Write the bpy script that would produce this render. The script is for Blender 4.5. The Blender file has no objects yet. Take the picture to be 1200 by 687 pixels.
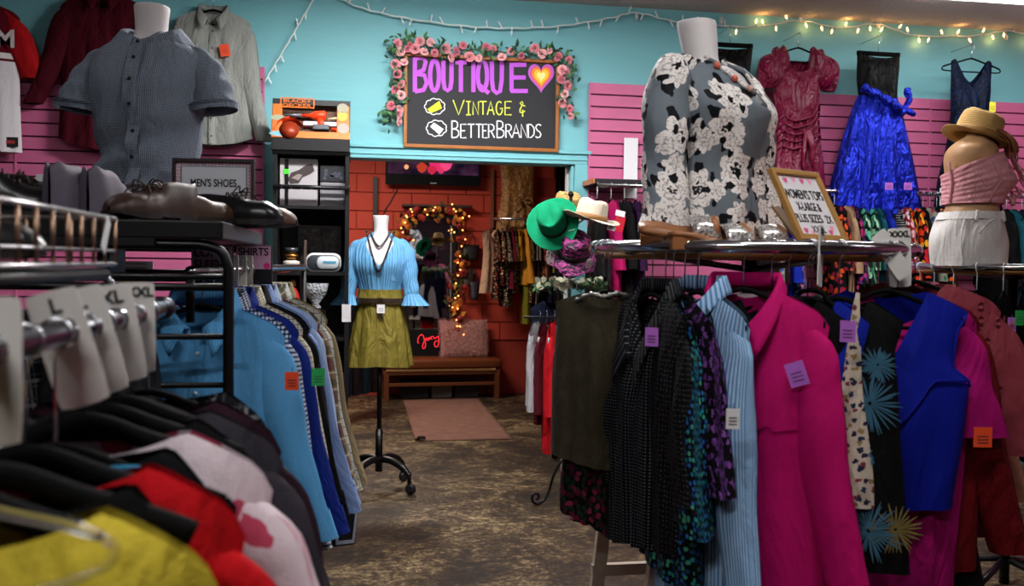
import bpy, math, random
from mathutils import Vector, Matrix
R = math.radians
PI = math.pi
scn = bpy.context.scene
col = scn.collection

# ------------------------------------------------------------------ camera
F = 1080.0                       # focal length in pixels of the 1200x687 frame
YAW, PITCH, ROLL, EYE = 9.8, 1.9, 0.75, 1.5
cd = bpy.data.cameras.new('camera')
cam = bpy.data.objects.new('camera', cd)
col.objects.link(cam)
CR = (Matrix.Rotation(R(-YAW), 3, 'Z') @ Matrix.Rotation(R(90 - PITCH), 3, 'X') @ Matrix.Rotation(R(ROLL), 3, 'Z'))
cam.matrix_world = Matrix.Translation((0, 0, EYE)) @ CR.to_4x4()
cd.sensor_width = 36.0
cd.lens = F / 1200 * 36
cd.clip_start = 0.05
cd.dof.use_dof = True
cd.dof.focus_distance = 4.2
cd.dof.aperture_fstop = 4.0
scn.camera = cam

# ------------------------------------------------------------------ light
w = bpy.data.worlds.new('world')
scn.world = w
w.use_nodes = True
w.node_tree.nodes['Background'].inputs[0].default_value = (0.6, 0.75, 1, 1)
w.node_tree.nodes['Background'].inputs[1].default_value = 0.05
scn.view_settings.view_transform = 'Standard'
scn.view_settings.look = 'None'
scn.view_settings.exposure = 0.0
scn.view_settings.gamma = 1
CEIL = 3.30
_r = CR @ Vector(((1160 - 600) / F, -(4.5 - 343.5) / F, -1.0))
FX7 = _r * ((CEIL - .064 - EYE) / _r.z)       # far edge of the fixture seen at the top right
# (x, y, length, yaw, watts) of each fluorescent ceiling fixture
FIXTURES = [(0.4, 4.7, 1.2, 90, 135), (2.7, 4.3, 1.2, 90, 50), (-2.3, 3.6, 1.2, 90, 4),
            (1.1, 1.3, 1.2, 90, 34), (-1.0, -0.3, 1.2, 90, 50), (3.9, 0.8, 1.2, 90, 8), (FX7.x + .2, FX7.y - .1, 1.3, 90, 22)]  # the unseen one above the camera is added to brighten the near rail


def lamp(name, kind, loc, energy, color=(1, 1, 1), size=0.1, sy=None, rot=(0, 0, 0), parent=None):
    l = bpy.data.lights.new(name, kind)
    l.energy = energy
    l.color = color
    if kind == 'AREA':
        l.shape = 'RECTANGLE'
        l.size = size
        l.size_y = sy or size
    elif kind == 'POINT':
        l.shadow_soft_size = size
    o = bpy.data.objects.new(name, l)
    o.location = loc
    o.rotation_euler = rot
    col.objects.link(o)
    if parent:
        o.parent = parent
    return o


# ------------------------------------------------------------------ placing
def ray(px, py):
    return CR @ Vector(((px - 600) / F, -(py - 343.5) / F, -1.0))


def P(px, py, d):
    return Vector((0, 0, EYE)) + ray(px, py) * d


def PY(px, py, Y):
    r = ray(px, py)
    return Vector((0, 0, EYE)) + r * (Y / r.y)


def PZ(px, py, z):
    r = ray(px, py)
    return Vector((0, 0, EYE)) + r * ((z - EYE) / r.z)


FWD = Vector((math.sin(R(YAW)), math.cos(R(YAW)), 0))
RGT = Vector((math.cos(R(YAW)), -math.sin(R(YAW)), 0))


# ------------------------------------------------------------------ mesh builder
def hsh(*a):
    return random.Random(str(a)).random()


class MB:
    def __init__(s):
        s.v, s.f, s.uv, s.mi = [], [], [], []

    def add(s, p, uv=(0, 0)):
        s.v.append(tuple(p))
        s.uv.append(uv)
        return len(s.v) - 1

    def face(s, idx, mi=0):
        s.f.append(tuple(idx))
        s.mi.append(mi)

    def box(s, c, d, rot=None, mi=0):
        x, y, z = d[0] / 2, d[1] / 2, d[2] / 2
        b = len(s.v)
        for a in ((-x, -y, -z), (x, -y, -z), (x, y, -z), (-x, y, -z), (-x, -y, z), (x, -y, z), (x, y, z), (-x, y, z)):
            p = Vector(a)
            u = (a[0], a[2])
            if rot is not None:
                p = rot @ p
            s.add(p + Vector(c), u)
        for q in ((0, 3, 2, 1), (4, 5, 6, 7), (0, 1, 5, 4), (1, 2, 6, 5), (2, 3, 7, 6), (3, 0, 4, 7)):
            s.face([b + i for i in q], mi)
        return s

    def grid(s, fn, nu, nv, cu=False, mi=0, flip=False):
        """fn(u, v) -> (point, uv); u, v in 0..1"""
        b = len(s.v)
        cols = nu if cu else nu + 1
        for j in range(nv + 1):
            for i in range(cols):
                p, uv = fn(i / nu, j / nv)
                s.add(p, uv)
        for j in range(nv):
            for i in range(nu):
                i2 = (i + 1) % cols
                q = [b + j * cols + i, b + j * cols + i2, b + (j + 1) * cols + i2, b + (j + 1) * cols + i]
                s.face(q[::-1] if flip else q, mi)
        return s

    def tube(s, pts, r, n=8, mi=0, closed=False, cap=True):
        pts = [Vector(p) for p in pts]
        m = len(pts)
        rr = r if isinstance(r, (list, tuple)) else [r] * m
        b = len(s.v)
        ref = None
        acc = 0
        for i, p in enumerate(pts):
            if closed:
                t = pts[(i + 1) % m] - pts[i - 1]
            else:
                t = pts[min(i + 1, m - 1)] - pts[max(i - 1, 0)]
            t = t.normalized() if t.length > 1e-9 else Vector((0, 0, 1))
            if ref is None:
                ref = Vector((0, 0, 1)) if abs(t.z) < .9 else Vector((1, 0, 0))
            x = (ref - t * ref.dot(t))
            x = x.normalized() if x.length > 1e-6 else t.orthogonal().normalized()
            ref = x
            y = t.cross(x)
            if i:
                acc += (p - pts[i - 1]).length
            for k in range(n):
                a = 2 * PI * k / n
                s.add(p + (x * math.cos(a) + y * math.sin(a)) * rr[i], (acc, k / n * 2 * PI * rr[i]))
        for i in range(m if closed else m - 1):
            j = (i + 1) % m
            for k in range(n):
                k2 = (k + 1) % n
                s.face((b + i * n + k, b + i * n + k2, b + j * n + k2, b + j * n + k), mi)
        if cap and not closed:
            s.face([b + k for k in range(n)][::-1], mi)
            s.face([b + (m - 1) * n + k for k in range(n)], mi)
        return s

    def lathe(s, prof, n=16, c=(0, 0, 0), mi=0, rot=None):
        """prof: list of (r, z)"""
        b = len(s.v)
        c = Vector(c)
        for r, z in prof:
            for k in range(n):
                a = 2 * PI * k / n
                p = Vector((r * math.cos(a), r * math.sin(a), z))
                if rot is not None:
                    p = rot @ p
                s.add(c + p, (r * a, z))
        for i in range(len(prof) - 1):
            for k in range(n):
                k2 = (k + 1) % n
                s.face((b + i * n + k, b + i * n + k2, b + (i + 1) * n + k2, b + (i + 1) * n + k), mi)
        if prof[0][0] > 1e-5:
            s.face([b + k for k in range(n)][::-1], mi)
        if prof[-1][0] > 1e-5:
            s.face([b + (len(prof) - 1) * n + k for k in range(n)], mi)
        return s

    def ball(s, c, r, n=10, mi=0):
        rx, ry, rz = r if isinstance(r, (list, tuple)) else (r, r, r)
        return s.grid(lambda u, v: (Vector(c) + Vector((rx * math.sin(PI * v) * math.cos(2 * PI * u), ry * math.sin(PI * v) * math.sin(2 * PI * u), rz * math.cos(PI * v))), (u, v)), n, max(4, n // 2), True, mi, True)

    def ribbon(s, pts, wd, z=0.0, mi=0):
        """flat stroke in the local XZ plane at y=-z facing -Y"""
        m = len(pts)
        b = len(s.v)
        for i, p in enumerate(pts):
            a = pts[max(i - 1, 0)]
            c = pts[min(i + 1, m - 1)]
            tx, tz = c[0] - a[0], c[1] - a[1]
            L = math.hypot(tx, tz) or 1
            nx, nz = -tz / L, tx / L
            s.add((p[0] + nx * wd / 2, -z, p[1] + nz * wd / 2))
            s.add((p[0] - nx * wd / 2, -z, p[1] - nz * wd / 2))
        for i in range(m - 1):
            q = b + 2 * i
            s.face((q, q + 1, q + 3, q + 2), mi)
        return s

    def poly(s, pts, z=0.0, mi=0):
        b = len(s.v)
        for p in pts:
            s.add((p[0], -z, p[1]), (p[0], p[1]))
        s.face(range(b, b + len(pts)), mi)
        return s

    def mesh(s, name, mats, smooth=True):
        me = bpy.data.meshes.new(name)
        me.from_pydata(s.v, [], s.f)
        for m in (mats if isinstance(mats, (list, tuple)) else [mats]):
            me.materials.append(m)
        if any(s.mi):
            me.polygons.foreach_set('material_index', s.mi)
        ul = me.uv_layers.new(name='UVMap')
        vi = [0] * len(me.loops)
        me.loops.foreach_get('vertex_index', vi)
        flat = [0.0] * (2 * len(vi))
        for i, k in enumerate(vi):
            flat[2 * i], flat[2 * i + 1] = s.uv[k]
        ul.data.foreach_set('uv', flat)
        if smooth:
            me.polygons.foreach_set('use_smooth', [True] * len(me.polygons))
        me.update()
        return me

    def build(s, name, mats, parent=None, smooth=True, loc=None, rot=None, bev=0, solid=0):
        o = bpy.data.objects.new(name, s.mesh(name, mats, smooth))
        col.objects.link(o)
        place(o, parent, loc, rot)
        if solid:
            md = o.modifiers.new('t', 'SOLIDIFY')
            md.thickness = solid
            md.offset = 0
        if bev:
            md = o.modifiers.new('b', 'BEVEL')
            md.width = bev
            md.segments = 2
            md.limit_method = 'ANGLE'
            md.angle_limit = R(50)
        return o


def place(o, parent=None, loc=None, rot=None):
    if parent is not None:
        o.parent = parent
    if loc is not None:
        o.location = loc
    if rot is not None:
        o.rotation_euler = rot
    return o


def linked(me, name, parent=None, loc=(0, 0, 0), rot=(0, 0, 0), sc=None):
    o = bpy.data.objects.new(name, me)
    col.objects.link(o)
    place(o, parent, loc, rot)
    if sc is not None:
        o.scale = sc if isinstance(sc, (tuple, list)) else (sc, sc, sc)
    return o


def tag(o, label=None, cat=None, group=None, kind=None):
    if label:
        o['label'] = label
    if cat:
        o['category'] = cat
    if group:
        o['group'] = group
    if kind:
        o['kind'] = kind
    return o


def empty(name, loc, rz=0, label=None, cat=None, group=None, kind=None):
    o = bpy.data.objects.new(name, None)
    col.objects.link(o)
    o.location = loc
    o.rotation_euler = (0, 0, rz)
    o.empty_display_size = .05
    return tag(o, label, cat, group, kind)


def box(name, c, d, m, parent=None, bev=0, rot=None, loc=None, smooth=False):
    return MB().box(c, d).build(name, m, parent, smooth, loc, rot, bev)


def text(name, s, size, m, parent, loc, rot=(PI / 2, 0, 0), align='CENTER', bold=0.0, sx=1.0, ext=0.0004, fit=None):
    cu = bpy.data.curves.new(name, 'FONT')
    cu.body = s
    cu.size = size
    cu.align_x = align
    cu.align_y = 'CENTER'
    cu.offset = bold
    cu.extrude = ext
    cu.materials.append(m)
    tmp = bpy.data.objects.new(name, cu)
    me = bpy.data.meshes.new_from_object(tmp)
    me.name = name
    if not me.materials:
        me.materials.append(m)
    bpy.data.objects.remove(tmp)
    bpy.data.curves.remove(cu)
    o = bpy.data.objects.new(name, me)
    col.objects.link(o)
    place(o, parent, loc, rot)
    o.scale = (sx, 1, 1)
    if fit:
        xs, ys = [v.co.x for v in me.vertices], [v.co.y for v in me.vertices]
        mx, my = (max(xs) + min(xs)) / 2, (max(ys) + min(ys)) / 2
        for v in me.vertices:
            v.co.x -= mx
            v.co.y -= my
        o.scale = (fit[0] / (max(xs) - min(xs)), fit[1] / (max(ys) - min(ys)), 1)
    return o


def lerp(a, b, t):
    return a + (b - a) * t


def interp(tab, v):
    if v <= tab[0][0]:
        return tab[0][1]
    for (a, x), (b, y) in zip(tab, tab[1:]):
        if v <= b:
            t = (v - a) / (b - a)
            t = t * t * (3 - 2 * t) * .5 + t * .5
            return x + (y - x) * t
    return tab[-1][1]


def spline(pts, n=8):
    """catmull-rom through points"""
    pts = [Vector(p) for p in pts]
    out = []
    for i in range(len(pts) - 1):
        p0, p1, p2, p3 = pts[max(i - 1, 0)], pts[i], pts[i + 1], pts[min(i + 2, len(pts) - 1)]
        for k in range(n):
            t = k / n
            out.append(.5 * ((2 * p1) + (p2 - p0) * t + (2 * p0 - 5 * p1 + 4 * p2 - p3) * t * t + (3 * p1 - p0 - 3 * p2 + p3) * t ** 3))
    out.append(pts[-1])
    return out


# ------------------------------------------------------------------ materials
def srgb(h):
    h = h.lstrip('#')
    c = [int(h[i:i + 2], 16) / 255 for i in (0, 2, 4)]
    return tuple((x / 12.92 if x <= .04045 else ((x + .055) / 1.055) ** 2.4) for x in c) + (1,)


class N:
    """small node helper"""
    def __init__(s, name):
        s.m = bpy.data.materials.new(name)
        s.m.use_nodes = True
        s.t = s.m.node_tree
        s.b = s.t.nodes['Principled BSDF']
        s.tc = s.t.nodes.new('ShaderNodeTexCoord')
        s._x = None

    def node(s, k, **kw):
        n = s.t.nodes.new(k)
        for a, b in kw.items():
            setattr(n, a, b)
        return n

    def set(s, sock, v):
        if isinstance(v, bpy.types.NodeSocket):
            s.t.links.new(v, sock)
        elif isinstance(v, str):
            sock.default_value = srgb(v)
        else:
            sock.default_value = v

    def math(s, op, a, b=0.0, c=None):
        n = s.node('ShaderNodeMath', operation=op)
        s.set(n.inputs[0], a)
        s.set(n.inputs[1], b)
        if c is not None:
            s.set(n.inputs[2], c)
        return n.outputs[0]

    def mix(s, f, a, b, mode='MIX'):
        n = s.node('ShaderNodeMix', data_type='RGBA', blend_type=mode)
        s.set(n.inputs[0], f)
        s.set(n.inputs[6], a)
        s.set(n.inputs[7], b)
        return n.outputs[2]

    @property
    def uv(s):
        return s.tc.outputs['UV']

    @property
    def obj(s):
        return s.tc.outputs['Object']

    def xy(s):
        if s._x is None:
            n = s.node('ShaderNodeSeparateXYZ')
            s.set(n.inputs[0], s.uv)
            s._x = n.outputs
        return s._x[0], s._x[1]

    def scale(s, vec, sx, sy=None, sz=None):
        n = s.node('ShaderNodeMapping')
        s.set(n.inputs[0], vec)
        n.inputs['Scale'].default_value = (sx, sy if sy is not None else sx, sz if sz is not None else sx)
        return n.outputs[0]

    def noise(s, vec, sc, det=3, dist=0.0, rough=.55):
        n = s.node('ShaderNodeTexNoise')
        s.set(n.inputs['Vector'], vec)
        n.inputs['Scale'].default_value = sc
        n.inputs['Detail'].default_value = det
        n.inputs['Distortion'].default_value = dist
        n.inputs['Roughness'].default_value = rough
        return n.outputs[0]

    def vor(s, vec, sc, rnd=1.0, feat='F1', dim='2D'):
        n = s.node('ShaderNodeTexVoronoi', feature=feat, voronoi_dimensions=dim)
        s.set(n.inputs['Vector'], vec)
        n.inputs['Scale'].default_value = sc
        n.inputs['Randomness'].default_value = rnd
        return n

    def ramp(s, f, stops, interp='LINEAR'):
        n = s.node('ShaderNodeValToRGB')
        n.color_ramp.interpolation = interp
        e = n.color_ramp.elements
        while len(e) < len(stops):
            e.new(.5)
        for el, (p, c) in zip(e, stops):
            el.position = p
            el.color = srgb(c) if isinstance(c, str) else c
        s.set(n.inputs[0], f)
        return n.outputs[0]

    def done(s, color, rough=.8, metal=0.0, bump=None, bd=.004, bs=.5, sheen=0.0, spec=.3, emit=None, es=0.0, **kw):
        b = s.b
        s.set(b.inputs['Base Color'], color)
        s.set(b.inputs['Roughness'], rough)
        s.set(b.inputs['Metallic'], metal)
        b.inputs['Specular IOR Level'].default_value = spec
        if sheen:
            b.inputs['Sheen Weight'].default_value = sheen
        if emit is not None:
            s.set(b.inputs['Emission Color'], emit)
            b.inputs['Emission Strength'].default_value = es
        if bump is not None:
            n = s.node('ShaderNodeBump')
            n.inputs['Strength'].default_value = bs
            n.inputs['Distance'].default_value = bd
            s.set(n.inputs['Height'], bump)
            s.t.links.new(n.outputs[0], b.inputs['Normal'])
        for k, v in kw.items():
            s.set(b.inputs[k.replace('_', ' ')], v)
        return s.m


CACHE = {}


def plain(c, rough=.6, metal=0.0, spec=.4, nz=0.0, nsc=30, bump=0.0, bsc=60, **kw):
    """one colour with slight mottling and fine relief"""
    key = ('p', c, rough, metal, spec, nz, nsc, bump, bsc, tuple(kw.items()))
    if key in CACHE:
        return CACHE[key]
    n = N('plain_' + str(len(CACHE)))
    cc = c
    if nz:
        cc = n.mix(n.math('MULTIPLY', n.noise(n.obj, nsc, 4), nz), c, '#000000')
    bp = n.noise(n.obj, bsc, 3) if bump else None
    CACHE[key] = n.done(cc, rough, metal, bp, .002, bump or .1, spec=spec, **kw)
    return CACHE[key]


def cloth(key, fn, rough=.85, crease=.75, weave=True, sheen=.0, metal=0.0, spec=.12, csc=5.0, cd=.05, **kw):
    """cloth with soft creases; fn(n) gives the colour socket or a hex colour"""
    if key in CACHE:
        return CACHE[key]
    n = N('cloth_' + str(len(CACHE)))
    c = fn(n)
    v = n.scale(n.obj, 1.0, 1.0, .45)
    h = n.math('ADD', n.noise(v, csc, 3, 1.8), n.math('MULTIPLY', n.noise(v, csc * 2.6, 2, 1.5), .16))
    if weave:
        h = n.math('ADD', h, n.math('MULTIPLY', n.noise(n.obj, 260, 1), .05))
    CACHE[key] = n.done(c, rough, metal, h, cd, crease, sheen, spec, **kw)
    return CACHE[key]


def solid(c, **kw):
    return cloth(('solid', c, tuple(kw.items())), lambda n: n.mix(n.math('MULTIPLY', n.noise(n.obj, 40, 3), .25), c, '#000000'), **kw)


def satin(c, rough=.3, **kw):
    return cloth(('satin', c, rough), lambda n: c, rough=rough, weave=False, spec=.35, sheen=.0, csc=7, crease=.9, **kw)


def stripes(c1, c2, per, wd, axis=0, **kw):
    def fn(n):
        u = n.xy()[axis]
        return n.mix(n.math('LESS_THAN', n.math('FRACT', n.math('ADD', n.math('DIVIDE', u, per), 100.0)), wd), c1, c2)
    return cloth(('st', c1, c2, per, wd, axis), fn, **kw)


def checks(c1, c2, per, wd, c3=None, **kw):
    """windowpane (c3 None: lines of one colour) or gingham (c3 where lines cross)"""
    def fn(n):
        x, y = n.xy()
        a = n.math('LESS_THAN', n.math('FRACT', n.math('ADD', n.math('DIVIDE', x, per), 100.0)), wd)
        b = n.math('LESS_THAN', n.math('FRACT', n.math('ADD', n.math('DIVIDE', y, per), 100.0)), wd)
        if c3 is None:
            return n.mix(n.math('MAXIMUM', a, b), c1, c2)
        return n.mix(n.math('MULTIPLY', a, b), n.mix(n.math('MAXIMUM', a, b), c1, c2), c3)
    return cloth(('ck', c1, c2, per, wd, c3), fn, **kw)


def plaid(base, bands, **kw):
    """bands: (period, offset, width, colour)"""
    def fn(n):
        x, y = n.xy()
        c = base
        for per, off, wd, cc in bands:
            for u in (x, y):
                f = n.math('LESS_THAN', n.math('FRACT', n.math('ADD', n.math('DIVIDE', u, per), 100.0 + off)), wd)
                c = n.mix(n.math('MULTIPLY', f, .6), c, cc)
        return c
    return cloth(('pl', base, str(bands)), fn, **kw)


def dots(bg, cols, sc, r, rnd=0.0, **kw):
    def fn(n):
        v = n.vor(n.uv, sc, rnd)
        c = cols[0]
        if len(cols) > 1:
            c = n.ramp(n.math('FRACT', n.math('MULTIPLY', v.outputs['Color'], 7.3)), [(i / len(cols), k) for i, k in enumerate(cols)], 'CONSTANT')
        return n.mix(n.math('LESS_THAN', v.outputs['Distance'], r), bg, c)
    return cloth(('dt', bg, tuple(cols), sc, r, rnd), fn, **kw)


def floral(bg, cols, sc=22, cover=.33, leaf=None, centre=None, wob=.5, **kw):
    """scattered wobbly blossoms of mixed colours, leaves between them"""
    def fn(n):
        wv = n.node('ShaderNodeTexNoise')
        n.set(wv.inputs['Vector'], n.uv)
        wv.inputs['Scale'].default_value = sc * 2.2
        wv.inputs['Detail'].default_value = 2
        mm = n.node('ShaderNodeVectorMath', operation='SCALE')
        n.set(mm.inputs[0], wv.outputs['Color'])
        mm.inputs['Scale'].default_value = wob / sc
        ad = n.node('ShaderNodeVectorMath', operation='ADD')
        n.set(ad.inputs[0], n.uv)
        n.set(ad.inputs[1], mm.outputs[0])
        c = bg
        if leaf:
            l = n.vor(n.scale(ad.outputs[0], 1, .55), sc * 1.7)
            c = n.mix(n.math('LESS_THAN', l.outputs['Distance'], .36), c, leaf)
        v = n.vor(ad.outputs[0], sc)
        pc = cols[0]
        if len(cols) > 1:
            pc = n.ramp(n.math('FRACT', n.math('MULTIPLY', v.outputs['Color'], 5.7)), [(i / len(cols), k) for i, k in enumerate(cols)], 'CONSTANT')
        c = n.mix(n.math('LESS_THAN', v.outputs['Distance'], cover), c, pc)
        if centre:
            c = n.mix(n.math('LESS_THAN', v.outputs['Distance'], cover * .36), c, centre)
        return c
    return cloth(('fl', bg, tuple(cols), sc, cover, leaf, centre, wob), fn, **kw)


def sequin(bg, hi, sc=150):
    def fn(n):
        v = n.vor(n.uv, sc, .3)
        return n.mix(n.math('POWER', n.noise(n.uv, 45, 3), 2.0), bg, n.mix(n.math('GREATER_THAN', v.outputs['Color'], .62), bg, hi))
    return cloth(('sq', bg, hi, sc), fn, rough=.5, spec=.08)


CHROME = plain('#c9ccd2', .16, 1.0)
STEEL = plain('#8d9096', .35, 1.0)
BLACK = plain('#060608', .38, 0.0, .35)
VELVET = plain('#040405', .8, 0.0, .1)
WHITE = plain('#e6e6e8', .5)
PLASTIC = plain('#dfe3e6', .3, 0, .5)
WIRE = plain('#8f7460', .38, 1.0)
BRASS = plain('#b8904a', .3, 1.0)
DARKWOOD = plain('#241a15', .55, nz=.5)
INK = plain('#111114', .8)

# ------------------------------------------------------------------ setting
WY = 6.3                                   # front face of the turquoise shop wall
floor_fn = N('floor')
_a = floor_fn.noise(floor_fn.obj, 1.1, 8, .6, .68)
_v = floor_fn.scale(floor_fn.obj, 1, 1.15, 1)
_b = floor_fn.noise(_v, 3.0, 12, .9, .8)
_c = floor_fn.noise(_v, 24, 8, .3, .8)
_s = floor_fn.math('ADD', floor_fn.math('MULTIPLY', _a, .25), floor_fn.math('ADD', floor_fn.math('MULTIPLY', _b, .4), floor_fn.math('MULTIPLY', _c, .35)))
_col = floor_fn.ramp(_s, [(.40, '#0e0a06'), (.465, '#21170e'), (.51, '#3d2f1e'), (.555, '#75654a'), (.61, '#a3946f')])
M_FLOOR = floor_fn.done(_col, floor_fn.math('SUBTRACT', .75, floor_fn.math('MULTIPLY', _b, .35)), 0, _c, .004, .35, spec=.35)
f = MB().box((1.6, 4.0, -.05), (10.4, 15.2, .1)).build('floor', M_FLOOR, smooth=False)
tag(f, 'mottled brown and grey stained concrete shop floor', kind='structure')

n = N('ceiling')
M_CEIL = n.done(n.mix(n.math('MULTIPLY', n.noise(n.obj, 70, 5), .5), '#d9d2cb', '#8d8680'), .95, 0, n.noise(n.obj, 55, 6), .02, 1.0)
c = MB().box((1.6, 1.42, CEIL + .05), (10.4, 10.0, .1)).build('ceiling', M_CEIL, smooth=False)
tag(c, 'pale rough popcorn textured shop ceiling', kind='structure')

n = N('teal_wall')
_n1 = n.noise(n.scale(n.obj, .6, 1, 3.0), 2.5, 5)
M_TEAL = n.done(n.mix(n.math('MULTIPLY', _n1, .35), '#72b6c0', '#8bcdd3'), .55, 0, n.noise(n.scale(n.obj, .4, 1, 2.5), 14, 4), .006, .25)
M_PINK = plain('#cf6a97', .5, nz=.15, nsc=6, bump=.05, bsc=20)
M_RED = plain('#b23c2a', .75, nz=.25, nsc=5, bump=.4, bsc=70)
M_MORTAR = plain('#8c2d21', .9)
M_DARKWALL = plain('#5c4a52', .9)

OXL, OXR = PY(392, 300, WY).x, PY(672, 250, WY).x          # the opening
OZ = PY(540, 189, WY).z
wm = MB()
XL, XR = -3.6, 6.8
wm.box(((XL + OXL) / 2, WY + .08, CEIL / 2), (OXL - XL, .16, CEIL))
wm.box(((OXR + XR) / 2, WY + .08, CEIL / 2), (XR - OXR, .16, CEIL))
wm.box(((OXL + OXR) / 2, WY + .08, (CEIL + OZ) / 2), (OXR - OXL, .16, CEIL - OZ))
tag(wm.build('wall_front', M_TEAL, smooth=False), 'turquoise painted shop wall with doorway to the red room', kind='structure')
for nm, cx, dx in (('wall_left', XL - .05, .1), ('wall_right', XR + .05, .1)):
    tag(MB().box((cx, 1.42, CEIL / 2), (dx, 10.0, CEIL)).build(nm, M_PINK if 'right' in nm else M_DARKWALL, smooth=False), kind='structure')
tag(MB().box((1.6, -3.6, CEIL / 2), (10.4, .1, CEIL)).build('wall_rear', M_DARKWALL, smooth=False), kind='structure')

# door casing
ZH = PY(540, 177, WY).z
t = MB()
t.box(((OXL + OXR) / 2 - .02, WY - .012, (OZ + ZH) / 2), (OXR - OXL + .22, .024, ZH - OZ))
t.build('trim_1', M_TEAL, smooth=False, bev=.004)['kind'] = 'structure'
t = MB()
t.box(((OXL + OXR) / 2 - .02, WY - .02, ZH + .012), (OXR - OXL + .27, .04, .024))
t.box(((OXL + OXR) / 2 - .02, WY - .016, OZ + (ZH - OZ) * .45), (OXR - OXL + .24, .032, .012))
t.build('trim_2', M_TEAL, smooth=False, bev=.004)['kind'] = 'structure'
t = MB().box((OXR + .05, WY - .012, OZ / 2), (.1, .024, OZ))
t.box((OXR - .012, WY + .08, OZ / 2), (.02, .17, OZ - .02))
t.build('trim_3', M_TEAL, smooth=False, bev=.004)['kind'] = 'structure'
t = MB().box((OXL - .05, WY - .012, OZ / 2), (.1, .024, OZ))
t.build('trim_4', M_TEAL, smooth=False, bev=.004)['kind'] = 'structure'
box('trim_5', (OXR - .03, WY + .09, OZ / 2), (.014, .05, OZ - .02), plain('#c9c6c4', .5))['kind'] = 'structure'

# slatwall: panels of separate grooved slats
SP = .0845


def slatwall(x0, x1, ztop, seams, label, zmin=.1):
    Y = WY - .022
    e = empty('slatwall', ((x0 + x1) / 2, Y, 0), 0, label, 'slatwall')
    cx = (x0 + x1) / 2
    MB().box((0, .018, (ztop + zmin) / 2), (x1 - x0, .008, ztop - zmin)).build('backing', plain('#4a1f35', .8), e, False)
    edges = [x0] + seams + [x1]
    for a, b in zip(edges, edges[1:]):
        me = None
        z = ztop
        k = 0
        while z - SP > zmin:
            if me is None:
                me = MB().box((0, .004, -SP / 2 + .005), (b - a - .004, .020, SP - .011)).mesh('slat', M_PINK, False)
            linked(me, 'slat', e, ((a + b) / 2 - cx, 0, z))
            z -= SP
            k += 1
    me = MB().box((0, -.002, 0), (.012, .022, ztop - zmin)).mesh('edge_strip', M_PINK, False)
    for x in (x0, x1):
        linked(me, 'edge_strip', e, (x - cx, 0, (ztop + zmin) / 2))
    met = plain('#9a8f98', .4, .8)
    for s in seams:
        sm = MB().box((0, -.004, 0), (.010, .016, ztop - zmin))
        linked(sm.mesh('seam_strip', M_PINK, False), 'seam_strip', e, (s - cx, 0, (ztop + zmin) / 2))
    return e


ZS = PY(740, 100, WY).z
slatwall(PY(688, 250, WY).x, XR - .02, ZS, [PY(889, 200, WY).x, PY(1086, 200, WY).x], 'pink slatwall right of the doorway, behind the gowns')
slatwall(XL + .02, PY(309, 200, WY).x, ZS, [PY(20, 200, WY).x, PY(118, 200, WY).x], 'pink slatwall left of the bookcase, behind the menswear')

# red back room
BY = 10.35
bx0, bx1 = -2.6, 3.4
cen = (bx0 + bx1) / 2
bw = MB().box((cen, BY + .06, 1.45), (bx1 - bx0, .1, 2.9)).build('wall_back', M_MORTAR, smooth=False)
tag(bw, 'red painted concrete block wall of the back room', kind='structure')
BH, BL = .205, .405
bme = MB().box((0, 0, 0), (BL - .012, .02, BH - .012)).mesh('block', M_RED, False)
bmod = None
row = 0
z = BH / 2
while z < 2.9:
    x = bx0 + BL / 2 - (BL / 2 if row % 2 else 0)
    while x < bx1:
        if -2.0 < x < 2.2 and z > .7:
            linked(bme, 'block', bw, (x, BY + hsh('b', row, x) * .004 - .002, z))
        x += BL
    z += BH
    row += 1
for nm, cx in (('wall_backleft', bx0 - .05), ('wall_backright', bx1 + .05)):
    MB().box((cx, (WY + .16 + BY) / 2, 1.45), (.1, BY - WY - .1, 2.9)).build(nm, M_RED, smooth=False)['kind'] = 'structure'
tag(MB().box((cen, (WY + .16 + BY) / 2, 2.95), (bx1 - bx0 + .2, BY - WY, .1)).build('ceiling_back', M_CEIL, smooth=False), kind='structure')

# ceiling fixtures
for i, (x, y, L, yaw, wt) in enumerate(FIXTURES):
    e = empty('ceiling_light', (x, y, CEIL), R(yaw - 90), None, 'ceiling light', 'fluorescent ceiling lights')
    e['label'] = 'white fluorescent fixture on the popcorn ceiling ' + ('in front of the chalkboard', 'in front of the gowns', 'over the male torso form', 'over the round rack in front', 'above the camera', 'far to the right', 'at the top right corner')[i]
    MB().box((0, 0, -.02), (L, .2, .04)).build('housing', WHITE, e, False)
    MB().box((0, 0, -.052), (L - .02, .16, .024)).build('diffuser', plain('#f4f6ff', .6, Emission_Color=(.95, .97, 1, 1), Emission_Strength=3.0), e, False, bev=.006)
    lamp('tube_light', 'AREA', (0, 0, -.07), wt * .8, (1.0, .97, .95), L, .16, parent=e)
    for k in (-.35, .35):
        lamp('tube_glow', 'POINT', (k * L, 0, -.16), wt * .1, (1.0, .97, .95), .07, parent=e)


# ------------------------------------------------------------------ hangers and garments
CLOTHES = {}


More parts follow.
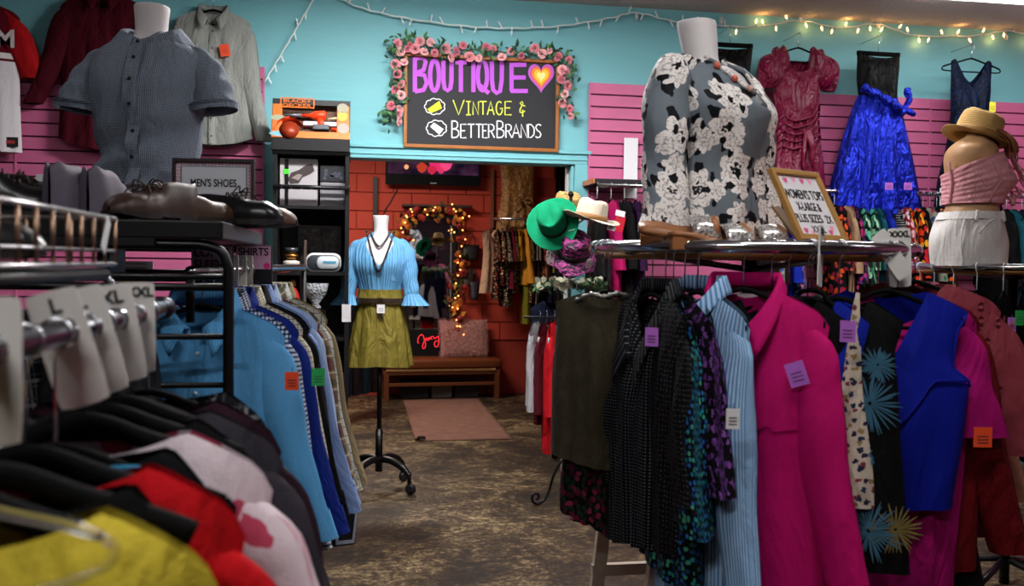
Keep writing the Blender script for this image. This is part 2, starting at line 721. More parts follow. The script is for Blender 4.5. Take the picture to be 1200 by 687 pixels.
def hanger(pos, yaw, label, w=.2, m=None, group=None, rail=.0165, hookm=None, bar=True, thick=.0065, dz=0.0, clip=False, drop=0.0):
    m = m or VELVET
    drop = round(drop, 3)
    key = ('h', w, m.name, bar, thick, clip, drop)
    if key not in CLOTHES:
        b = MB()
        if clip:
            b.box((0, 0, -.11), (2 * w, .014, .03))
            b.box((-w + .02, 0, -.125), (.025, .024, .06))
            b.box((w - .02, 0, -.125), (.025, .024, .06))
        else:
            arm = [(-w, 0, -.15), (-w * .8, 0, -.134), (-w * .4, 0, -.108), (-.03, 0, -.09), (0, 0, -.084), (.03, 0, -.09), (w * .4, 0, -.108), (w * .8, 0, -.134), (w, 0, -.15)]
            b.tube(spline(arm, 3), thick, 7)
            if bar:
                b.tube(spline([(-w, 0, -.15), (-w - .008, 0, -.165), (-w + .02, 0, -.178), (0, 0, -.18), (w - .02, 0, -.178), (w + .008, 0, -.165), (w, 0, -.15)], 3), thick * .8, 7)
        b.v = [(x, y, z + drop) for x, y, z in b.v]
        CLOTHES[key] = b.mesh('clothes_hanger', m)
    hk = ('k', rail, (hookm or CHROME).name, drop)
    if hk not in CLOTHES:
        rr = rail + .003
        pts = [(0, 0, -.09 + drop), (0, 0, -rr - .012)] + [(rr * math.sin(a), 0, rr * math.cos(a)) for a in [R(x) for x in range(160, -100, -20)]]
        CLOTHES[hk] = MB().tube(pts, .0019, 6).mesh('hook', hookm or CHROME)
    o = linked(CLOTHES[key], 'clothes_hanger', None, pos, (0, 0, yaw))
    tag(o, label, 'hanger', group)
    linked(CLOTHES[hk], 'hook', o)
    return o


TAGC = {'orange': '#e2481e', 'green': '#1f9a4a', 'lilac': '#b66ad0', 'white': '#e4e2e6', 'pink': '#e07fb4', 'yellow': '#d8d23c'}


def price_tag(parent, p, c, w=.032, h=.045, rz=0.0, tilt=0.0, lab=None, lines=True):
    k = ('tag', c, w, h)
    if k not in CLOTHES:
        b = MB().box((0, 0, -h / 2), (w, .0015, h))
        CLOTHES[k] = b.mesh('price_tag', plain(TAGC[c], .6), False)
        b2 = MB()
        for i in range(3):
            b2.box((0, -.0012, -h * (.45 + .16 * i)), (w * .6, .0006, .0022))
        b2.tube([(0, -.0005, -.002), (.002, .002, .012)], .0008, 4)
        CLOTHES[k + (1,)] = b2.mesh('print', plain('#3a2a30', .7), False)
    t = linked(CLOTHES[k], 'price_tag', parent, p, (0, tilt, rz))
    t['label'] = lab or c + ' paper price tag'
    linked(CLOTHES[k + (1,)], 'print', t)
    return t


def shirt_collar(parent, m, nw, fd, z0, ry=.05, yc=0.0, stand=.034, fall=.046, flare=1.0):
    """folded collar with two points, open at the front"""
    b = MB()
    ns = 32
    prof = 7
    for i in range(ns + 1):
        s_ = -1 + 2 * i / ns
        q = abs(s_)
        sg = 1 if s_ >= 0 else -1
        a = PI * q * .97
        x = nw * math.sin(a) ** .75 * sg
        y = yc + ry * math.cos(a)
        z = z0 + .010 - (fd + .004) * max(0, (q - .42) / .58) ** 1.2
        rad = Vector((math.sin(a) * sg * flare, math.cos(a) * (1 + .25 * (flare - 1)), 0))
        pt = max(0, (q - .6) / .4) ** 1.3
        st = stand * (1 - .25 * pt)
        fl = fall + .026 * pt
        out = [(0, 0), (.0, st * .6), (.003, st), (.008, st + .001), (.014, st - fl * .35), (.020, st - fl * .7), (.024, st - fl)]
        for k, (r_, z_) in enumerate(out):
            kk = max(0, k - 3) / 3
            p = Vector((x, y, z)) + rad * r_ + Vector((sg * (.030 * kk + .010 * (k > 2)) * pt, -.006 * pt * (k > 2) - .006 * kk * pt, z_))
            b.add(p, (s_ * .2 + .3, z_ + p.z))
    for i in range(ns):
        for k in range(prof - 1):
            c = i * prof + k
            b.face((c, c + 1, c + prof + 1, c + prof))
    return b.build('collar', m, parent, solid=.0022)


def garment(name, label, cat, pos, yaw, m, L=.74, sw=.21, drop=.055, nw=.075, fd=.085, bd=.02, W=None, th=None, fold=(5, .012), hem=None,
            np_=2.0, sleeve=None, collar=None, placket=None, buttons=0, pocket=False, group=None, seed=0, sm=None, neckz=-.1, nu=28, nv=18, tilt=(0, 0), cm=None, bands=None, sleeves=(-1, 1), lw=1.0, bend=0.0):
    """A garment hanging from the point POS (on the rail); local X across the shoulders, -Y the front."""
    rnd = random.Random(label + str(seed))
    ph = [rnd.uniform(0, 6.28) for _ in range(8)]
    W = W or [(0, sw), (.1, sw - .012), (.28, sw - .008), (1, sw + .012)]
    th = th or [(0, .012), (.06, .03), (.3, .055), (1, .05)]
    fn_, fa = fold

    def top(x, front):
        X = abs(x) * sw
        if X <= nw:
            return -(fd if front else bd) * max(0, 1 - (X / nw) ** np_)
        r = (X - nw) / (sw - nw)
        return -drop * r ** 1.15 - (.022 * max(0, (r - .72) / .28) ** 2 if sleeve else 0)

    def surf(side, x, v, off=0.0):
        wv = interp(W, v)
        zt = neckz + top(x, side < 0)
        zb = neckz - L + (hem(x) if hem else 0)
        e = max(0.0, 1 - abs(x) ** 2.6)
        am = fa * min(1, v * 1.5) ** .9
        pa = 0 if side < 0 else 3
        fo = am * e * (.6 * math.sin(fn_ * x * 2.4 + ph[pa] + 1.2 * v) + .4 * math.sin(fn_ * x * 4.9 + ph[pa + 1] - 1.7 * v + .6 * math.sin(4 * v + ph[pa + 2])))
        y = side * (interp(th, v) * e ** .55 + off) + fo
        X = x * wv + (fa * .5 * math.sin(5 * v + ph[6]) * v if abs(x) > .8 else 0)
        if x < 0:
            X *= lw
            y += bend * x * x
        return Vector((X, y, zt + (zb - zt) * v))

    b = MB()
    for side in (-1, 1):
        def fn(u, v, side=side):
            x = u * 2 - 1
            x = math.copysign(abs(x) ** .85, x)
            p = surf(side, x, v)
            return p, (x * interp(W, v) * 1.15 + (0 if side < 0 else 3), p.z)
        b.grid(fn, nu, nv, flip=side > 0)
    if bands:
        # lower rows take the second material
        per = nu * nv
        for k in range(len(b.f)):
            j = (k % per) // nu
            if j / nv >= bands:
                b.mi[k] = 1
    o = b.build(name, m, None, True)
    o.location = pos
    o.rotation_euler = (tilt[0], tilt[1], yaw)
    tag(o, label, cat, group)
    m0 = m[0] if isinstance(m, list) else m
    sm = sm or m0
    cm = cm or m0
    if sleeve:
        sl, r0, r1, out, fwd = sleeve[:5]
        puff = sleeve[5] if len(sleeve) > 5 else 0
        cuff = sleeve[6] if len(sleeve) > 6 else 0
        for s in sleeves:
            pz = rnd.uniform(0, 6)
            o2 = out + rnd.uniform(-.03, .03)
            f2 = fwd + rnd.uniform(-.03, .03)

            def sf(u, v, s=s, pz=pz, o2=o2, f2=f2, grow=0.0):
                a = 2 * PI * u
                t = v ** 1.15
                L_ = t * sl
                k = min(1, L_ / .16)
                ks = math.sin(k * PI / 2)
                rx = lerp(r0, r1, t) * lerp(.5, 1, ks) + puff * math.sin(PI * min(1, t)) ** .7 + grow
                ry = lerp(.014, lerp(r0, r1, t) * .56, min(1, L_ / .24)) + puff * .9 * math.sin(PI * min(1, t)) ** .7 + grow
                xo = sw - .036 + .053 * math.sin(min(1, L_ / .11) * PI / 2) + math.sin(o2 + .1 * t) * L_ + puff * math.sin(PI * min(1, t))
                cx = xo - rx + grow
                # long soft folds, stronger to the cuff; a few diagonal ones round the elbow
                fo = (.0045 * math.sin(2 * a + pz + 3 * t) + .0035 * math.sin(5 * a - 5 * t + pz * 2)) * k
                fo += .004 * math.sin(13 * t + 2.2 * math.sin(a + pz) + pz) * math.exp(-((t - .5) / .28) ** 2) * k
                if puff:
                    fo = .009 * math.sin(11 * a + pz) * math.sin(PI * t) + .006 * math.sin(9 * t + 3 * a)
                dx = math.cos(a)
                z = neckz - drop * .72 - math.cos(o2) * L_ - (dx * .030 + .0) * (1 - ks) - .004
                if puff:
                    z += .03 * math.sin(PI * min(1, t * 1.6)) * max(0, 1 - t * 1.6)
                p = Vector((s * (cx + dx * (rx + fo)), -math.sin(f2) * L_ + math.sin(a) * (ry + fo), z))
                return p, (u * 2 * PI * r0 + .3, p.z)
            sb = MB().grid(sf, 16, 18, True, flip=True)
            so = sb.build('sleeve', sm, o)
            if cuff:
                cb = MB().grid(lambda u, v: sf(u, 1 - cuff / sl * (1 - v) - .001, grow=.005), 16, 3, True, flip=True)
                cb.build('cuff', cm, so)
    if collar == 'shirt':
        shirt_collar(o, cm, nw, fd, neckz)
    if placket:
        v0 = 0.0
        b = MB()
        b.grid(lambda u, v: ((lambda p: (p, (p.x, p.z)))(surf(-1, (u - .5) * 2 * .017 / sw, .02 + v * .97, .005))), 2, 26)
        b.build('placket', cm, o)
        if buttons:
            bm = MB().lathe([(.0001, .0025), (.0055, .002), (.0055, 0)], 10, rot=Matrix.Rotation(R(90), 3, 'X')).mesh('button', plain(placket if isinstance(placket, str) else '#d8d4d0', .4))
            for i in range(buttons):
                p = surf(-1, 0, .05 + .88 * i / max(1, buttons - 1), .008)
                linked(bm, 'button', o, p)
    if pocket:
        xs = pocket if isinstance(pocket, float) else .52
        b = MB()
        b.grid(lambda u, v: ((lambda p: (p, (p.x, p.z)))(surf(-1, xs + (u - .5) * .5, .2 + v * .17 - (.03 * (1 - abs(2 * u - 1)) * -1 if v > .9 else 0), .004))), 6, 5)
        b.build('pocket', m0, o)
    o['_'] = 0
    del o['_']
    return o, surf


# ------------------------------------------------------------------ lofted bodies
def loft(rows, n=32, fold=None, uvs=1.0, a0=0.0):
    """rows: (z, cx, cy, rx, ry) top to bottom; fold(a, t) adds to the radius"""
    def fn(u, v):
        k = v * (len(rows) - 1)
        i = min(int(k), len(rows) - 2)
        t = k - i
        p0, p1, p2, p3 = rows[max(i - 1, 0)], rows[i], rows[i + 1], rows[min(i + 2, len(rows) - 1)]
        q = []
        for j in range(5):
            m1, m2 = (p2[j] - p0[j]) * .5, (p3[j] - p1[j]) * .5
            q.append((2 * t ** 3 - 3 * t * t + 1) * p1[j] + (t ** 3 - 2 * t * t + t) * m1 + (-2 * t ** 3 + 3 * t * t) * p2[j] + (t ** 3 - t * t) * m2)
        z, cx, cy, rx, ry = q
        a = 2 * PI * u + a0
        f = fold(a, v) if fold else 0
        ca, sa = math.cos(a), math.sin(a)
        x = math.copysign(abs(ca) ** .88, ca) * (rx + f)
        y = math.copysign(abs(sa) ** .88, sa) * (ry + f)
        return Vector((cx + x, cy + y, z)), (u * 2 * PI * .16 * uvs, z)
    return fn


def surface_of(rows, off=0.0):
    f_ = loft(rows)

    def g(a, z):
        zs = [r[0] for r in rows]
        lo, hi = 0.0, 1.0
        for _ in range(30):
            mid = (lo + hi) / 2
            if f_(0, mid)[0].z > z:
                lo = mid
            else:
                hi = mid
        p = f_((a / (2 * PI)) % 1.0, lo)[0]
        c = Vector((0, 0, p.z))
        d = (p - c)
        d.z = 0
        return p + d.normalized() * off
    return g

# ------------------------------------------------------------------ chalkboard sign
SY = WY - .035


def crop(cx, cy, ox, oy, k):
    return ox + cx / k, oy + cy / k


tl, tr, bl, br = [PY(*p, SY) for p in ((474, 63), (655, 69.5), (472, 173), (655, 178.5))]
bcx, bcz = (tl.x + br.x + tr.x + bl.x) / 4, (tl.z + br.z + tr.z + bl.z) / 4
BWD, BHT = (tr.x + br.x - tl.x - bl.x) / 2, (tl.z + tr.z - bl.z - br.z) / 2
sgn = empty('chalkboard_sign', (bcx, SY, bcz), 0, 'black chalkboard with wooden frame and hand lettered purple heading above the doorway', 'sign')
OAK = plain('#a9682c', .45, nz=.35, nsc=40)
box('board', (0, .012, 0), (BWD - .03, .016, BHT - .03), plain('#26272b', .7, nz=.1), sgn)
for c_, d_ in (((0, 0, BHT / 2 - .012), (BWD, .034, .024)), ((0, 0, -BHT / 2 + .012), (BWD, .034, .024)), ((-BWD / 2 + .012, 0, 0), (.024, .034, BHT - .05)), ((BWD / 2 - .012, 0, 0), (.024, .034, BHT - .05))):
    box('frame_bar', c_, d_, OAK, sgn, .004)


def bl_(cx, cy):
    p = PY(*crop(cx, cy, 440, 20, 4.042), SY)
    return (p.x - bcx, p.z - bcz)


def arc(cx, cy, rx, ry, a0, a1, n=14):
    return [(cx + rx * math.cos(R(a0 + (a1 - a0) * i / n)), cy + ry * math.sin(R(a0 + (a1 - a0) * i / n))) for i in range(n + 1)]


GL = {'B': [[(0, 0), (0, 1)], [(0, 0), (.55, .02), (.8, .12), (.8, .33), (.55, .45), (0, .47)], [(0, .47), (.6, .5), (.95, .62), (.95, .83), (.65, .97), (0, 1)]],
      'E': [[(1, 0), (0, 0), (0, 1), (1, 1)], [(0, .48), (.8, .48)]], 'T': [[(0, 0), (1, 0)], [(.5, 0), (.5, 1)]], 'I': [[(0, 0), (1, 0)], [(.5, 0), (.5, 1)], [(0, 1), (1, 1)]],
      'V': [[(0, -.12), (.5, 1), (1, -.12)]], 'N': [[(0, 1), (0, 0), (1, 1), (1, 0)]], 'A': [[(0, 1), (.5, 0), (1, 1)], [(.2, .65), (.8, .65)]],
      'G': [arc(.5, .5, .5, .5, -50, -360, 16) + [(.6, .55)]], 'R': [[(0, 1), (0, 0), (.6, .02), (.9, .15), (.88, .38), (.5, .5), (0, .5)], [(.4, .5), (1, 1)]],
      'D': [[(0, 0), (0, 1), (.5, .97), (.95, .75), (1, .5), (.95, .25), (.5, .03), (0, 0)]], 'S': [[(1, .1), (.6, 0), (.2, .06), (.05, .25), (.3, .45), (.7, .55), (.95, .75), (.75, .95), (.35, 1), (0, .9)]],
      '&': [[(1, .35), (.35, .25), (.1, .12), (.5, 0), (.6, .15), (.1, .6), (.1, .8), (.5, .85), (.95, .7)], [(.55, .62), (.55, 1.15)]]}
PURP, CYEL, CWHT = plain('#c45be0', .7, nz=.15, nsc=80), plain('#d3dc52', .7), plain('#e9eef0', .7)


ZC = [0]


def strokes(name, lst, wd, m):
    b = MB()
    for st in lst:
        pts = [bl_(*p) for p in st]
        b.ribbon(pts, wd, .0003 * lst.index(st))
        for q in (pts[0], pts[-1]):
            pass
    o = b.build(name, m, sgn, False)
    ZC[0] += 1
    o.location = (0, .0035 - .00012 * ZC[0], 0)
    return o


big = {'B': [[(187, 190), (187, 355)], [(187, 195), (225, 192), (238, 212), (228, 250), (187, 268)], [(187, 268), (232, 275), (243, 312), (228, 345), (187, 352)]],
       'O': [arc(280, 277, 21, 72, 0, 360, 24)], 'U': [[(322, 205), (322, 300), (328, 338), (342, 348), (355, 338), (360, 300), (361, 205)]],
       'T': [[(378, 214), (432, 214)], [(405, 214), (405, 355)]], 'I': [[(464, 212), (464, 355)]], 'Q': [arc(507, 277, 22, 70, 0, 360, 24), [(492, 320), (512, 340), (538, 360)]],
       'U ': [[(552, 205), (552, 300), (558, 345), (575, 360), (590, 352), (598, 300), (600, 205)]], 'E': [[(645, 215), (645, 352)], [(640, 226), (715, 226)], [(645, 286), (712, 286)], [(640, 350), (722, 350)]]}
for ch, st in big.items():
    strokes('letter', st, .029, PURP)
XB = [('V', 368, 420), ('I', 430, 452), ('N', 462, 488), ('T', 492, 527), ('A', 530, 562), ('G', 572, 602), ('E', 614, 645), ('&', 682, 710)]
for ch, a, b_ in XB:
    strokes('letter', [[(a + (b_ - a) * x, 400 + 63 * y) for x, y in st] for st in GL[ch]], .0085, CYEL)
XB = [('B', 362, 396), ('E', 404, 430), ('T', 436, 470), ('T', 476, 504), ('E', 508, 530), ('R', 536, 564), ('B', 576, 610), ('R', 618, 646), ('A', 648, 684), ('N', 690, 718), ('D', 724, 752), ('S', 758, 785)]
for ch, a, b_ in XB:
    top = 492 if ch == 'B' else 508
    strokes('letter', [[(a + (b_ - a) * x, top + (572 - top) * y) for x, y in st] for st in GL[ch]], .0085, CWHT)
for cx, cy, m in ((281, 424, plain('#f0e423', .6)), (289, 527, CWHT)):
    strokes('cloud_outline', [[(cx + (44 + 5 * abs(math.sin(a * 4.5))) * math.cos(a), cy + (34 + 5 * abs(math.sin(a * 4.5))) * math.sin(a)) for a in [2 * PI * i / 54 for i in range(55)]]], .006, CWHT)
    tl_ = 1 if m is CWHT else -1
    q = [(-34, 12), (22, -28), (34, 8), (-20, 32)] if tl_ < 0 else [(-30, -8), (-12, -28), (34, 4), (14, 30)]
    MB().poly([bl_(cx + x, cy + y) for x, y in q][::-1], .0).build('cloud_patch', m, sgn, False).location = (0, .0032, 0)


def heart(cx, cy, s):
    return [(cx + s * 1.0 * math.sin(t) ** 3, cy - s * 1.25 * (13 * math.cos(t) - 5 * math.cos(2 * t) - 2 * math.cos(3 * t) - math.cos(4 * t)) / 16) for t in [2 * PI * i / 40 for i in range(40)]]


for i, (s_, c_) in enumerate(((62, '#b85fd8'), (53, '#e2568a'), (44, '#f08a2a'), (34, '#f7c62e'), (20, '#fbe99a'))):
    MB().poly([bl_(*p) for p in heart(785, 280, s_)], .0).build('heart_layer', plain(c_, .7), sgn, False).location = (0, .0032 - .0004 * i, 0)

# garland of roses and leaves
ROSEP = [plain(c, .7, bump=.3, bsc=150) for c in ('#d98a94', '#e7a9ad', '#c86f80')]


def rose_mesh(i):
    b = MB()
    for k in range(9):
        ring = 0 if k < 2 else (1 if k < 5 else 2)
        r = (.006, .013, .021)[ring]
        a0 = k * 2.4 + i
        tilt = (.1, .5, .95)[ring]

        def fn(u, v, a0=a0, r=r, tilt=tilt):
            a = a0 + (u - .5) * 2.1
            rr = r * (.35 + .75 * v ** .7 + .12 * (1 - (2 * u - 1) ** 2) * v)
            z = .018 * v * (1 - tilt * v * .8) - .004
            return Vector((rr * math.cos(a), -z - .004, rr * math.sin(a))), (u, v)
        b.grid(fn, 5, 3)
    return b.mesh('rose', ROSEP[i])


ROSES = [rose_mesh(i) for i in range(3)]
LEAFM = [plain('#2f5a38', .6), plain('#4c7a45', .6), plain('#1f3f2c', .6)]


def leaf_mesh(m, L=.05, wd=.022):
    def fn(u, v):
        wv = wd * math.sin(PI * v ** .8) * (1 - .2 * v)
        x = (u - .5) * wv
        return Vector((x, -.25 * abs(x) - .012 * math.sin(PI * v), L * v)), (u, v)
    return MB().grid(fn, 2, 6).mesh('leaf', m)


LEAVES = [leaf_mesh(m) for m in LEAFM]
gar = empty('rose_garland', (bcx, SY - .03, bcz + BHT / 2), 0, 'garland of pink roses and green leaves draped over the chalkboard frame', 'garland')
rnd = random.Random(5)
path = [(70, 500), (72, 440), (95, 380), (100, 300), (95, 230), (90, 150), (130, 118), (200, 125), (290, 150), (400, 155), (500, 160), (620, 165), (720, 165), (810, 150), (880, 170), (915, 230), (900, 320), (905, 400), (915, 475)]
pp = [PY(*crop(x, y, 440, 20, 4.042), SY - .03) - gar.location for x, y in path]
vine = spline(pp, 6)
MB().tube([p + Vector((.008 * math.sin(i), .004 * math.cos(i * 1.7), .006 * math.cos(i * 1.3))) for i, p in enumerate(vine)], .0045, 5).build('vine', plain('#5a4a35', .8), gar)
for i, (x, y) in enumerate([(105, 125), (120, 165), (165, 135), (210, 115), (260, 120), (280, 170), (335, 150), (355, 190), (415, 135), (445, 190), (490, 195), (525, 145), (560, 150), (600, 190), (690, 185), (755, 150), (825, 160), (865, 190), (915, 205), (885, 250), (880, 295), (910, 325), (895, 365), (920, 435), (925, 470), (135, 215), (105, 270), (125, 320), (120, 370), (75, 420), (110, 460), (110, 495), (150, 150), (185, 150), (230, 165), (380, 165), (640, 165), (790, 175), (95, 345), (885, 410), (115, 435), (900, 260), (95, 225)]):
    p = PY(*crop(x, y, 440, 20, 4.042), SY - .05) - gar.location
    linked(ROSES[i % 3], 'rose', gar, p, (rnd.uniform(-.5, .5), rnd.uniform(0, 6), rnd.uniform(-.5, .5)), rnd.uniform(1.05, 1.5) * (1 if i % 4 else .85))
for i in range(285):
    k = rnd.randrange(len(vine))
    p = vine[k] + Vector((rnd.gauss(0, .028), rnd.uniform(-.022, .018), rnd.gauss(0, .026)))
    linked(LEAVES[i % 3], 'leaf', gar, p, (rnd.uniform(-.6, .6), rnd.uniform(0, 6.28), rnd.uniform(-.7, .7)), rnd.uniform(.7, 1.25))

# ------------------------------------------------------------------ string lights
LY = WY - .05


def string_lights(pts, label, lit_from, cname, n, sag=.0, m=None, seed=1):
    w_ = spline([PY(x, y, LY) for x, y in pts], 10)
    o0 = w_[0].copy()
    e = empty('string_lights', o0, 0, label, 'string lights')
    m = m or plain('#dfe8e6', .5)
    MB().tube([p - o0 + Vector((0, .002 * math.sin(i * 2.1), .003 * math.sin(i * 1.3))) for i, p in enumerate(w_)], .0048, 6).build('cable', m, e)
    sock = MB().lathe([(.005, 0), (.0062, .008), (.0055, .022)], 8).mesh('socket', m)
    glow = MB().lathe([(.0045, .022), (.007, .03), (.0055, .045), (.0001, .056)], 8).mesh('bulb', plain('#ffd9a0', .3, Emission_Color=(1, .48, .15, 1), Emission_Strength=9.0))
    dull = MB().lathe([(.0045, .022), (.006, .03), (.005, .045), (.0001, .054)], 8).mesh('bulb', plain('#e8f0f0', .2))
    rr = random.Random(seed)
    cum = [0]
    for a, b in zip(w_, w_[1:]):
        cum.append(cum[-1] + (b - a).length)
    for i in range(n):
        s_ = cum[-1] * (i + .4 + rr.uniform(-.2, .2)) / n
        k = max(j for j in range(len(cum)) if cum[j] <= s_)
        p = w_[min(k, len(w_) - 1)]
        up = rr.random() < .42
        rot = (rr.uniform(-.3, .3), (0 if up else PI) + rr.uniform(-.6, .6), 0)
        q = linked(sock, 'socket', e, p - o0, rot)
        lit = p.x > lit_from
        linked(glow if lit else dull, 'bulb', q)
        if lit and i % 3 == 0:
            lamp('bulb_glow', 'POINT', (0, -.012, .045), .25, (1, .45, .12), .02, parent=q)
    return e


string_lights([(310, 96), (322, 76), (340, 46), (355, 20), (372, -8)], 'short slanting run of unlit white fairy lights above the bookcase', 99, 'a', 8, seed=2)
LITX = PY(855, 30, LY).x
string_lights([(392, -6), (420, 8), (470, 20), (540, 30), (600, 33), (660, 30), (715, 21), (746, 15), (790, 25), (845, 30), (890, 31), (938, 24), (985, 33), (1028, 28), (1070, 41), (1140, 42), (1180, 36), (1215, 44)], 'long white fairy light string swagged under the ceiling, warm bulbs lit at its right end', LITX, 'b', 52, seed=4)
hookm = MB()
hookm.box((0, .0, 0), (.022, .006, .05))
hookm.tube([(0, -.003, .01), (0, -.02, .0), (0, -.03, -.015), (0, -.02, -.03), (0, -.006, -.034)], .004, 6)
hme = hookm.mesh('wall_hook', PLASTIC)
for i, (x, y) in enumerate(((746, 18), (845, 24), (938, 21), (1029, 28), (1178, 42))):
    o = linked(hme, 'wall_hook', None, PY(x, y, LY + .03))
    tag(o, 'clear plastic hook holding up the fairy lights ' + ('left of the patterned blouse form', 'above the black and white gown', 'above the magenta gown', 'above the blue skirted gown', 'above the navy gown')[i], 'hook', 'hooks of the fairy lights')

# ------------------------------------------------------------------ clothes hung on the walls
NAIL = MB().tube([(0, .08, 0), (0, -.02, 0), (0, -.026, .012)], .004, 6).mesh('peg', STEEL)


def wall_hang(px, py, Y=WY - .1):
    """rail point for a garment whose hook sits at that place on the wall"""
    return PY(px, py, Y)


NAILL = MB().tube([(0, .24, 0), (0, -.02, 0), (0, -.026, .012)], .0022, 6).mesh('peg', STEEL)


def peg(pos, label):
    o = linked(NAILL if pos.y > WY - .3 and pos.y < WY - .2 else NAIL, 'wall_peg', None, pos + Vector((0, .0, .0165)))
    tag(o, label, 'peg', 'pegs carrying wall clothes')


MAROON = solid('#4a0a1a')
pos = wall_hang(250, -6)
garment('casual_shirt', 'pale grey long sleeve button shirt hung on the wall beside the fairy lights', 'shirt', pos, .0, cloth('greylinen', lambda n: n.mix(n.noise(n.scale(n.obj, 120, 1, 3), 3, 3), '#6d7370', '#a3a6a0')), L=.86, sw=.235, drop=.06, fold=(6, .014), sleeve=(.78, .08, .05, .05, .0, 0, .07), collar='shirt', placket='#3b3b3d', buttons=7, pocket=True, nw=.08, fd=.1,
        hem=lambda x: .05 * abs(x) ** 2.2)[0]
g_ = bpy.data.objects['casual_shirt']
price_tag(g_, (.075, -.085, -.33), 'orange', .06, .075, tilt=-.2, lab='orange price tag on the sleeve seam')
hanger(pos, 0, 'black hanger inside the pale grey wall shirt', drop=-.012)
peg(pos, 'steel peg behind the pale grey wall shirt')
pos = wall_hang(122, -26)
garment('casual_shirt', 'maroon long sleeve shirt hung on the wall behind the male torso form', 'shirt', pos, .0, MAROON, L=.98, sw=.26, drop=.075, fold=(4, .014), sleeve=(.66, .105, .06, .22, .02, 0, .06), collar='shirt', placket='#3a0a14', buttons=6, nw=.08, fd=.09, hem=lambda x: .07 * abs(x) ** 2)
hanger(pos, 0, 'black hanger inside the maroon wall shirt', drop=-.012)
peg(pos, 'steel peg behind the maroon wall shirt')
pos = wall_hang(-32, -18)
M_JER = cloth('jersey', lambda n: n.ramp(n.math('ADD', n.xy()[1], 1.0), [(0, '#d9d7dc'), (.535, '#5d0d1c'), (.548, '#e0dde0'), (.585, '#5d0d1c')], 'CONSTANT'), crease=.3)
g, sf_ = garment('sports_jersey', 'white and maroon sports jersey with red sleeves at the left edge of the wall', 'jersey', pos, 0, M_JER, L=.92, sw=.27, drop=.07, fold=(4, .012), sleeve=(.42, .078, .085, .28, .0), sm=solid('#b3161d'), nw=.09, fd=.09)
p = sf_(-1, .79, .22, .035)
text('lettering', 'M', .15, plain('#d8d2d4', .7), g, p, bold=.004)
p = sf_(-1, .80, .93, .008)
pt = box('maker_patch', (0, 0, 0), (.085, .004, .06), plain('#1c1c22', .6), g, loc=p)
box('patch_stripe', (0, -.003, 0), (.05, .002, .02), plain('#a93a3a', .6), pt)
hanger(pos, 0, 'black hanger inside the white and maroon jersey', drop=-.012)
peg(pos, 'steel peg behind the white and maroon jersey')

# gowns on the right wall
GY = WY - .25
pos = PY(936, 42, GY)
SAT = satin('#6c0530', .33)
ruch = cloth('ruch', lambda n: '#6c0530', rough=.3, spec=.35, crease=1.0, weave=False, csc=11, cd=.07)
gown, sf_ = garment('evening_gown', 'magenta satin gown with puffed sleeves and ruched waist on the right wall', 'gown', pos, 0, [ruch, SAT], L=1.35, sw=.2, drop=.02, nw=.155, fd=.17, bd=.1, np_=3, W=[(0, .2), (.1, .185), (.2, .17), (.37, .155), (.45, .165), (.55, .19), (1, .26)], th=[(0, .02), (.1, .06), (.5, .09), (1, .16)], fold=(7, .03), sleeve=(.28, .05, .04, .10, 0, .066), sm=ruch, bands=.47, neckz=-.08)
for i, zz in enumerate((.29, .33, .37, .41, .45)):
    b = MB()
    pts = [sf_(-1, x, zz + .05 * x * x - .04 * x, .012) for x in [k / 8 - 1 for k in range(17)]]
    b.tube(pts, [.004 + .007 * abs(math.sin(k * 1.3 + i)) for k in range(17)], 6)
    b.build('waist_fold', SAT, gown)
b = MB()
for s in (-1, 1):
    b.tube(spline([sf_(-1, .18, .36, .02), sf_(-1, .18 + s * .12, .45, .03), sf_(-1, .16 + s * .18, .58, .02)], 5), [.03, .03, .028, .026, .024, .022, .02, .018, .015, .012, .008], 7)
b.build('waist_sash', SAT, gown)
hanger(pos, 0, 'black hanger carrying the magenta satin gown', w=.2)
peg(pos, 'steel peg above the magenta gown')

pos = PY(1030, 45, GY)
BLUEM = cloth('bluefoil', lambda n: n.mix(n.math('POWER', n.noise(n.obj, 60, 4), 1.5), '#0a169a', '#2a46f0'), rough=.3, metal=.75, spec=.5, crease=1.0, weave=False, csc=14, cd=.05)
BLKSAT = cloth('blksat', lambda n: '#020203', rough=.5, spec=.12, crease=.8, weave=False, csc=9)
gown, sf_ = garment('evening_gown', 'strapless gown with black bodice and shiny royal blue skirt on the right wall', 'gown', pos, 0, BLKSAT, L=.30, sw=.165, drop=.008, nw=.14, fd=.02, bd=.01, W=[(0, .165), (.5, .155), (1, .142)], th=[(0, .04), (.3, .075), (1, .08)], fold=(6, .012), neckz=-.125)


def skirt(parent, z0, z1, r0, r1, m, n=11, amp=.03, cy=0.0, ry=.55, name='skirt', seed=0, pw=1.0):
    rr = random.Random(seed)
    ph = [rr.uniform(0, 6) for _ in range(4)]

    def fn(u, v):
        a = 2 * PI * u
        r = lerp(r0, r1, v ** pw)
        f_ = amp * v ** .7 * (math.sin(n * a + ph[0] + .8 * math.sin(2 * a + ph[1])) * .7 + .3 * math.sin(2.3 * n * a + ph[2]))
        return Vector(((r + f_) * math.cos(a), cy + (r * ry + f_) * math.sin(a), lerp(z0, z1, v))), (a * r, lerp(z0, z1, v))
    return MB().grid(fn, 96, 16, True, flip=True).build(name, m, parent)


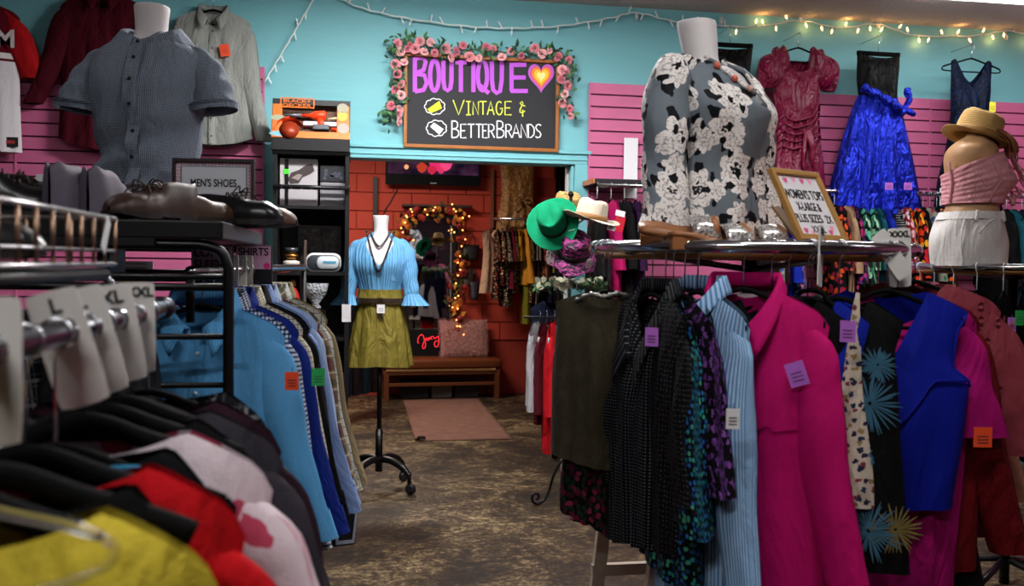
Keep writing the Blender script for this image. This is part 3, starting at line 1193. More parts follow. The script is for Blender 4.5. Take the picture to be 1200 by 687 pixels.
skirt(gown, -.405, -1.25, .145, .355, BLUEM, 9, .036, seed=3, pw=.8, ry=.48)
b = MB()
b.tube(spline([(-.155, -.06, -.36), (-.05, -.115, -.43), (.08, -.115, -.5), (.17, -.05, -.53)], 6), [.03 + .008 * math.sin(k * 1.7) + .004 * math.sin(k * 3.1) for k in range(19)], 8)
b.tube(spline([(.15, -.08, -.51), (.19, -.09, -.44), (.175, -.085, -.38), (.2, -.09, -.36)], 5), [.016, .02, .018, .022, .02, .024, .02, .024, .026, .028, .024, .026, .02, .016, .01, .006], 7)
b.tube(spline([(.15, -.08, -.51), (.21, -.09, -.53), (.24, -.08, -.55)], 5), [.016, .02, .022, .02, .024, .022, .02, .022, .018, .012, .006], 7)
b.build('sash', BLUEM, gown)
hanger(pos, 0, 'black clip hanger carrying the blue skirted gown', w=.165, clip=True)
peg(pos, 'steel peg above the blue skirted gown')

pos = PY(1139, 55, GY)
NAVY = sequin('#050a18', '#123a78', 120)
garment('evening_gown', 'dark navy sequin gown with plunging neck and shoulder straps on the right wall', 'gown', pos, 0, NAVY, L=1.3, sw=.165, drop=.02, nw=.13, fd=.2, bd=.16, np_=1.3, W=[(0, .165), (.15, .16), (.3, .145), (.45, .165), (.7, .24), (1, .3)], th=[(0, .012), (.2, .06), (.5, .09), (1, .14)], fold=(6, .02), neckz=-.09)
g_ = [o for o in bpy.data.objects if o.name.startswith('evening_gown')][-1]
price_tag(g_, (.135, -.06, -.40), 'yellow', .05, .07, lab='yellow price tag at the side seam')
hanger(pos, 0, 'black hanger carrying the dark navy gown', w=.225)
peg(pos, 'steel peg above the dark navy gown')

pos = PY(856, 34, GY)
gown, sf_ = garment('evening_gown', 'strapless gown with black top and white skirt half hidden by the patterned blouse', 'gown', pos, 0, BLKSAT, L=.32, sw=.165, drop=.006, nw=.15, fd=.06, bd=.01, np_=1.4, W=[(0, .165), (.5, .15), (1, .135)], th=[(0, .04), (.3, .075), (1, .08)], fold=(5, .01), neckz=-.12)
skirt(gown, -.42, -1.2, .14, .27, satin('#d8d6da', .4), 8, .02, seed=8)
hanger(pos, 0, 'black clip hanger carrying the black and white gown', w=.165, clip=True)
peg(pos, 'steel peg above the black and white gown')
box('price_card', (0, 0, 0), (.1, .004, .42), plain('#e4e4ea', .6), loc=PY(739, 197, WY - .05))
tag(bpy.data.objects['price_card'], 'tall white paper sheet on pink slats behind the patterned blouse', 'paper')

# black display shelf left of the blouse
e = empty('bracket_shelf', PY(712, 216, WY - .06), 0, 'small black wooden bracket shelf on pink slats above the cream hat', 'shelf')
box('board', (0.02, -.1, 0), (.36, .3, .03), plain('#17141a', .5), e, .003)
for x in (-.12, .14):
    MB().tube([(x, .04, -.15), (x, .03, -.02), (x, -.2, -.02)], .008, 6).build('bracket', BLACK, e)
box('edge_strip', (-.165, -.1, .0), (.012, .3, .034), plain('#b06a3a', .5), e)

# ------------------------------------------------------------------ bookcase and what stands in it
KF = WY - .46                                  # front plane of the bookcase
kx0, kx1 = PY(320, 250, KF).x, PY(409, 250, KF).x
kcx, kw = (kx0 + kx1) / 2, kx1 - kx0
ktop = PY(364, 177, KF).z
kd = .40
BKW = plain('#121214', .42, nz=.3, nsc=20)
kc = empty('bookcase', (kcx, KF, 0), 0, 'tall narrow black bookcase left of the doorway with the toy set on top', 'bookcase')
kzs = [PY(364, y, KF).z for y in (241, 319, 396)]
for s in (-1, 1):
    box('side_panel', (s * (kw / 2 - .012), kd / 2, ktop / 2), (.024, kd, ktop), BKW, kc)
box('back_panel', (0, kd - .006, ktop / 2), (kw - .05, .01, ktop - .02), plain('#0a0a0c', .6), kc)
box('top_board', (0, kd / 2, ktop - .012), (kw + .012, kd + .01, .024), BKW, kc, .003)
for z in kzs + [.75, .4, .06]:
    box('shelf_board', (0, kd / 2 + .004, z - .01), (kw - .05, kd - .02, .02), BKW, kc)
rz = PY(364, 220, KF).z
b = MB().tube([(-kw / 2, -.02, rz), (kw / 2 + .005, -.02, rz)], .014, 8)
b.build('cross_bar', plain('#2a2a2e', .35, .6), kc)
pg = MB().lathe([(.0, 0), (.008, 0), (.008, .03), (0.0001, .034)], 8, rot=Matrix.Rotation(R(90), 3, 'X')).mesh('peg', BLACK)
for i in range(7):
    linked(pg, 'peg', kc, (-kw / 2 + .05 + i * (kw - .1) / 6, -.03, rz - .006))
sc_ = box('sticker', (kw / 2 - .012, -.002, PY(396, 367, KF).z), (.055, .004, .11), plain('#c9c7cb', .6), kc)
sc_['label'] = 'white price sticker on the bookcase edge'


def kp(px, py, dy=.1):
    return PY(px, py, KF + dy)


def std_box(name, px0, px1, py0, py1, dep, m, label, cat, dy=.06, bev=.002, zbase=None):
    a, b = kp(px0, py0, dy), kp(px1, py1, dy)
    z0 = b.z if zbase is None else zbase
    h = a.z - b.z
    w_ = b.x - a.x
    e = empty(name, ((a.x + b.x) / 2, KF + dy, z0), 0, label, cat)
    box('body', (0, dep / 2, h / 2), (w_, dep, h), m, e, bev)
    return e, w_, h


# shoe box with a printed shoe
e, w_, h = std_box('shoe_box', 328, 372, 186, 217, .25, plain('#a9a6aa', .6), 'grey box printed with a dark clog, on the bookcase upper bay', 'box', zbase=kzs[0])
bpy.data.objects[e.children[0].name].scale.z = 1.0
e.location.z = kzs[0]
hh = kp(350, 186, .06).z - kzs[0]
e.children[0].scale.z = hh / h
pr = MB()
pr.poly([(x * w_, hh * (.45 + y * .5)) for x, y in [(-.3, .2), (-.2, .5), (0, .62), (.2, .85), (.36, .9), (.42, .6), (.3, .45), (.1, .3), (.0, .05), (-.22, .02)]], .0015)
pr.build('printed_clog', plain('#3b3232', .6), e, False)
pr = MB().poly([(x * w_, hh * (.45 + y * .5)) for x, y in [(-.2, .28), (-.02, .45), (.1, .42), (0, .18)]], .002)
pr.build('printed_insole', plain('#8c7f7a', .6), e, False)
box('strap', (-w_ * .32, -.003, hh * .5), (.022, .004, hh), BLACK, e)
box('green_label', (-w_ * .32, -.006, hh * .72), (.03, .003, .03), plain('#3fe02c', .6), e)['label'] = 'bright green price label'
box('lid_line', (0, -.002, hh * .44), (w_, .003, .006), plain('#5a575c', .6), e)

for nm, r_, lab in (('carton', (375, 404, 197, 217), 'small dark carton printed with stars beside the grey clog box'),):
    e, w_, h = std_box(nm, *r_, .2, plain('#1b1c22', .5), lab, 'box')
    e.location.z = kzs[0] + .155
    st = MB()
    for k in range(9):
        x, z = (hsh('s', k) - .5) * w_ * .8, h * (.15 + .7 * hsh('t', k))
        st.poly([(x + .012 * math.cos(a), z + .012 * math.sin(a)) for a in [2 * PI * q / 8 for q in range(8)]], .0015)
    st.build('printed_spots', plain('#3d4250', .6), e, False)
e, w_, h = std_box('carton', 375, 404, 228, 240, .2, plain('#7c7c82', .6), 'flat grey carton with dark middle stripe under the star printed carton', 'box', zbase=kzs[0])
e.location.z = kzs[0]
e.children[0].scale.z = .15 / h
box('stripe', (0, -.002, .07), (w_ * .98, .003, .022), plain('#1c1c20', .6), e)
e, w_, h = std_box('framed_mirror', 349, 400, 263, 318, .03, plain('#14110f', .4), 'dark box with mottled face leaning at the back of the bookcase middle bay', 'box', dy=.26, zbase=kzs[1])
n = N('mottle')
box('mottled_face', (0, -.003, h / 2), (w_ - .04, .004, h - .04), n.done(n.ramp(n.noise(n.obj, 28, 6), [(.4, '#0d0b0a'), (.6, '#3c3330'), (.75, '#6d605c')]), .35), e)
# headset
a, b_ = kp(358, 293, .04), kp(400, 316, .04)
hw_, hh_ = (b_.x - a.x), (a.z - b_.z)
e = empty('goggle_headset', ((a.x + b_.x) / 2, KF + .04, kzs[1]), 0, 'white and dark grey goggle headset on the bookcase middle shelf', 'headset')


def rr_box(w_, h, r, d, y0, zc, n_=5):
    pts = []
    for cx, cz, a0 in ((w_ / 2 - r, h / 2 - r, 0), (-w_ / 2 + r, h / 2 - r, 90), (-w_ / 2 + r, -h / 2 + r, 180), (w_ / 2 - r, -h / 2 + r, 270)):
        pts += [(cx + r * math.cos(R(a0 + 90 * i / n_)), cz + r * math.sin(R(a0 + 90 * i / n_))) for i in range(n_ + 1)]
    b = MB()
    m = len(pts)
    for k, (yy, s_) in enumerate(((y0 + d, 1), (y0 + d * .15, 1), (y0, .94))):
        for x, z in pts:
            b.add((x * s_, yy, zc + z * s_))
    for k in range(2):
        for i in range(m):
            b.face((k * m + i, k * m + (i + 1) % m, (k + 1) * m + (i + 1) % m, (k + 1) * m + i))
    b.face(range(2 * m, 3 * m))
    b.face(list(range(m))[::-1])
    return b


rr_box(hw_, hh_, hh_ * .4, .12, 0, hh_ / 2).build('shell', plain('#d5d8da', .35), e)
rr_box(hw_ * .9, hh_ * .8, hh_ * .34, .02, -.008, hh_ / 2).build('face_plate', plain('#2c3138', .4), e)
q = rr_box(hw_ * .62, hh_ * .66, hh_ * .28, .02, -.016, hh_ / 2).build('front_cover', plain('#b9c2c8', .4), e)
q.location = (hw_ * .12, 0, 0)
box('printed_line', (hw_ * .17, -.0175, hh_ * .52), (hw_ * .36, .002, hh_ * .12), plain('#4a8fae', .5), e)
# lidded bowl on wooden block
q = kp(341, 317, .05)
e = empty('lidded_bowl', (q.x, q.y + .05, kzs[1]), 0, 'small glass topped brass bowl on a wooden base, bookcase middle shelf', 'bowl')
box('wooden_base', (0, 0, .017), (.13, .09, .034), plain('#8a5a38', .5, nz=.4), e, .003)
MB().lathe([(.03, .034), (.05, .04), (.052, .065), (.03, .072)], 16).build('bowl', plain('#c9c2ba', .35), e)
MB().lathe([(.02, .072), (.044, .09), (.046, .105), (.03, .115), (.0001, .116)], 16).build('brass_middle', plain('#a5713c', .25, .9), e)
MB().lathe([(.03, .115), (.042, .13), (.042, .15), (.0001, .152)], 16).build('top', plain('#4d4f55', .2, .6), e)
box('divider', (.085, 0, .1), (.012, .1, .2), plain('#54463c', .5), e)
# lower bay
q = kp(343, 344, .08)
e = empty('figurine', (q.x, q.y, kzs[1] - .34), 0, 'small red robed figurine with gold top, lower bay of the bookcase', 'figurine')
box('plinth', (0, 0, .05), (.1, .1, .1), BLACK, e)
MB().lathe([(.05, .1), (.052, .15), (.036, .21), (.02, .24), (.0001, .245)], 14).build('robe', plain('#a51f1f', .5), e)
MB().ball((0, 0, .265), (.022, .022, .028), 10).build('head', plain('#b98a3c', .35, .5), e)
q = kp(370, 344, .08)
e = empty('glass_dish', (q.x, q.y, kzs[1] - .34), 0, 'cut glass dish catching light in the lower bay of the bookcase', 'dish')
n = N('cutglass')
MB().lathe([(.03, .1), (.035, .12), (.02, .14), (.065, .2), (.085, .27), (.078, .27), (.06, .21), (.0001, .16)], 18).build('dish', n.done('#cfd6dc', .05, 0, n.vor(n.obj, 60, 1, dim='3D').outputs['Distance'], .01, 1.0, spec=.9, Transmission_Weight=.6), e)
box('plinth', (0, 0, .05), (.12, .12, .1), BLACK, e)

# toy tool set in a slanted window box
tf = KF - .03
a, b_ = PY(318, 116, tf), PY(410, 164, tf)
tw_, th_ = b_.x - a.x, PY(364, 114, tf).z - ktop
e = empty('toy_tool_set', ((a.x + b_.x) / 2, tf, ktop), 0, 'orange and black window box of toy power tools on top of the bookcase', 'toy set')
ORG = plain('#c9640c', .5)
prof = [(0, 0), (0, .075), (.09, th_), (.16, th_), (.16, 0)]
for s in (-1, 1):
    b = MB()
    for x in (s * tw_ / 2, s * (tw_ / 2 - .006)):
        for y, z in prof:
            b.add((x, y, z))
    m = 5
    b.face(range(m))
    b.face(list(range(m, 2 * m))[::-1])
    for i in range(m):
        b.face((i, (i + 1) % m, m + (i + 1) % m, m + i))
    b.build('side_panel', BLACK, e, False)
box('bottom_tray', (0, .08, .036), (tw_ - .012, .16, .072), plain('#141418', .5), e)
SL = math.atan2(.09, th_ - .075)
sr = (-SL, 0, 0)
slh = math.hypot(.09, th_ - .075)
fr = empty('front_panel', (0, 0, .075), 0)
fr.parent = e
fr.rotation_euler = sr
WH = slh
box('left_strip', (-tw_ / 2 + .03, .004, WH * .43), (.06, .008, WH * .86), ORG, fr)
box('right_strip', (tw_ / 2 - .04, .004, WH * .43), (.08, .008, WH * .86), ORG, fr)
box('bottom_strip', (0, .003, .022), (tw_, .008, .044), ORG, fr)
box('top_strip', (0, .004, WH * .93), (tw_, .008, WH * .14), plain('#17171a', .5), fr)
box('window_back', (0, .055, WH * .5), (tw_ - .02, .006, WH), plain('#5a3d2c', .7, nz=.5, nsc=14), fr)
lf = MB()
for c_, d_ in (((0, 0, .034), (.2, .003, .006)), ((0, 0, -.03), (.2, .003, .006)), ((-.1, 0, 0), (.006, .003, .07)), ((.1, 0, 0), (.006, .003, .07))):
    lf.box(c_, d_)
lg = lf.build('logo_frame', ORG, fr, False, loc=(-tw_ / 2 + .15, -.002, WH * .89))
text('lettering', 'BLACK+\nDECKER', .033, ORG, fr, (-tw_ / 2 + .15, -.0035, WH * .89), bold=.0006, fit=(.17, .052))
for i, (x, z, w2, c2) in enumerate(((.19, .80, .07, '#8a8672'), (.19, .60, .06, '#a9ad3a'), (.195, .28, .07, '#8a867f'))):
    MB().poly([(.5 * w2 * math.cos(t_), .035 * math.sin(t_)) for t_ in [2 * PI * k / 14 for k in range(14)]], 0).build('printed_badge', plain(c2, .6), fr, False, loc=(x, -.002, z * WH))
MB().poly([(.07 * math.cos(t_), .018 * math.sin(t_)) for t_ in [2 * PI * k / 16 for k in range(16)]], 0).build('printed_badge', plain('#6a98a8', .6), fr, False, loc=(-.18, -.002, .09 * WH))
MB().poly([(.045 * math.cos(t_), .02 * math.sin(t_)) for t_ in [2 * PI * k / 16 for k in range(16)]], 0).build('printed_badge', plain('#8c8f76', .6), fr, False, loc=(-.2, -.002, .5 * WH))
TOY = plain('#dd3a14', .3)
b = MB()
b.grid(lambda u, v: (Vector((.085 * (1 - .0 * v) * math.cos(PI * u), .035 - .05 * math.sin(PI * v), .085 * math.sin(PI * u) * (1 - .25 * abs(2 * v - 1)))), (u, v)), 14, 6)
sw_ = b.build('saw_guard', TOY, fr, loc=(-.13, .0, .05))
MB().lathe([(.0001, 0), (.055, .0), (.06, .004), (.0001, .006)], 20, rot=Matrix.Rotation(R(90), 3, 'X')).build('saw_blade', plain('#8a3018', .35), fr, loc=(-.13, .0, .05))
b = MB()
b.tube([(-.1, .02, 0), (-.03, .02, 0), (0.0, .02, .0), (.06, .02, .002), (.07, .02, 0)], [.008, .012, .03, .034, .02], 10)
b.tube([(.03, .02, -.01), (.045, .02, -.085)], [.02, .024], 10)
b.build('toy_drill', TOY, fr, loc=(.02, .0, WH * .62))
MB().tube([(-.2, .02, 0), (-.08, .02, 0)], [.004, .014], 8).build('drill_bit', plain('#6d6a70', .4, .5), fr, loc=(.02, .0, WH * .62))
box('battery_pack', (.06, .01, .075), (.1, .04, .035), plain('#2c3038', .4), fr, .004)
MB().tube([(.12, .015, .07), (.22, .015, .075)], [.012, .018], 8).build('toy_screwdriver', TOY, fr)
box('tool_tray', (.06, .03, .11), (.22, .03, .03), plain('#b9b6c4', .5), fr, .004)
MB().tube([(.1, .02, .145), (.2, .02, .16)], .008, 8).build('toy_wrench', plain('#c9c49a', .4), fr)

# ------------------------------------------------------------------ red room
RY = BY - .02
lamp('room_light', 'AREA', (-.2, 8.6, 2.86), 95, (1, .86, .74), 1.2, .5)
# television
a, b_ = PY(452, 184, RY - .12), PY(563, 219, RY - .12)
tvw = b_.x - a.x
e = empty('television', ((a.x + b_.x) / 2, RY - .12, b_.z), 0, 'black flat television high on the red block wall showing pink roses', 'television')
tvh = tvw * .58
tvb = empty('cabinet', (0, 0, 0))
tvb.parent = e
tvb.rotation_euler = (R(8), 0, 0)
box('casing', (0, .03, tvh / 2), (tvw, .06, tvh), plain('#0b0b0e', .25), tvb, .006)
SCR = N('screen')
u_ = SCR.obj
_v = SCR.noise(u_, 5, 2)
sc_ = SCR.done('#0a0810', .2, emit=SCR.ramp(_v, [(.4, '#1b1028'), (.52, '#46243f'), (.62, '#5a3258')]), es=.5)
box('screen', (0, -.003, tvh * .56), (tvw - .05, .006, tvh * .72), sc_, tvb)
tvc = .125
for x, z, r_, c_ in ((-.13, tvc + .07, .055, '#a8321e'), (-.02, tvc + .05, .05, '#b31d3c'), (.02, tvc + .11, .07, '#d02a68'), (.13, tvc + .12, .075, '#e2447f'), (.08, tvc + .05, .04, '#c43060'), (-.3, tvc + .07, .025, '#e8a070')):
    MB().poly([(x + r_ * (1 + .12 * math.sin(5 * t_)) * math.cos(t_), z + r_ * (1 + .12 * math.cos(4 * t_)) * math.sin(t_)) for t_ in [2 * PI * k / 20 for k in range(20)]], .0075).build('screen_flower', plain(c_, .4, Emission_Color=srgb(c_), Emission_Strength=.8), tvb, False)
box('logo_bar', (0, -.002, .026), (.07, .004, .008), plain('#b8b8bc', .4), tvb)
box('wall_mount', (0, .085, tvh / 2), (.3, .08, .2), BLACK, e)
b = MB().tube(spline([PY(466, 221, RY), PY(458, 236, RY), PY(449, 254, RY), PY(446, 300, RY)], 6), .007, 6).build('television_cable', BLACK)
tag(b, 'black cable hanging down the red wall below the television', 'cable')
a = PY(440, 210, RY - .03)
b = box('upright_post', (0, 0, -.35), (.05, .05, .75), plain('#161214', .5), loc=a, bev=.003)
tag(b, 'black upright wooden post against the red wall above the blue blouse form', 'post')
a = PY(577, 214, RY - .02)
b = box('wall_batten', (0, 0, -.25), (.035, .03, .8), plain('#7c4a2c', .6, nz=.4), loc=a, bev=.002)
tag(b, 'thin brown wooden batten on the red wall beside the brocade gown', 'batten')

# mirror
MYm = RY - .05
a, b_ = PY(474, 252, MYm), PY(534, 424, MYm)
mw, mh = b_.x - a.x, a.z - b_.z
e = empty('wall_mirror', ((a.x + b_.x) / 2, MYm, b_.z), 0, 'tall black framed mirror on the red wall behind the bench', 'mirror')
MF = plain('#120d0c', .4)
for c_, d_ in (((-mw / 2 + .03, 0, mh / 2), (.06, .04, mh)), ((mw / 2 - .03, 0, mh / 2), (.06, .04, mh)), ((0, 0, mh - .03), (mw - .12, .04, .06)), ((0, 0, .03), (mw - .12, .04, .06))):
    box('frame_bar', c_, d_, MF, e, .004)
box('glass', (0, .006, mh / 2), (mw - .11, .01, mh - .11), plain('#b9b9bd', .02, 1.0), e)
a, b_ = PY(471, 241, MYm), PY(552, 241, MYm)
e = empty('wall_shelf', ((a.x + b_.x) / 2, RY, a.z), 0, 'dark wooden shelf board above the mirror on the red wall', 'shelf')
box('board', (0, -.09, 0), (b_.x - a.x, .18, .025), plain('#2f2018', .55, nz=.4), e, .003)
for s in (-1, 1):
    box('bracket', (s * .25, -.06, -.04), (.02, .11, .06), BLACK, e)

# autumn garland with lights around the mirror
gx = [PY(x, y, MYm - .08) for x, y in ((476, 345), (475, 310), (475, 280), (476, 258), (490, 250), (510, 248), (530, 247), (538, 262), (538, 290), (539, 320), (536, 350), (535, 375), (534, 395))]
e = empty('autumn_garland', gx[5], 0, 'autumn leaf and flower garland with amber lights round the mirror', 'garland')
gp = spline(gx, 8)
MB().tube([p - gx[5] for p in gp], .012, 5).build('vine', plain('#2a1c12', .8), e)
AL = [leaf_mesh(plain(c_, .7), .085, .05) for c_ in ('#4a3a18', '#7a3a14', '#2f3a1c', '#8a1f16', '#9a6a20')]
for i in range(170):
    p = rnd.choice(gp) - gx[5]
    linked(AL[i % 5], 'leaf', e, p + Vector((rnd.gauss(0, .05), rnd.uniform(-.05, .02), rnd.gauss(0, .045))), (rnd.uniform(-.8, .8), rnd.uniform(0, 6.28), rnd.uniform(-1, 1)), rnd.uniform(.7, 1.2))
AF = []
for c_ in ('#8a1416', '#8a4412', '#96601c', '#6a0f1a'):
    b = MB()
    for k in range(10):
        a0 = k * 2 * PI / 10
        b.grid(lambda u, v, a0=a0, k=k: (Vector((math.cos(a0 + (u - .5) * .9) * .05 * v, -.012 - .02 * (1 - v) * (1 + k % 2), math.sin(a0 + (u - .5) * .9) * .05 * v)), (u, v)), 2, 3)
    b.ball((0, -.03, 0), .014, 8)
    AF.append(b.mesh('flower', plain(c_, .7)))
for i in range(26):
    p = gp[int((i + .5) / 26 * len(gp))] - gx[5]
    linked(AF[i % 4], 'flower', e, p + Vector((rnd.gauss(0, .025), -.04, rnd.gauss(0, .02))), (rnd.uniform(-.4, .4), rnd.uniform(0, 6), rnd.uniform(-.4, .4)), rnd.uniform(.6, .95))
am = MB().ball((0, 0, 0), .009, 8).mesh('amber_light', plain('#ffb060', .4, Emission_Color=(1, .42, .1, 1), Emission_Strength=4.0))
for i in range(44):
    p = gp[int((i + .5) / 44 * len(gp))] - gx[5]
    q = linked(am, 'amber_light', e, p + Vector((rnd.gauss(0, .045), -.075, rnd.gauss(0, .03))))
    if i % 7 == 3:
        lamp('amber_glow', 'POINT', (0, -.03, 0), .25, (1, .45, .15), .02, parent=q)

# bench
fl, frr = PZ(450, 470.5, 0), PZ(585, 467.5, 0)
bw_ = (frr - fl).length
bpos = (fl + frr) / 2
brz = math.atan2((frr - fl).y, (frr - fl).x)
e = empty('bench', bpos, brz, 'wooden bench with woven edge and brown leather cushion under the mirror', 'bench')
BW = plain('#6d3a1c', .45, nz=.4, nsc=30)
D = .42
lm = MB().box((0, 0, .145), (.05, .05, .29)).mesh('leg', BW, False)
for x in (-bw_ / 2 + .025, bw_ / 2 - .025):
    for y in (.025, D - .025):
        linked(lm, 'leg', e, (x, y, 0))
for y in (.02, D - .02):
    box('rail', (0, y, .30), (bw_ + .02, .035, .05), BW, e, .004)
    box('stretcher', (0, y, .17), (bw_ - .1, .03, .035), BW, e, .004)
for x in (-bw_ / 2 + .02, bw_ / 2 - .02):
    box('end_rail', (x, D / 2, .30), (.035, D - .08, .05), BW, e, .004)
b = MB()
k = int(bw_ / .022)
for i in range(k):
    b.tube([(-bw_ / 2 + .03 + i * (bw_ - .06) / k, -.002, .31), (-bw_ / 2 + .03 + i * (bw_ - .06) / k, -.004, .335), (-bw_ / 2 + .03 + i * (bw_ - .06) / k, .04, .342), (-bw_ / 2 + .03 + i * (bw_ - .06) / k, D - .03, .342)], .0085, 5)
tag(b.build('woven_seat', plain('#b08654', .7), e), kind='stuff')
cb = MB()
rr_b = rr_box(bw_ + .06, D + .02, .04, .1, 0, 0)
for x, y, z in rr_b.v:
    pass
cu_ = MB()


def cush(u, v):
    a = 2 * PI * u
    ca, sa = math.cos(a), math.sin(a)
    x = math.copysign(abs(ca) ** .16, ca) * (bw_ / 2 + .04)
    y = math.copysign(abs(sa) ** .16, sa) * (D / 2 + .015)
    k_ = [0, .985, 1.0, 1.0, .985, .9, .5, 0][min(7, int(v * 7 + .001))]
    z = [0, 0, .02, .07, .088, .098, .104, .106][min(7, int(v * 7 + .001))]
    return Vector((x * k_, D / 2 + y * k_, .342 + z)), (x, y)


cu_.grid(cush, 48, 7, True).build('cushion', plain('#6b3517', .38, nz=.3, nsc=14, bump=.2, bsc=20), e)
# items under bench
for i, (x, z, sx, sz, c_) in enumerate(((-.28, .09, .3, .17, '#191417'), (.02, .08, .22, .15, '#56524f'), (.3, .07, .26, .13, '#2a2224'))):
    p = Vector(bpos) + Matrix.Rotation(brz, 3, 'Z') @ Vector((x, .25, 0))
    o = box('storage_box', (0, 0, z), (sx, .24, sz), plain(c_, .7), loc=p, bev=.004)
    box('lid', (0, 0, z + sz / 2 + .008), (sx + .012, .25, .016), plain(c_, .6), o)
    tag(o, ('black', 'grey', 'dark brown')[i] + ' lidded box in the shade under the bench, ' + ('leftmost', 'middle', 'rightmost') [i] + ' of three', 'box')

# fur pillow
a = Vector(bpos) + Matrix.Rotation(brz, 3, 'Z') @ Vector((0, .27, .51))
pc = PY(543, 397, a.y)
pw_ = (PY(571, 397, a.y) - PY(515, 397, a.y)).x
ph_ = (PY(543, 375, a.y) - PY(543, 419, a.y)).z
n = N('fur')
FURM = n.done(n.mix(n.noise(n.obj, 40, 5), '#a8625a', '#d7a09a'), .9, 0, n.noise(n.obj, 90, 4), .02, 1.0, sheen=.5)


def pil(u, v):
    # both faces joined at the seam
    x, z = (u * 2 - 1), (v * 2 - 1)
    return x, z


b = MB()
for s in (-1, 1):
    def fn(u, v, s=s):
        x, z = u * 2 - 1, v * 2 - 1
        e_ = (1 - x ** 4) * (1 - z ** 4)
        pin = 1 - .05 * (1 - abs(x) ** 3) * abs(z) ** 3
        pin2 = 1 - .05 * (1 - abs(z) ** 3) * abs(x) ** 3
        q = Vector((x * pw_ / 2 * pin2, s * .075 * e_ ** .55, z * ph_ / 2 * pin))
        return q, (x, z)
    b.grid(fn, 24, 24, flip=s > 0)
o = b.build('fur_pillow', FURM, None, True, loc=pc, rot=(R(-14), 0, brz))
tag(o, 'square fluffy dusty pink fur pillow leaning on the bench', 'pillow')
b = MB()
rf = random.Random(9)
for i in range(3600):
    x, z = rf.uniform(-1, 1), rf.uniform(-1, 1)
    e_ = (1 - x ** 4) * (1 - z ** 4)
    p = Vector((x * pw_ / 2, -.075 * e_ ** .55, z * ph_ / 2))
    d = Vector((x * .8 + rf.gauss(0, .5), -.9 * e_ - .1 + rf.gauss(0, .2), z * .8 - .35 + rf.gauss(0, .5))).normalized() * rf.uniform(.018, .038)
    sd = d.cross(Vector((0, 1, .3))).normalized() * .0022
    i0 = len(b.v)
    b.add(p - sd, (x, z)); b.add(p + sd, (x, z)); b.add(p + d, (x, z))
    b.face((i0, i0 + 1, i0 + 2))
tag(b.build('fur', FURM, o), kind='stuff')

# black sign with red script
a_, b_ = PY(483, 387, a.y + .04), PY(521, 420, a.y + .04)
o = box('script_sign', (0, .015, 0), (b_.x - a_.x + .03, .03, a_.z - b_.z + .02), plain('#08080a', .4), loc=((a_.x + b_.x) / 2, a.y + .04, (a_.z + b_.z) / 2), bev=.003)
tag(o, 'black panel with glowing red script leaning on the bench beside the pillow', 'sign')
ox_, oz_ = o.location.x, o.location.z
# crop frame: (460,320) x3.756
jz = [[(165, 345), (145, 310), (165, 230), (210, 190), (245, 210), (262, 280), (285, 340), (280, 410), (250, 440), (232, 400), (250, 335), (290, 262)],
      [(298, 238), (305, 285), (325, 290), (340, 240), (347, 286)], [(362, 235), (367, 274)], [(412, 217), (386, 230), (384, 260), (412, 266)],
      [(430, 220), (440, 255), (470, 250), (515, 215), (520, 300), (510, 380), (475, 410), (445, 375), (455, 320), (495, 295)]]
neon = plain('#ff2a30', .4, Emission_Color=(1, .03, .05, 1), Emission_Strength=1.3)
for st in jz:
    pts = []
    for x, y in st:
        q = PY(*crop(x, y, 480, 380, 15.26), a.y + .03)
        pts.append((q.x - ox_, -.006, q.z - oz_))
    MB().tube(spline(pts, 4), .0036, 6).build('letter', neon, o)

# rug
rc = [PZ(*p, .006) for p in ((472.5, 469.5), (561, 467.5), (600, 514), (487, 517))]
rcen = sum(rc, Vector()) / 4
n = N('rug')
RUGM = n.done(n.mix(n.noise(n.obj, 9, 6), '#5c3d33', n.mix(n.noise(n.obj, 45, 4), '#94705f', '#6e4c46')), .95, 0, n.noise(n.obj, 200, 2), .006, .6)
b = MB()


def rugf(u, v):
    p = (rc[0] * (1 - u) + rc[1] * u) * (1 - v) + (rc[3] * (1 - u) + rc[2] * u) * v - rcen
    p.z = .006 + .0015 * math.sin(9 * u + 7 * v)
    if v > .93 and u < .09:
        p.z += .02 * (v - .93) / .07 * (1 - u / .09)
    return p, (p.x, p.y)


b.grid(rugf, 22, 30, flip=True)
o = b.build('floor_rug', RUGM, loc=(rcen.x, rcen.y, 0), solid=.008)
tag(o, 'faded pink brown rug with one curled corner on the back room floor', 'rug')
b = MB()
for v_ in (0, 1):
    for i in range(60):
        p, _ = rugf(i / 59, v_)
        b.box((p.x, p.y + (.012 if v_ == 0 else -.012), .008), (.006, .03, .004))
tag(b.build('fringe', plain('#6a4a3e', .9), o, False), kind='stuff')
p, _ = rugf(.02, 1)
MB().tube(spline([p + Vector((0, -.02, .012)), p + Vector((.03, -.035, .02)), p + Vector((.06, -.03, .012))], 4), .014, 7).build('curled_corner', plain('#1a1312', .8), o)

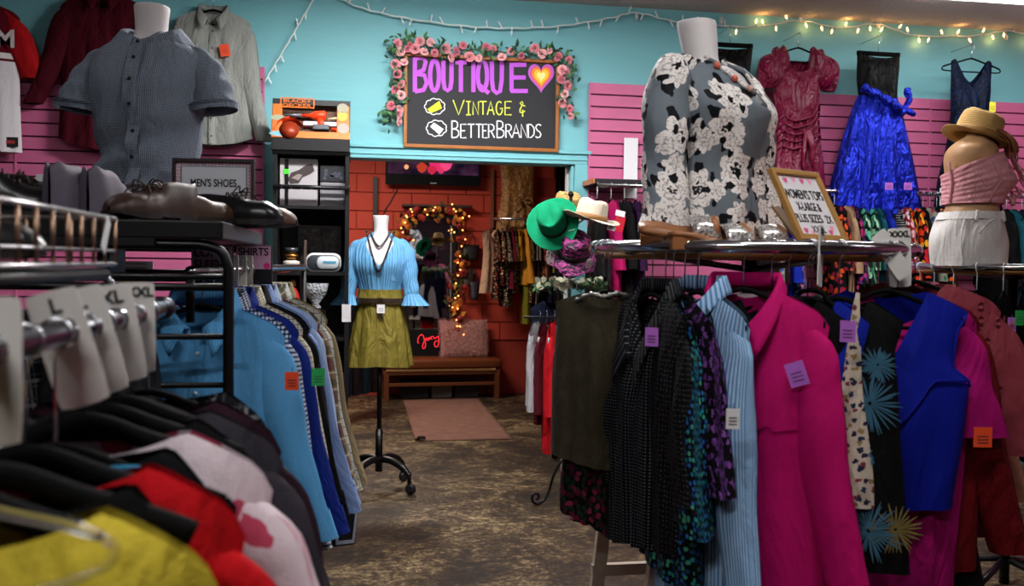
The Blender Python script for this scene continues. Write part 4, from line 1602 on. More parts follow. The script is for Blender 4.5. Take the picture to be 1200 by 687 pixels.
# brocade gown on the wall and the clothes rail under it
n_ = cloth('brocade', lambda n: n.mix(n.math('GREATER_THAN', n.noise(n.uv, 34, 3, 1.2), .5), '#7a4f22', '#a87a3a'), rough=.5, sheen=.1, spec=.5)
pos = PY(607, 176, RY - .08)
gown, sf_ = garment('brocade_gown', 'gold brown brocade sleeveless gown high on the red wall', 'gown', pos, 0, n_, L=1.0, sw=.2, drop=.03, nw=.13, fd=.1, W=[(0, .2), (.2, .19), (.4, .185), (.7, .23), (1, .235)], th=[(0, .01), (.2, .05), (1, .07)], fold=(3, .02))
b = MB()
for s in (-1, 1):
    q = sf_(-1, .3, .42, .015)
    b.tube(spline([q, q + Vector((s * .06, -.02, .03)), q + Vector((s * .1, -.02, -.01)), q + Vector((s * .05, -.02, -.03)), q], 5), .012, 6)
    b.tube(spline([q, q + Vector((s * .05, -.02, -.07)), q + Vector((s * .12, -.02, -.11))], 5), .01, 6)
b.build('bow', n_, gown)
peg(pos, 'steel peg above the brocade gown')
ra, rb = PY(577, 258, RY - .30), PY(668, 256, RY - .30)
e = empty('clothes_rail', (ra + rb) / 2, 0, 'chrome wall rail holding dresses in the red room', 'rail')
hl = (rb - ra).length / 2
MB().tube([(-hl, 0, 0), (hl, 0, 0)], .014, 8).build('bar', CHROME, e)
for x in (-hl * .85, hl * .5):
    MB().tube([(x, 0, 0), (x, .29, 0)], .01, 6).build('bracket', STEEL, e)
RF = [
    ('cream', 'cream dress with a fabric bow at the top', solid('#c8a288'), .70, (0, .0)),
    ('b1', 'black dress with tiny rust flowers', floral('#0d0a0c', ['#7a2a1a', '#b08a6a'], 40, .3), .78, (0, 0)),
    ('b2', 'black blouse with gold and red pattern', floral('#120c0c', ['#8a5a20', '#7a1420', '#c9b090'], 45, .36), .62, 0),
    ('b3', 'black and cream small print dress', floral('#0b0a0c', ['#b8a890', '#5a4632'], 60, .34), .85, 0),
    ('ml', 'burgundy dress in crumpled velvet', solid('#5d0f24'), .66, 0),
    ('g1', 'dark green leafy print blouse', floral('#0f1410', ['#3a5a30', '#a04a2a'], 40, .36), .70, 0),
    ('y1', 'short mustard yellow top', solid('#b98a1e'), .34, 0),
    ('y2', 'long mustard yellow flared dress', solid('#c2842a'), .62, 0),
    ('ol', 'long olive green slip dress', solid('#6d6a1e'), 1.05, 0),
    ('b4', 'black dress with brown spots', dots('#0c0a0b', ['#6a4a30', '#a88a60'], 45, .34, .8), .82, 0),
    ('b5', 'black dress with cream stripes', stripes('#0b0a0c', '#8a7a6a', .05, .3), .90, 0),
    ('r1', 'dark red and black print blouse', floral('#14080a', ['#7a1a24', '#b06a50'], 45, .36), .7, 0),
    ('p1', 'peach chiffon blouse', solid('#b8805a'), .58, 0),
    ('n1', 'navy blue skirt', solid('#12142a'), .85, 0),
    ('y3', 'olive yellow blouse', solid('#8f8a20'), .5, 0),
    ('d1', 'charcoal wool dress', solid('#18161a'), 1.0, 0),
    ('g2', 'black velvet dress with sequins', sequin('#0a0a0c', '#4a4038', 90), .95, 0),
    ('w1', 'beige crochet top', solid('#a8987e'), .5, 0),
]
for i, (k_, lab, m, L_, _) in enumerate(RF):
    t_ = (i + .3) / len(RF)
    pos = ra + (rb - ra) * t_
    yw = R(78) + hsh('y', i) * .25 if i else R(40)
    g, sf_ = garment('hanging_dress' if L_ > .6 else 'hanging_blouse', lab + ' on the red room wall rail', 'dress' if L_ > .6 else 'blouse', pos, yw, m, L=L_, sw=.19, drop=.05, W=[(0, .19), (.15, .17), (.3, .16), (1, .2)], fold=(6, .03), th=[(0, .012), (.2, .04), (1, .055)], sleeve=None if k_ in ('cream', 'ol', 'n1', 'd1') else ((.32, .06, .07, .1, .05) if k_ != 'y2' else (.56, .05, .095, .06, .05)), nu=20, nv=12)
    hanger(pos, yw, 'black hanger carrying the ' + lab, group='hangers on the red room rail', rail=.014, w=.17, drop=-.012)
    if i == 0:
        b = MB()
        for s in (-1, 1):
            q = Vector((0, -.06, -.17))
            b.tube(spline([q, q + Vector((s * .05, -.02, .045)), q + Vector((s * .1, -.02, .0)), q + Vector((s * .05, -.02, -.04)), q], 5), .016, 7)
        b.build('bow', m, g)
# curtain at the inner side of the doorway
b = MB()
cx0, cx1 = PY(650, 200, WY + .55).x, PY(675, 200, WY + .55).x
b.grid(lambda u, v: (Vector((lerp(cx0, cx1, u) + .0, WY + .5 + .03 * math.sin(u * 26) - .0, lerp(2.38, .01, v))), (u * .5, v * 2)), 60, 8)
o = b.build('doorway_curtain', solid('#1b1114'), solid=.004)
tag(o, 'dark curtain gathered inside the right of the doorway', 'curtain')
# bags hanging by the mirror
for i, (x, y, w2, h2, c_) in enumerate(((551, 287, .2, .17, '#0d0b0d'), (548, 315, .13, .2, '#2a1a12'), (556, 330, .1, .2, '#1b1424'))):
    p = PY(x, y, RY - .06 - .05 * i)
    o = MB()
    o.grid(lambda u, v: (Vector(((1 - .12 * v) * w2 / 2 * math.copysign(abs(math.cos(2 * PI * u)) ** .5, math.cos(2 * PI * u)), .04 * math.sin(2 * PI * u) * (.5 + v), -h2 * v)), (u, v)), 20, 6, True)
    o.poly([((1 - .12) * w2 / 2 * math.cos(t_), -h2) for t_ in (0, 1, 2)], 0)
    o = o.build('handbag', plain(c_, .5), loc=p, solid=.006)
    tag(o, ('black structured handbag hanging on the red wall right of the mirror', 'brown soft handbag hanging under the black bag', 'dark purple handbag hanging beside the brown bag')[i], 'handbag')
    MB().tube(spline([(-w2 * .3, 0, 0), (-w2 * .2, 0, .09), (0, 0, .13), (w2 * .2, 0, .09), (w2 * .3, 0, 0)], 5), .006, 6).build('strap', plain(c_, .5), o)
for i, (x, y, w2, h2) in enumerate(((556, 350, .13, .3), (545, 362, .12, .3))):
    p = PY(x, y - 20, RY - .1)
# dark clothes standing left behind the skirt
for i in range(5):
    pos = PY(402 + 9 * i, 300, 8.6 + .1 * i)
    pos.z = 1.25
    cl = ('#16181d', '#1e2833', '#2a1c22', '#1a2a30', '#241a1a')[i]
    garment('hanging_coat', ('black', 'slate blue', 'plum', 'teal', 'brown')[i] + ' dark coat hanging low behind the olive skirt', 'coat', pos, R(70 + 6 * i), solid(cl), L=.9, fold=(5, .02), nu=16, nv=8)
a, b_ = Vector(PY(395, 300, 8.5)), Vector(PY(445, 300, 9.1))
a.z = b_.z = 1.25
o = MB().tube([a, b_, (b_.x, b_.y, 0)], .014, 8)
o.tube([a, (a.x, a.y, 0)], .014, 8)
tag(o.build('low_rail', BLACK), 'low black clothes stand behind the olive skirted form', 'rail')

# ------------------------------------------------------------------ dressed torso forms
FRONT = 1.5 * PI


def wrap(rows, ztop, zbot, nu=48, nv=20, off=.006, fold=None):
    g = surface_of(rows)

    def fn(u, v):
        a = 2 * PI * u
        z = lerp(ztop(a), zbot(a), v)
        p = g(a, z)
        d = Vector((p.x, p.y, 0)).normalized()
        k = off + (fold(a, v) if fold else 0)
        return p + d * k, (a * .16, z)
    return MB().grid(fn, nu, nv, True, flip=True)


def adiff(a, b):
    return abs((a - b + PI) % (2 * PI) - PI)


def tube_sleeve(pts, rads, m, parent, name='sleeve', n=18, wr=.004, fl=0.75, seed=0):
    sp = spline(pts, 7)
    b = MB()
    rr = random.Random(seed)
    ph = rr.uniform(0, 6)
    nv = len(sp) - 1

    def fn(u, v):
        i = min(int(v * nv + .0001), nv)
        a = 2 * PI * u
        t = i / nv * (len(rads) - 1)
        k = min(int(t), len(rads) - 2)
        r = lerp(rads[k], rads[k + 1], t - k)
        r += wr * math.sin(v * 26 + 2 * math.sin(a + ph) + ph) * (1 if .08 < v < .97 else .2) + wr * .8 * math.sin(3 * a + 5 * v)
        tdir = (sp[min(i + 1, nv)] - sp[max(i - 1, 0)]).normalized()
        x = Vector((1, 0, 0)) - tdir * tdir.x
        x.normalize()
        y = tdir.cross(x)
        p = sp[i] + x * math.cos(a) * r + y * math.sin(a) * r * (fl if v > .15 else 1)
        return p, (a * r, p.z)
    return b.grid(fn, n, nv, True, flip=True).build(name, m, parent)


FOAM = plain('#d3cfd0', .8, bump=.2, bsc=40)

# --- grey patterned shirt form on the shoe shelf
d_ = 3.15
o0 = P(176, 225, d_)
mm = empty('torso_form', (o0.x, o0.y, 0), R(-12), 'white torso form in a blue grey short sleeve patterned shirt above the shoe shelf', 'mannequin')


def zz(py, d=d_, px=176):
    return P(px, py, d).z


rows = [(zz(26), 0, .012, .052, .054), (zz(44), 0, .012, .062, .064), (zz(54), 0, .008, .125, .08), (zz(64), 0, .005, .172, .095), (zz(80), 0, 0, .186, .112), (zz(110), 0, -.01, .182, .13), (zz(150), 0, -.005, .168, .118), (zz(185), 0, 0, .158, .11), (zz(215), 0, 0, .165, .115), (zz(240), 0, 0, .172, .12)]
body = [(zz(9), 0, .015, .05, .052), (zz(10), 0, .015, .056, .058), (zz(28), 0, .013, .052, .054)] + [(r[0], r[1], r[2], r[3] - (.006 if r[0] > zz(90) else .036), r[4] - (.006 if r[0] > zz(90) else .036)) for r in rows[1:]] + [(1.59, 0, 0, .13, .09)]
b = MB().grid(loft(body), 36, 44, True, flip=True)
b.poly([(.054 * math.cos(t_), .056 * math.sin(t_)) for t_ in [2 * PI * k / 24 for k in range(24)]])
for k in range(24):
    x, y, z = b.v[-24 + k]
    b.v[-24 + k] = (x, .015 + z, zz(9))
b.build('torso', FOAM, mm)
b = MB().grid(loft([(zz(222), 0, 0, .17, .117), (zz(240), 0, 0, .172, .119), (1.595, 0, 0, .17, .117)]), 36, 8, True, flip=True)
b.build('trousers', solid('#15151a'), mm)
n_ = dots('#707a85', ['#1f242c'], 190, .33, 0.0, crease=.5)
n_ = cloth('micro', lambda n: n.mix(n.math('LESS_THAN', n.vor(n.scale(n.uv, 1, 1), 210, 0.0).outputs['Distance'], .36), '#8f9bab', '#2a313c'), crease=.7, csc=4, cd=.05)


def rumple(a, v):
    k = max(0, (v - .35) / .65)
    return .026 * k * math.sin(24 * v + 2.6 * math.cos(a * 1.0 + .5) + .8 * math.sin(3 * a)) * (.55 + .45 * math.sin(2 * a + 7 * v)) + .005 * math.sin(5 * a + 3 * v)


vt = lambda a: zz(40) - max(0, 1 - adiff(a, FRONT) / .9) ** 1.2 * (zz(40) - zz(53))
vb = lambda a: zz(224) + .03 * math.sin(a * 2 + .6)
wrap(rows, vt, vb, 56, 40, .008, rumple).build('shirt', n_, mm)
sh = bpy.data.objects[[o.name for o in mm.children if o.name.startswith('shirt')][0]]
gsurf = surface_of(rows, .018)
b = MB()
b.grid(lambda u, v: ((lambda p: (p + Vector((0, -.0 - rumple(FRONT, .1 + v * .9), 0)), (p.x, p.z)))(gsurf(FRONT + (u - .5) * .16, lerp(zz(54), zz(220), v)))), 2, 40)
b.build('placket', n_, sh)
bm = MB().lathe([(.0001, .003), (.0065, .002), (.0065, 0)], 10, rot=Matrix.Rotation(R(90), 3, 'X')).mesh('button', plain('#16171b', .4))
shirt_collar(sh, n_, .074, .05, zz(44), ry=.070, yc=.010, stand=.022, fall=.056, flare=2.9)
for y in (57, 77, 103, 131, 160, 189):
    linked(bm, 'button', sh, gsurf(FRONT, zz(y)) + Vector((0, -.005 - rumple(FRONT, (y - 40) / 182), 0)))
for s in (-1, 1):
    tube_sleeve([(s * .10, 0, zz(66)), (s * .160, -.002, zz(73)), (s * .200, -.012, zz(92)), (s * .222, -.025, zz(112)), (s * .233, -.033, zz(131))], [.015, .042, .056, .066, .071, .073], n_, mm, seed=s)
    tube_sleeve([(s * .231, -.032, zz(125)), (s * .234, -.034, zz(133))], [.081, .080], n_, sh, 'cuff', wr=.0)

# --- blue blouse form in the doorway
d_ = 6.0
o0 = P(446, 300, d_)
mm = empty('dress_form', (o0.x, o0.y, 0), R(-6), 'white dress form in blue pleated blouse and olive skirt in the doorway', 'mannequin')
zz = lambda py, d=6.0, px=446: P(px, py, d).z
rows = [(zz(266), 0, .01, .05, .052), (zz(275), 0, .01, .058, .058), (zz(279), 0, .005, .1, .07), (zz(284), 0, 0, .145, .085), (zz(295), 0, -.005, .165, .105), (zz(310), 0, -.012, .165, .122), (zz(326), 0, -.005, .145, .105), (zz(342), 0, 0, .122, .09), (zz(360), 0, 0, .145, .1), (zz(380), 0, 0, .17, .115)]
body = [(zz(253), 0, .012, .046, .048), (zz(254), 0, .012, .052, .053)] + [(r[0], r[1], r[2], r[3] - .005, r[4] - .005) for r in rows[:-2]]
b = MB().grid(loft(body), 32, 40, True, flip=True)
b.lathe([(.05, zz(254)), (.03, zz(253) + .002), (.0001, zz(253) + .003)], 20, (0, .012, 0))
b.build('torso', FOAM, mm)
BB = cloth('pleatblue', lambda n: n.mix(n.math('LESS_THAN', n.math('FRACT', n.math('ADD', n.math('MULTIPLY', n.xy()[0], 62), 50)), .3), '#6ba7d2', '#4a81b4'), rough=.6, crease=.4, csc=9)
pleat = lambda a, v: .0035 * math.sin(34 * a) + .004 * math.sin(7 * a + 2)
vt = lambda a: zz(273) - max(0, 1 - adiff(a, FRONT) / .75) * (zz(273) - zz(312))
wrap(rows, vt, lambda a: zz(345), 130, 22, .008, pleat).build('blouse', BB, mm)
for s in (-1, 1):
    so = tube_sleeve([(s * .09, 0, zz(284)), (s * .145, 0, zz(289)), (s * .172, -.01, zz(302)), (s * .19, -.02, zz(325)), (s * .205, -.03, zz(345))], [.02, .04, .054, .058, .054, .05], BB, mm, seed=3 + s)
    b = MB()
    b.grid(lambda u, v, s=s: (Vector((s * .208 + (.045 + .045 * v + .008 * math.sin(9 * 2 * PI * u) * v) * math.cos(2 * PI * u) + s * .02 * v, -.03 + (.04 + .035 * v) * math.sin(2 * PI * u), zz(344) - .075 * v)), (u * .3, v * .08)), 60, 5, True, flip=True)
    b.build('ruffle_cuff', BB, so)
    b = MB().tube([(s * .21, -.03, zz(350)), (s * .215, -.035, zz(360))], [.022, .018], 8)
    b.build('wrist', plain('#c59a80', .6), so)
OL = cloth('olive', lambda n: n.mix(n.noise(n.obj, 20, 4), '#5d531a', '#8a7d2c'), rough=.6, crease=.8, csc=8, spec=.3)
wrap([(zz(338), 0, 0, .124, .092), (zz(343), 0, 0, .124, .092), (zz(352), 0, 0, .135, .098), (zz(362), 0, 0, .148, .106)], lambda a: zz(339) + .003 * math.sin(20 * a), lambda a: zz(356), 60, 6, .017, lambda a, v: .003 * math.sin(24 * a)).build('waistband', OL, mm)
b = MB()


def skf(u, v):
    a = 2 * PI * u
    r = lerp(.138, .205, v ** .8) + .014 * v ** .5 * (math.sin(9 * a + .7 * math.sin(2 * a)) + .35 * math.sin(19 * a))
    return Vector((r * math.cos(a), r * .72 * math.sin(a), lerp(zz(354), zz(429), v) + .006 * math.sin(3 * a))), (a * r, v)


b.grid(skf, 110, 16, True, flip=True)
b.build('skirt', OL, mm)
bt = wrap([(zz(345), 0, 0, .132, .098), (zz(352), 0, 0, .138, .1), (zz(360), 0, 0, .145, .104)], lambda a: zz(349), lambda a: zz(354.5), 48, 2, .022).build('belt', plain('#2a1a14', .4), mm)
box('buckle', (.01, -.122, zz(351.5)), (.04, .008, .036), plain('#3a2a20', .3, .6), bt)
MB().tube(spline([(.02, -.125, zz(356)), (.03, -.13, zz(362)), (.015, -.13, zz(368)), (.03, -.13, zz(371))], 5), .006, 6).build('belt_tip', plain('#1d1310', .5), bt)
price_tag(mm, (.015, -.135, zz(356)), 'white', .05, .055)
MB().tube([(.2 * 0, 0, .12), (0, 0, zz(380))], .016, 10).build('pole', BLACK, mm)
MB().tube([(0, 0, .12), (0, 0, .4)], .024, 10).build('pole_sleeve', BLACK, mm)
for k in range(4):
    a = R(-35 + 90 * k)
    c_, s_ = math.cos(a), math.sin(a)
    lg = MB().tube(spline([(0, 0, .2), (c_ * .1, s_ * .1, .2), (c_ * .2, s_ * .2, .165), (c_ * .25, s_ * .25, .12)], 5), [.024] * 11 + [.02] * 5, 8).build('leg', BLACK, mm)
    MB().tube([(c_ * .25, s_ * .25, .14), (c_ * .25, s_ * .25, .06)], .014, 7).build('caster_stem', BLACK, lg)
    MB().lathe([(.012, -.014), (.034, -.014), (.036, 0), (.034, .014), (.012, .014)], 14, (c_ * .262, s_ * .262, .036), rot=Matrix.Rotation(a, 3, 'Z') @ Matrix.Rotation(R(90), 3, 'X')).build('caster_wheel', plain('#19191c', .35), lg)
# necklaces
bead = MB().ball((0, 0, 0), .0085, 8).mesh('bead', plain('#15161c', .2, 0, .8))
nk = empty('bead_necklace', (0, 0, 0))
nk.parent = mm
gs = surface_of(rows, .016)
for k in range(44):
    t_ = k / 43 * 2 - 1
    q = gs(FRONT + .95 * t_ if abs(t_) < .999 else FRONT + .95 * t_, lerp(zz(318), zz(272), abs(t_) ** 1.35))
    q = Vector((t_ * .088 if abs(t_) > .1 else t_ * .088, q.y, q.z))
    linked(bead, 'bead', nk, q)
MB().tube([Vector((.066 * t_ / 9, gs(FRONT + .75 * t_ / 9, lerp(zz(289), zz(271), abs(t_ / 9) ** 1.6)).y, lerp(zz(289), zz(271), abs(t_ / 9) ** 1.6))) for t_ in range(-9, 10)], .0065, 7).build('short_necklace', plain('#4d4a48', .3, .5), mm)

# ------------------------------------------------------------------ round rack on the right
RC = P(878, 307, 2.77)
RX, RYY, RZ = RC.x, RC.y, P(878, 289, 2.31).z
RR = .46
rk = empty('round_clothes_rack', (RX, RYY, 0), 0, 'chrome round clothes rack with a wooden top carrying the patterned blouse form', 'clothes rack')
MB().tube([(RR * math.cos(2 * PI * i / 72), RR * math.sin(2 * PI * i / 72), RZ) for i in range(72)], .0175, 12, closed=True).build('ring', CHROME, rk)
for a in (R(-8), R(172)):
    MB().tube([(RR * math.cos(a) - .02 * math.sin(a) * k, RR * math.sin(a) + .02 * math.cos(a) * k, RZ) for k in (-2, -1, 1, 2)], [.0185, .022, .022, .0185], 12).build('ring_joint', CHROME, rk)
TOPW = plain('#b98448', .5, nz=.3, nsc=20)
MB().lathe([(.0001, RZ - .032), (RR - .028, RZ - .032), (RR - .026, RZ - .03), (RR - .026, RZ - .018), (RR - .028, RZ - .016), (.0001, RZ - .016)], 64).build('wooden_top', TOPW, rk)
MB().tube([(0, 0, .05), (0, 0, RZ - .03)], .022, 12).build('post', BLACK, rk)
for k in range(4):
    a = R(20 + 90 * k)
    MB().tube([(0, 0, RZ - .06), (RR * math.cos(a), RR * math.sin(a), RZ - .012)], .009, 8).build('spoke', STEEL, rk)
PALE = plain('#bcae9f', .55, nz=.3, nsc=30)
# pale metal stand: splayed leg pairs joined by a bar
la, lb = P(757, 612, 2.75), PZ(737, 692, 0.0)
for k, (ox, oy) in enumerate(((0, 0), (.52, 0), (0, .55), (.52, .55))):
    dx = -.05 if ox == 0 else .05
    base_x, base_y = la.x - RX + ox, la.y - RYY - .05 + oy
    MB().box((0, 0, -.46), (.045, .03, .95), Matrix.Rotation(R(6 if ox == 0 else -6), 3, 'Y')).build('leg', PALE, rk, False, loc=(base_x, base_y, .93))
for oy in (0, .55):
    box('cross_bar', (la.x - RX + .26, la.y - RYY - .05 + oy, .42), (.58, .025, .04), PALE, rk)
    box('cross_bar', (la.x - RX + .26, la.y - RYY - .05 + oy, .9), (.54, .025, .04), PALE, rk)


def ring_at(px, side=-1):
    """point of the ring seen at picture column px (side -1: near half)"""
    best = None
    for i in range(1440):
        a = 2 * PI * i / 1440
        q = Vector((RX + RR * math.cos(a), RYY + RR * math.sin(a), RZ))
        v = CR.transposed() @ (q - Vector((0, 0, EYE)))
        x = 600 + F * v.x / -v.z
        near = (q - Vector((RX, RYY, RZ))).dot(FWD) < -.074
        if near != (side < 0):
            continue
        if best is None or abs(x - px) < best[0]:
            best = (abs(x - px), q)
    return best[1]


CY = -R(YAW)                 # yaw that faces the camera squarely
def rgarm(px, yaw, name, label, cat, m, hl=None, side=-1, dz=0, hw=.2, bar=True, **kw):
    pos = ring_at(px, side)
    g, s = garment(name, label, cat, pos, CY + R(yaw), m, **kw)
    if hl is not False:
        hanger(pos, CY + R(yaw), 'black hanger on the round rack carrying the ' + (hl or label)[:60], w=round(min(hw, kw.get('sw', .21) - .02), 3), rail=.0175, drop=kw.get('neckz', -.1) + .086, bar=bar)
    return g, s


ZN = -.13
OLV = cloth('olivelurex', lambda n: n.mix(n.math('POWER', n.noise(n.uv, 300, 2), 1.5), '#14120c', n.mix(n.noise(n.uv, 30, 3), '#3d3520', '#6a6048')), rough=.6, crease=.5, sheen=.1)
rgarm(708, -6, 'floral_dress', 'black dress with dark pink flowers hanging below the olive top', 'dress', floral('#0a0809', ['#5c1430', '#7c2444', '#3d1222'], 40, .32, '#1b2a1c'), 'black dress with dark pink flowers', L=.62, sw=.13, nw=.06, neckz=ZN - .02, W=[(0, .13), (.3, .10), (.6, .10), (1, .11)], fold=(5, .025), hem=lambda x: -.09 * (x * .5 + .5))
rgarm(716, 8, 'dotted_dress', 'black dress with fine red white dotted hem behind the floral dress', 'dress', dots('#0c090c', ['#b8506c', '#d5b9c4'], 95, .34, .5), 'red white dotted dress', side=1, L=.74, sw=.13, nw=.06, neckz=ZN - .02, W=[(0, .13), (.3, .1), (1, .12)], fold=(6, .02))
rgarm(714, -16, 'cardigan', 'olive glitter knit wide top at the left end of the round rack', 'top', OLV, 'olive glitter top', L=.50, sw=.155, drop=.03, neckz=ZN, W=[(0, .155), (.15, .15), (.6, .16), (1, .172)], fold=(4, .018), nw=.06, fd=.02, hem=lambda x: -.03 * x)
b = MB().tube(spline([(-.09, -.02, -.155), (-.04, -.05, -.135), (0, -.055, -.14), (.04, -.05, -.13), (.09, -.02, -.15)], 6), [.007 + .003 * math.sin(i * 2.3) for i in range(25)], 6)
b.build('silver_trim', plain('#9a9a96', .3, .8, bump=.6, bsc=200), [o for o in bpy.data.objects if o.name == 'cardigan'][0])['label'] = 'silver glitter neck trim'
POL = dots('#07090d', ['#6a6e74'], 112, .2, 0.0, rough=.6, crease=.4)
g, s = rgarm(765, -68, 'dotted_shirt', 'black collarless open shirt with small white dots and lilac tag', 'shirt', POL, 'black white dotted shirt', L=.67, sw=.205, neckz=ZN, sleeve=(.5, .068, .055, .05, .05), collar='shirt', fd=.20, np_=1.2, nw=.07, W=[(0, .205), (.2, .185), (.5, .19), (1, .21)], fold=(5, .02), hem=lambda x: .03 * abs(x) - .07 * max(0, -x))
q = P(764, 384, 2.30)
price_tag(g, g.matrix_basis.inverted() @ q, 'lilac', .034, .047, rz=R(42), lab='lilac paper price tag')
DK = solid('#0b0c10')
rgarm(781, -84, 'dotted_shirt', 'near black shirt with sparse white dots, second left of the blue stripes', 'shirt', dots('#08080b', ['#5a5a60'], 80, .14, .3, rough=.6), 'near black dotted shirt', L=.64, sw=.2, neckz=ZN, sleeve=(.45, .065, .06, .05, .0))
rgarm(790, -84, 'dotted_dress', 'long black dress with teal and blue dots beside the striped shirt', 'dress', dots('#06090c', ['#1c7f8c', '#2a5fa8', '#3f9a7a', '#1a3a6a'], 62, .33, .75, rough=.55), 'teal dotted black dress', L=.69, sw=.2, neckz=ZN - .02, sleeve=(.5, .07, .07, .05, .0), W=[(0, .2), (.25, .17), (1, .23)])
rgarm(803, -80, 'swirl_blouse', 'black blouse with purple swirls tucked behind the striped shirt', 'blouse', floral('#09060c', ['#5c2f78', '#7a4a98'], 42, .3, None, None, 1.2), 'purple swirl blouse', L=.48, sw=.2, neckz=ZN, sleeve=(.42, .065, .06, .05, .0))
STP = stripes('#a3c3de', '#4f7db5', .0125, .42, crease=.45)
g, s = rgarm(819, -64, 'striped_shirt', 'light blue white striped long sleeve shirt beside the pink shirt', 'shirt', STP, 'light blue striped shirt', L=.82, sw=.205, drop=.06, neckz=ZN + .01, sleeve=(.74, .075, .05, .0, .02, 0, .07), sleeves=(1,), lw=.7, collar='shirt', placket='#d5dbe4', buttons=7, fold=(4, .014), nw=.075, fd=.1)
q = P(859, 479, 2.06)
price_tag(g, g.matrix_basis.inverted() @ q, 'white', .03, .046, rz=R(64), lab='white paper price tag')
HP = cloth('hotpink', lambda n: '#b80d64', rough=.75, crease=.6, csc=4, cd=.03)
g, s = rgarm(872, -34, 'pink_shirt', 'hot pink long sleeve button shirt at the front of the round rack', 'shirt', HP, 'hot pink shirt', L=.84, sw=.215, drop=.062, neckz=ZN + .02, sleeve=(.74, .08, .052, .05, .02, 0, .075), sleeves=(1,), lw=.6, bend=.05, collar='shirt', placket='#b01064', buttons=7, fold=(4, .016), nw=.085, fd=.13, np_=1.5, pocket=.5)
price_tag(g, s(-1, .72, .17, .03), 'lilac', .046, .058, tilt=-.35, lab='lilac price tag with printed lines')
box('neck_label', (0, .03, ZN + .0), (.055, .002, .02), plain('#cfc6cc', .6), g)
CRM = floral('#c2b4a4', ['#2a2440', '#7a3040', '#23304a', '#8f7a50'], 50, .30, None, None, .8)
g, s = rgarm(952, -40, 'camisole', 'cream floral strappy top between the pink shirt and the black dress', 'top', CRM, 'cream floral strappy top', L=.52, sw=.12, drop=.0, nw=.11, fd=.16, bd=.14, np_=6, neckz=ZN + .02, W=[(0, .12), (.3, .13), (1, .16)], fold=(5, .02), hw=.19)
for i, (px, yw, lab, c_, L_) in enumerate(((905, -34, 'charcoal knit top right behind the pink shirt', '#101014', .62), (925, -34, 'black jersey top third behind the pink shirt', '#0a0a0d', .66), (948, -34, 'royal blue knit top behind the cream floral strappy top', '#12249a', .6))):
    rgarm(px, yw, 'knit_pullover', lab, 'top', solid(c_), lab.split(' top')[0] + ' top', L=L_, sw=.15, neckz=ZN + .0, W=[(0, .15), (.2, .13), (1, .14)])


def chrys(name, c, r=.06, n_=46):
    b = MB()
    rr = random.Random(name + c)
    for k in range(n_):
        a = 2 * PI * k / n_ + rr.uniform(-.1, .1)
        L_ = r * rr.uniform(.65, 1.1)
        w_ = .0022
        ca, sa = math.cos(a), math.sin(a)
        i0 = len(b.v)
        for t_, ww in ((.08, w_ * .6), (.7, w_), (1, w_ * .3)):
            x, z = ca * L_ * t_, sa * L_ * t_
            b.add((x - sa * ww, -.001 * (k % 3), z + ca * ww))
            b.add((x + sa * ww, -.001 * (k % 3), z - ca * ww))
        for j in (0, 2):
            b.face((i0 + j, i0 + j + 1, i0 + j + 3, i0 + j + 2))
    return b.mesh(name, plain(c, .7))


BLKD = cloth('blackdress', lambda n: '#08080a', rough=.75, crease=.5)
g, s = rgarm(984, -40, 'black_dress', 'black dress printed with blue and gold chrysanthemums beside the blue vest', 'dress', BLKD, 'black chrysanthemum dress', L=.66, sw=.16, drop=.05, neckz=ZN + .0, W=[(0, .16), (.12, .14), (.3, .15), (1, .195)], fold=(4, .012))
for x, v, c_, r_ in ((.58, .84, '#38687f', .075), (.66, .36, '#33647e', .075), (.25, .34, '#8a7038', .06), (.55, .57, '#3a7698', .028), (.9, .82, '#7a6a3a', .06), (.78, .2, '#33647e', .045), (-.2, .5, '#7a6430', .05), (.1, .74, '#35688a', .035), (.35, .5, '#7a6430', .03)):
    p = s(-1, x, v, .006)
    n_ = (s(-1, x + .05, v) - s(-1, x - .05, v)).normalized()
    linked(chrys('printed_flower', c_, r_), 'printed_flower', g, p, (0, 0, math.atan2(n_.y, n_.x)))
price_tag(g, P(994, 375, 2.05) and g.matrix_basis.inverted() @ P(994, 376, 2.14), 'lilac', .036, .05, rz=R(4), lab='lilac square price tag')
BLU = cloth('royal', lambda n: '#0a1888', rough=.7, crease=.45, csc=3)
g, s = rgarm(1040, -6, 'sleeveless_blouse', 'royal blue sleeveless v neck top at the right of the round rack', 'top', BLU, 'royal blue sleeveless top', L=.56, sw=.205, drop=.05, neckz=ZN + .02, nw=.10, fd=.2, np_=1.1, W=[(0, .205), (.12, .178), (.28, .17), (.36, .215), (.55, .205), (1, .175)], fold=(3, .008), th=[(0, .012), (.2, .04), (.5, .06), (1, .05)])
b = MB().tube([s(-1, x, .45 - .12 * (x - .1), .006) for x in [.1 + .85 * k / 10 for k in range(11)]], .003, 5)
b.build('bust_seam', BLU, g)
for x in (1,):
    b = MB().tube([s(-1, x * .985, v, .0) for v in [.02 + .36 * k / 14 for k in range(15)]], .0045, 6).build('armhole_edge', BLU, g)
b = MB().tube(spline([(.12, -.05, -.262), (.10, -.055, -.27), (.09, -.06, -.258), (.04, -.05, -.255), (-.05, -.05, -.255)], 4), .0065, 6)
HP2 = cloth('hotpink2', lambda n: '#9a0a62', rough=.75, crease=.6)
rgarm(1053, 2, 'pink_tee', 'hot pink short sleeve tee behind the royal blue top', 'top', HP2, 'hot pink tee', L=.78, sw=.215, drop=.06, neckz=ZN + .015, sleeve=(.33, .08, .07, .12, .03), fold=(4, .014), W=[(0, .215), (.2, .2), (1, .18)])
RD = solid('#7d0f18')
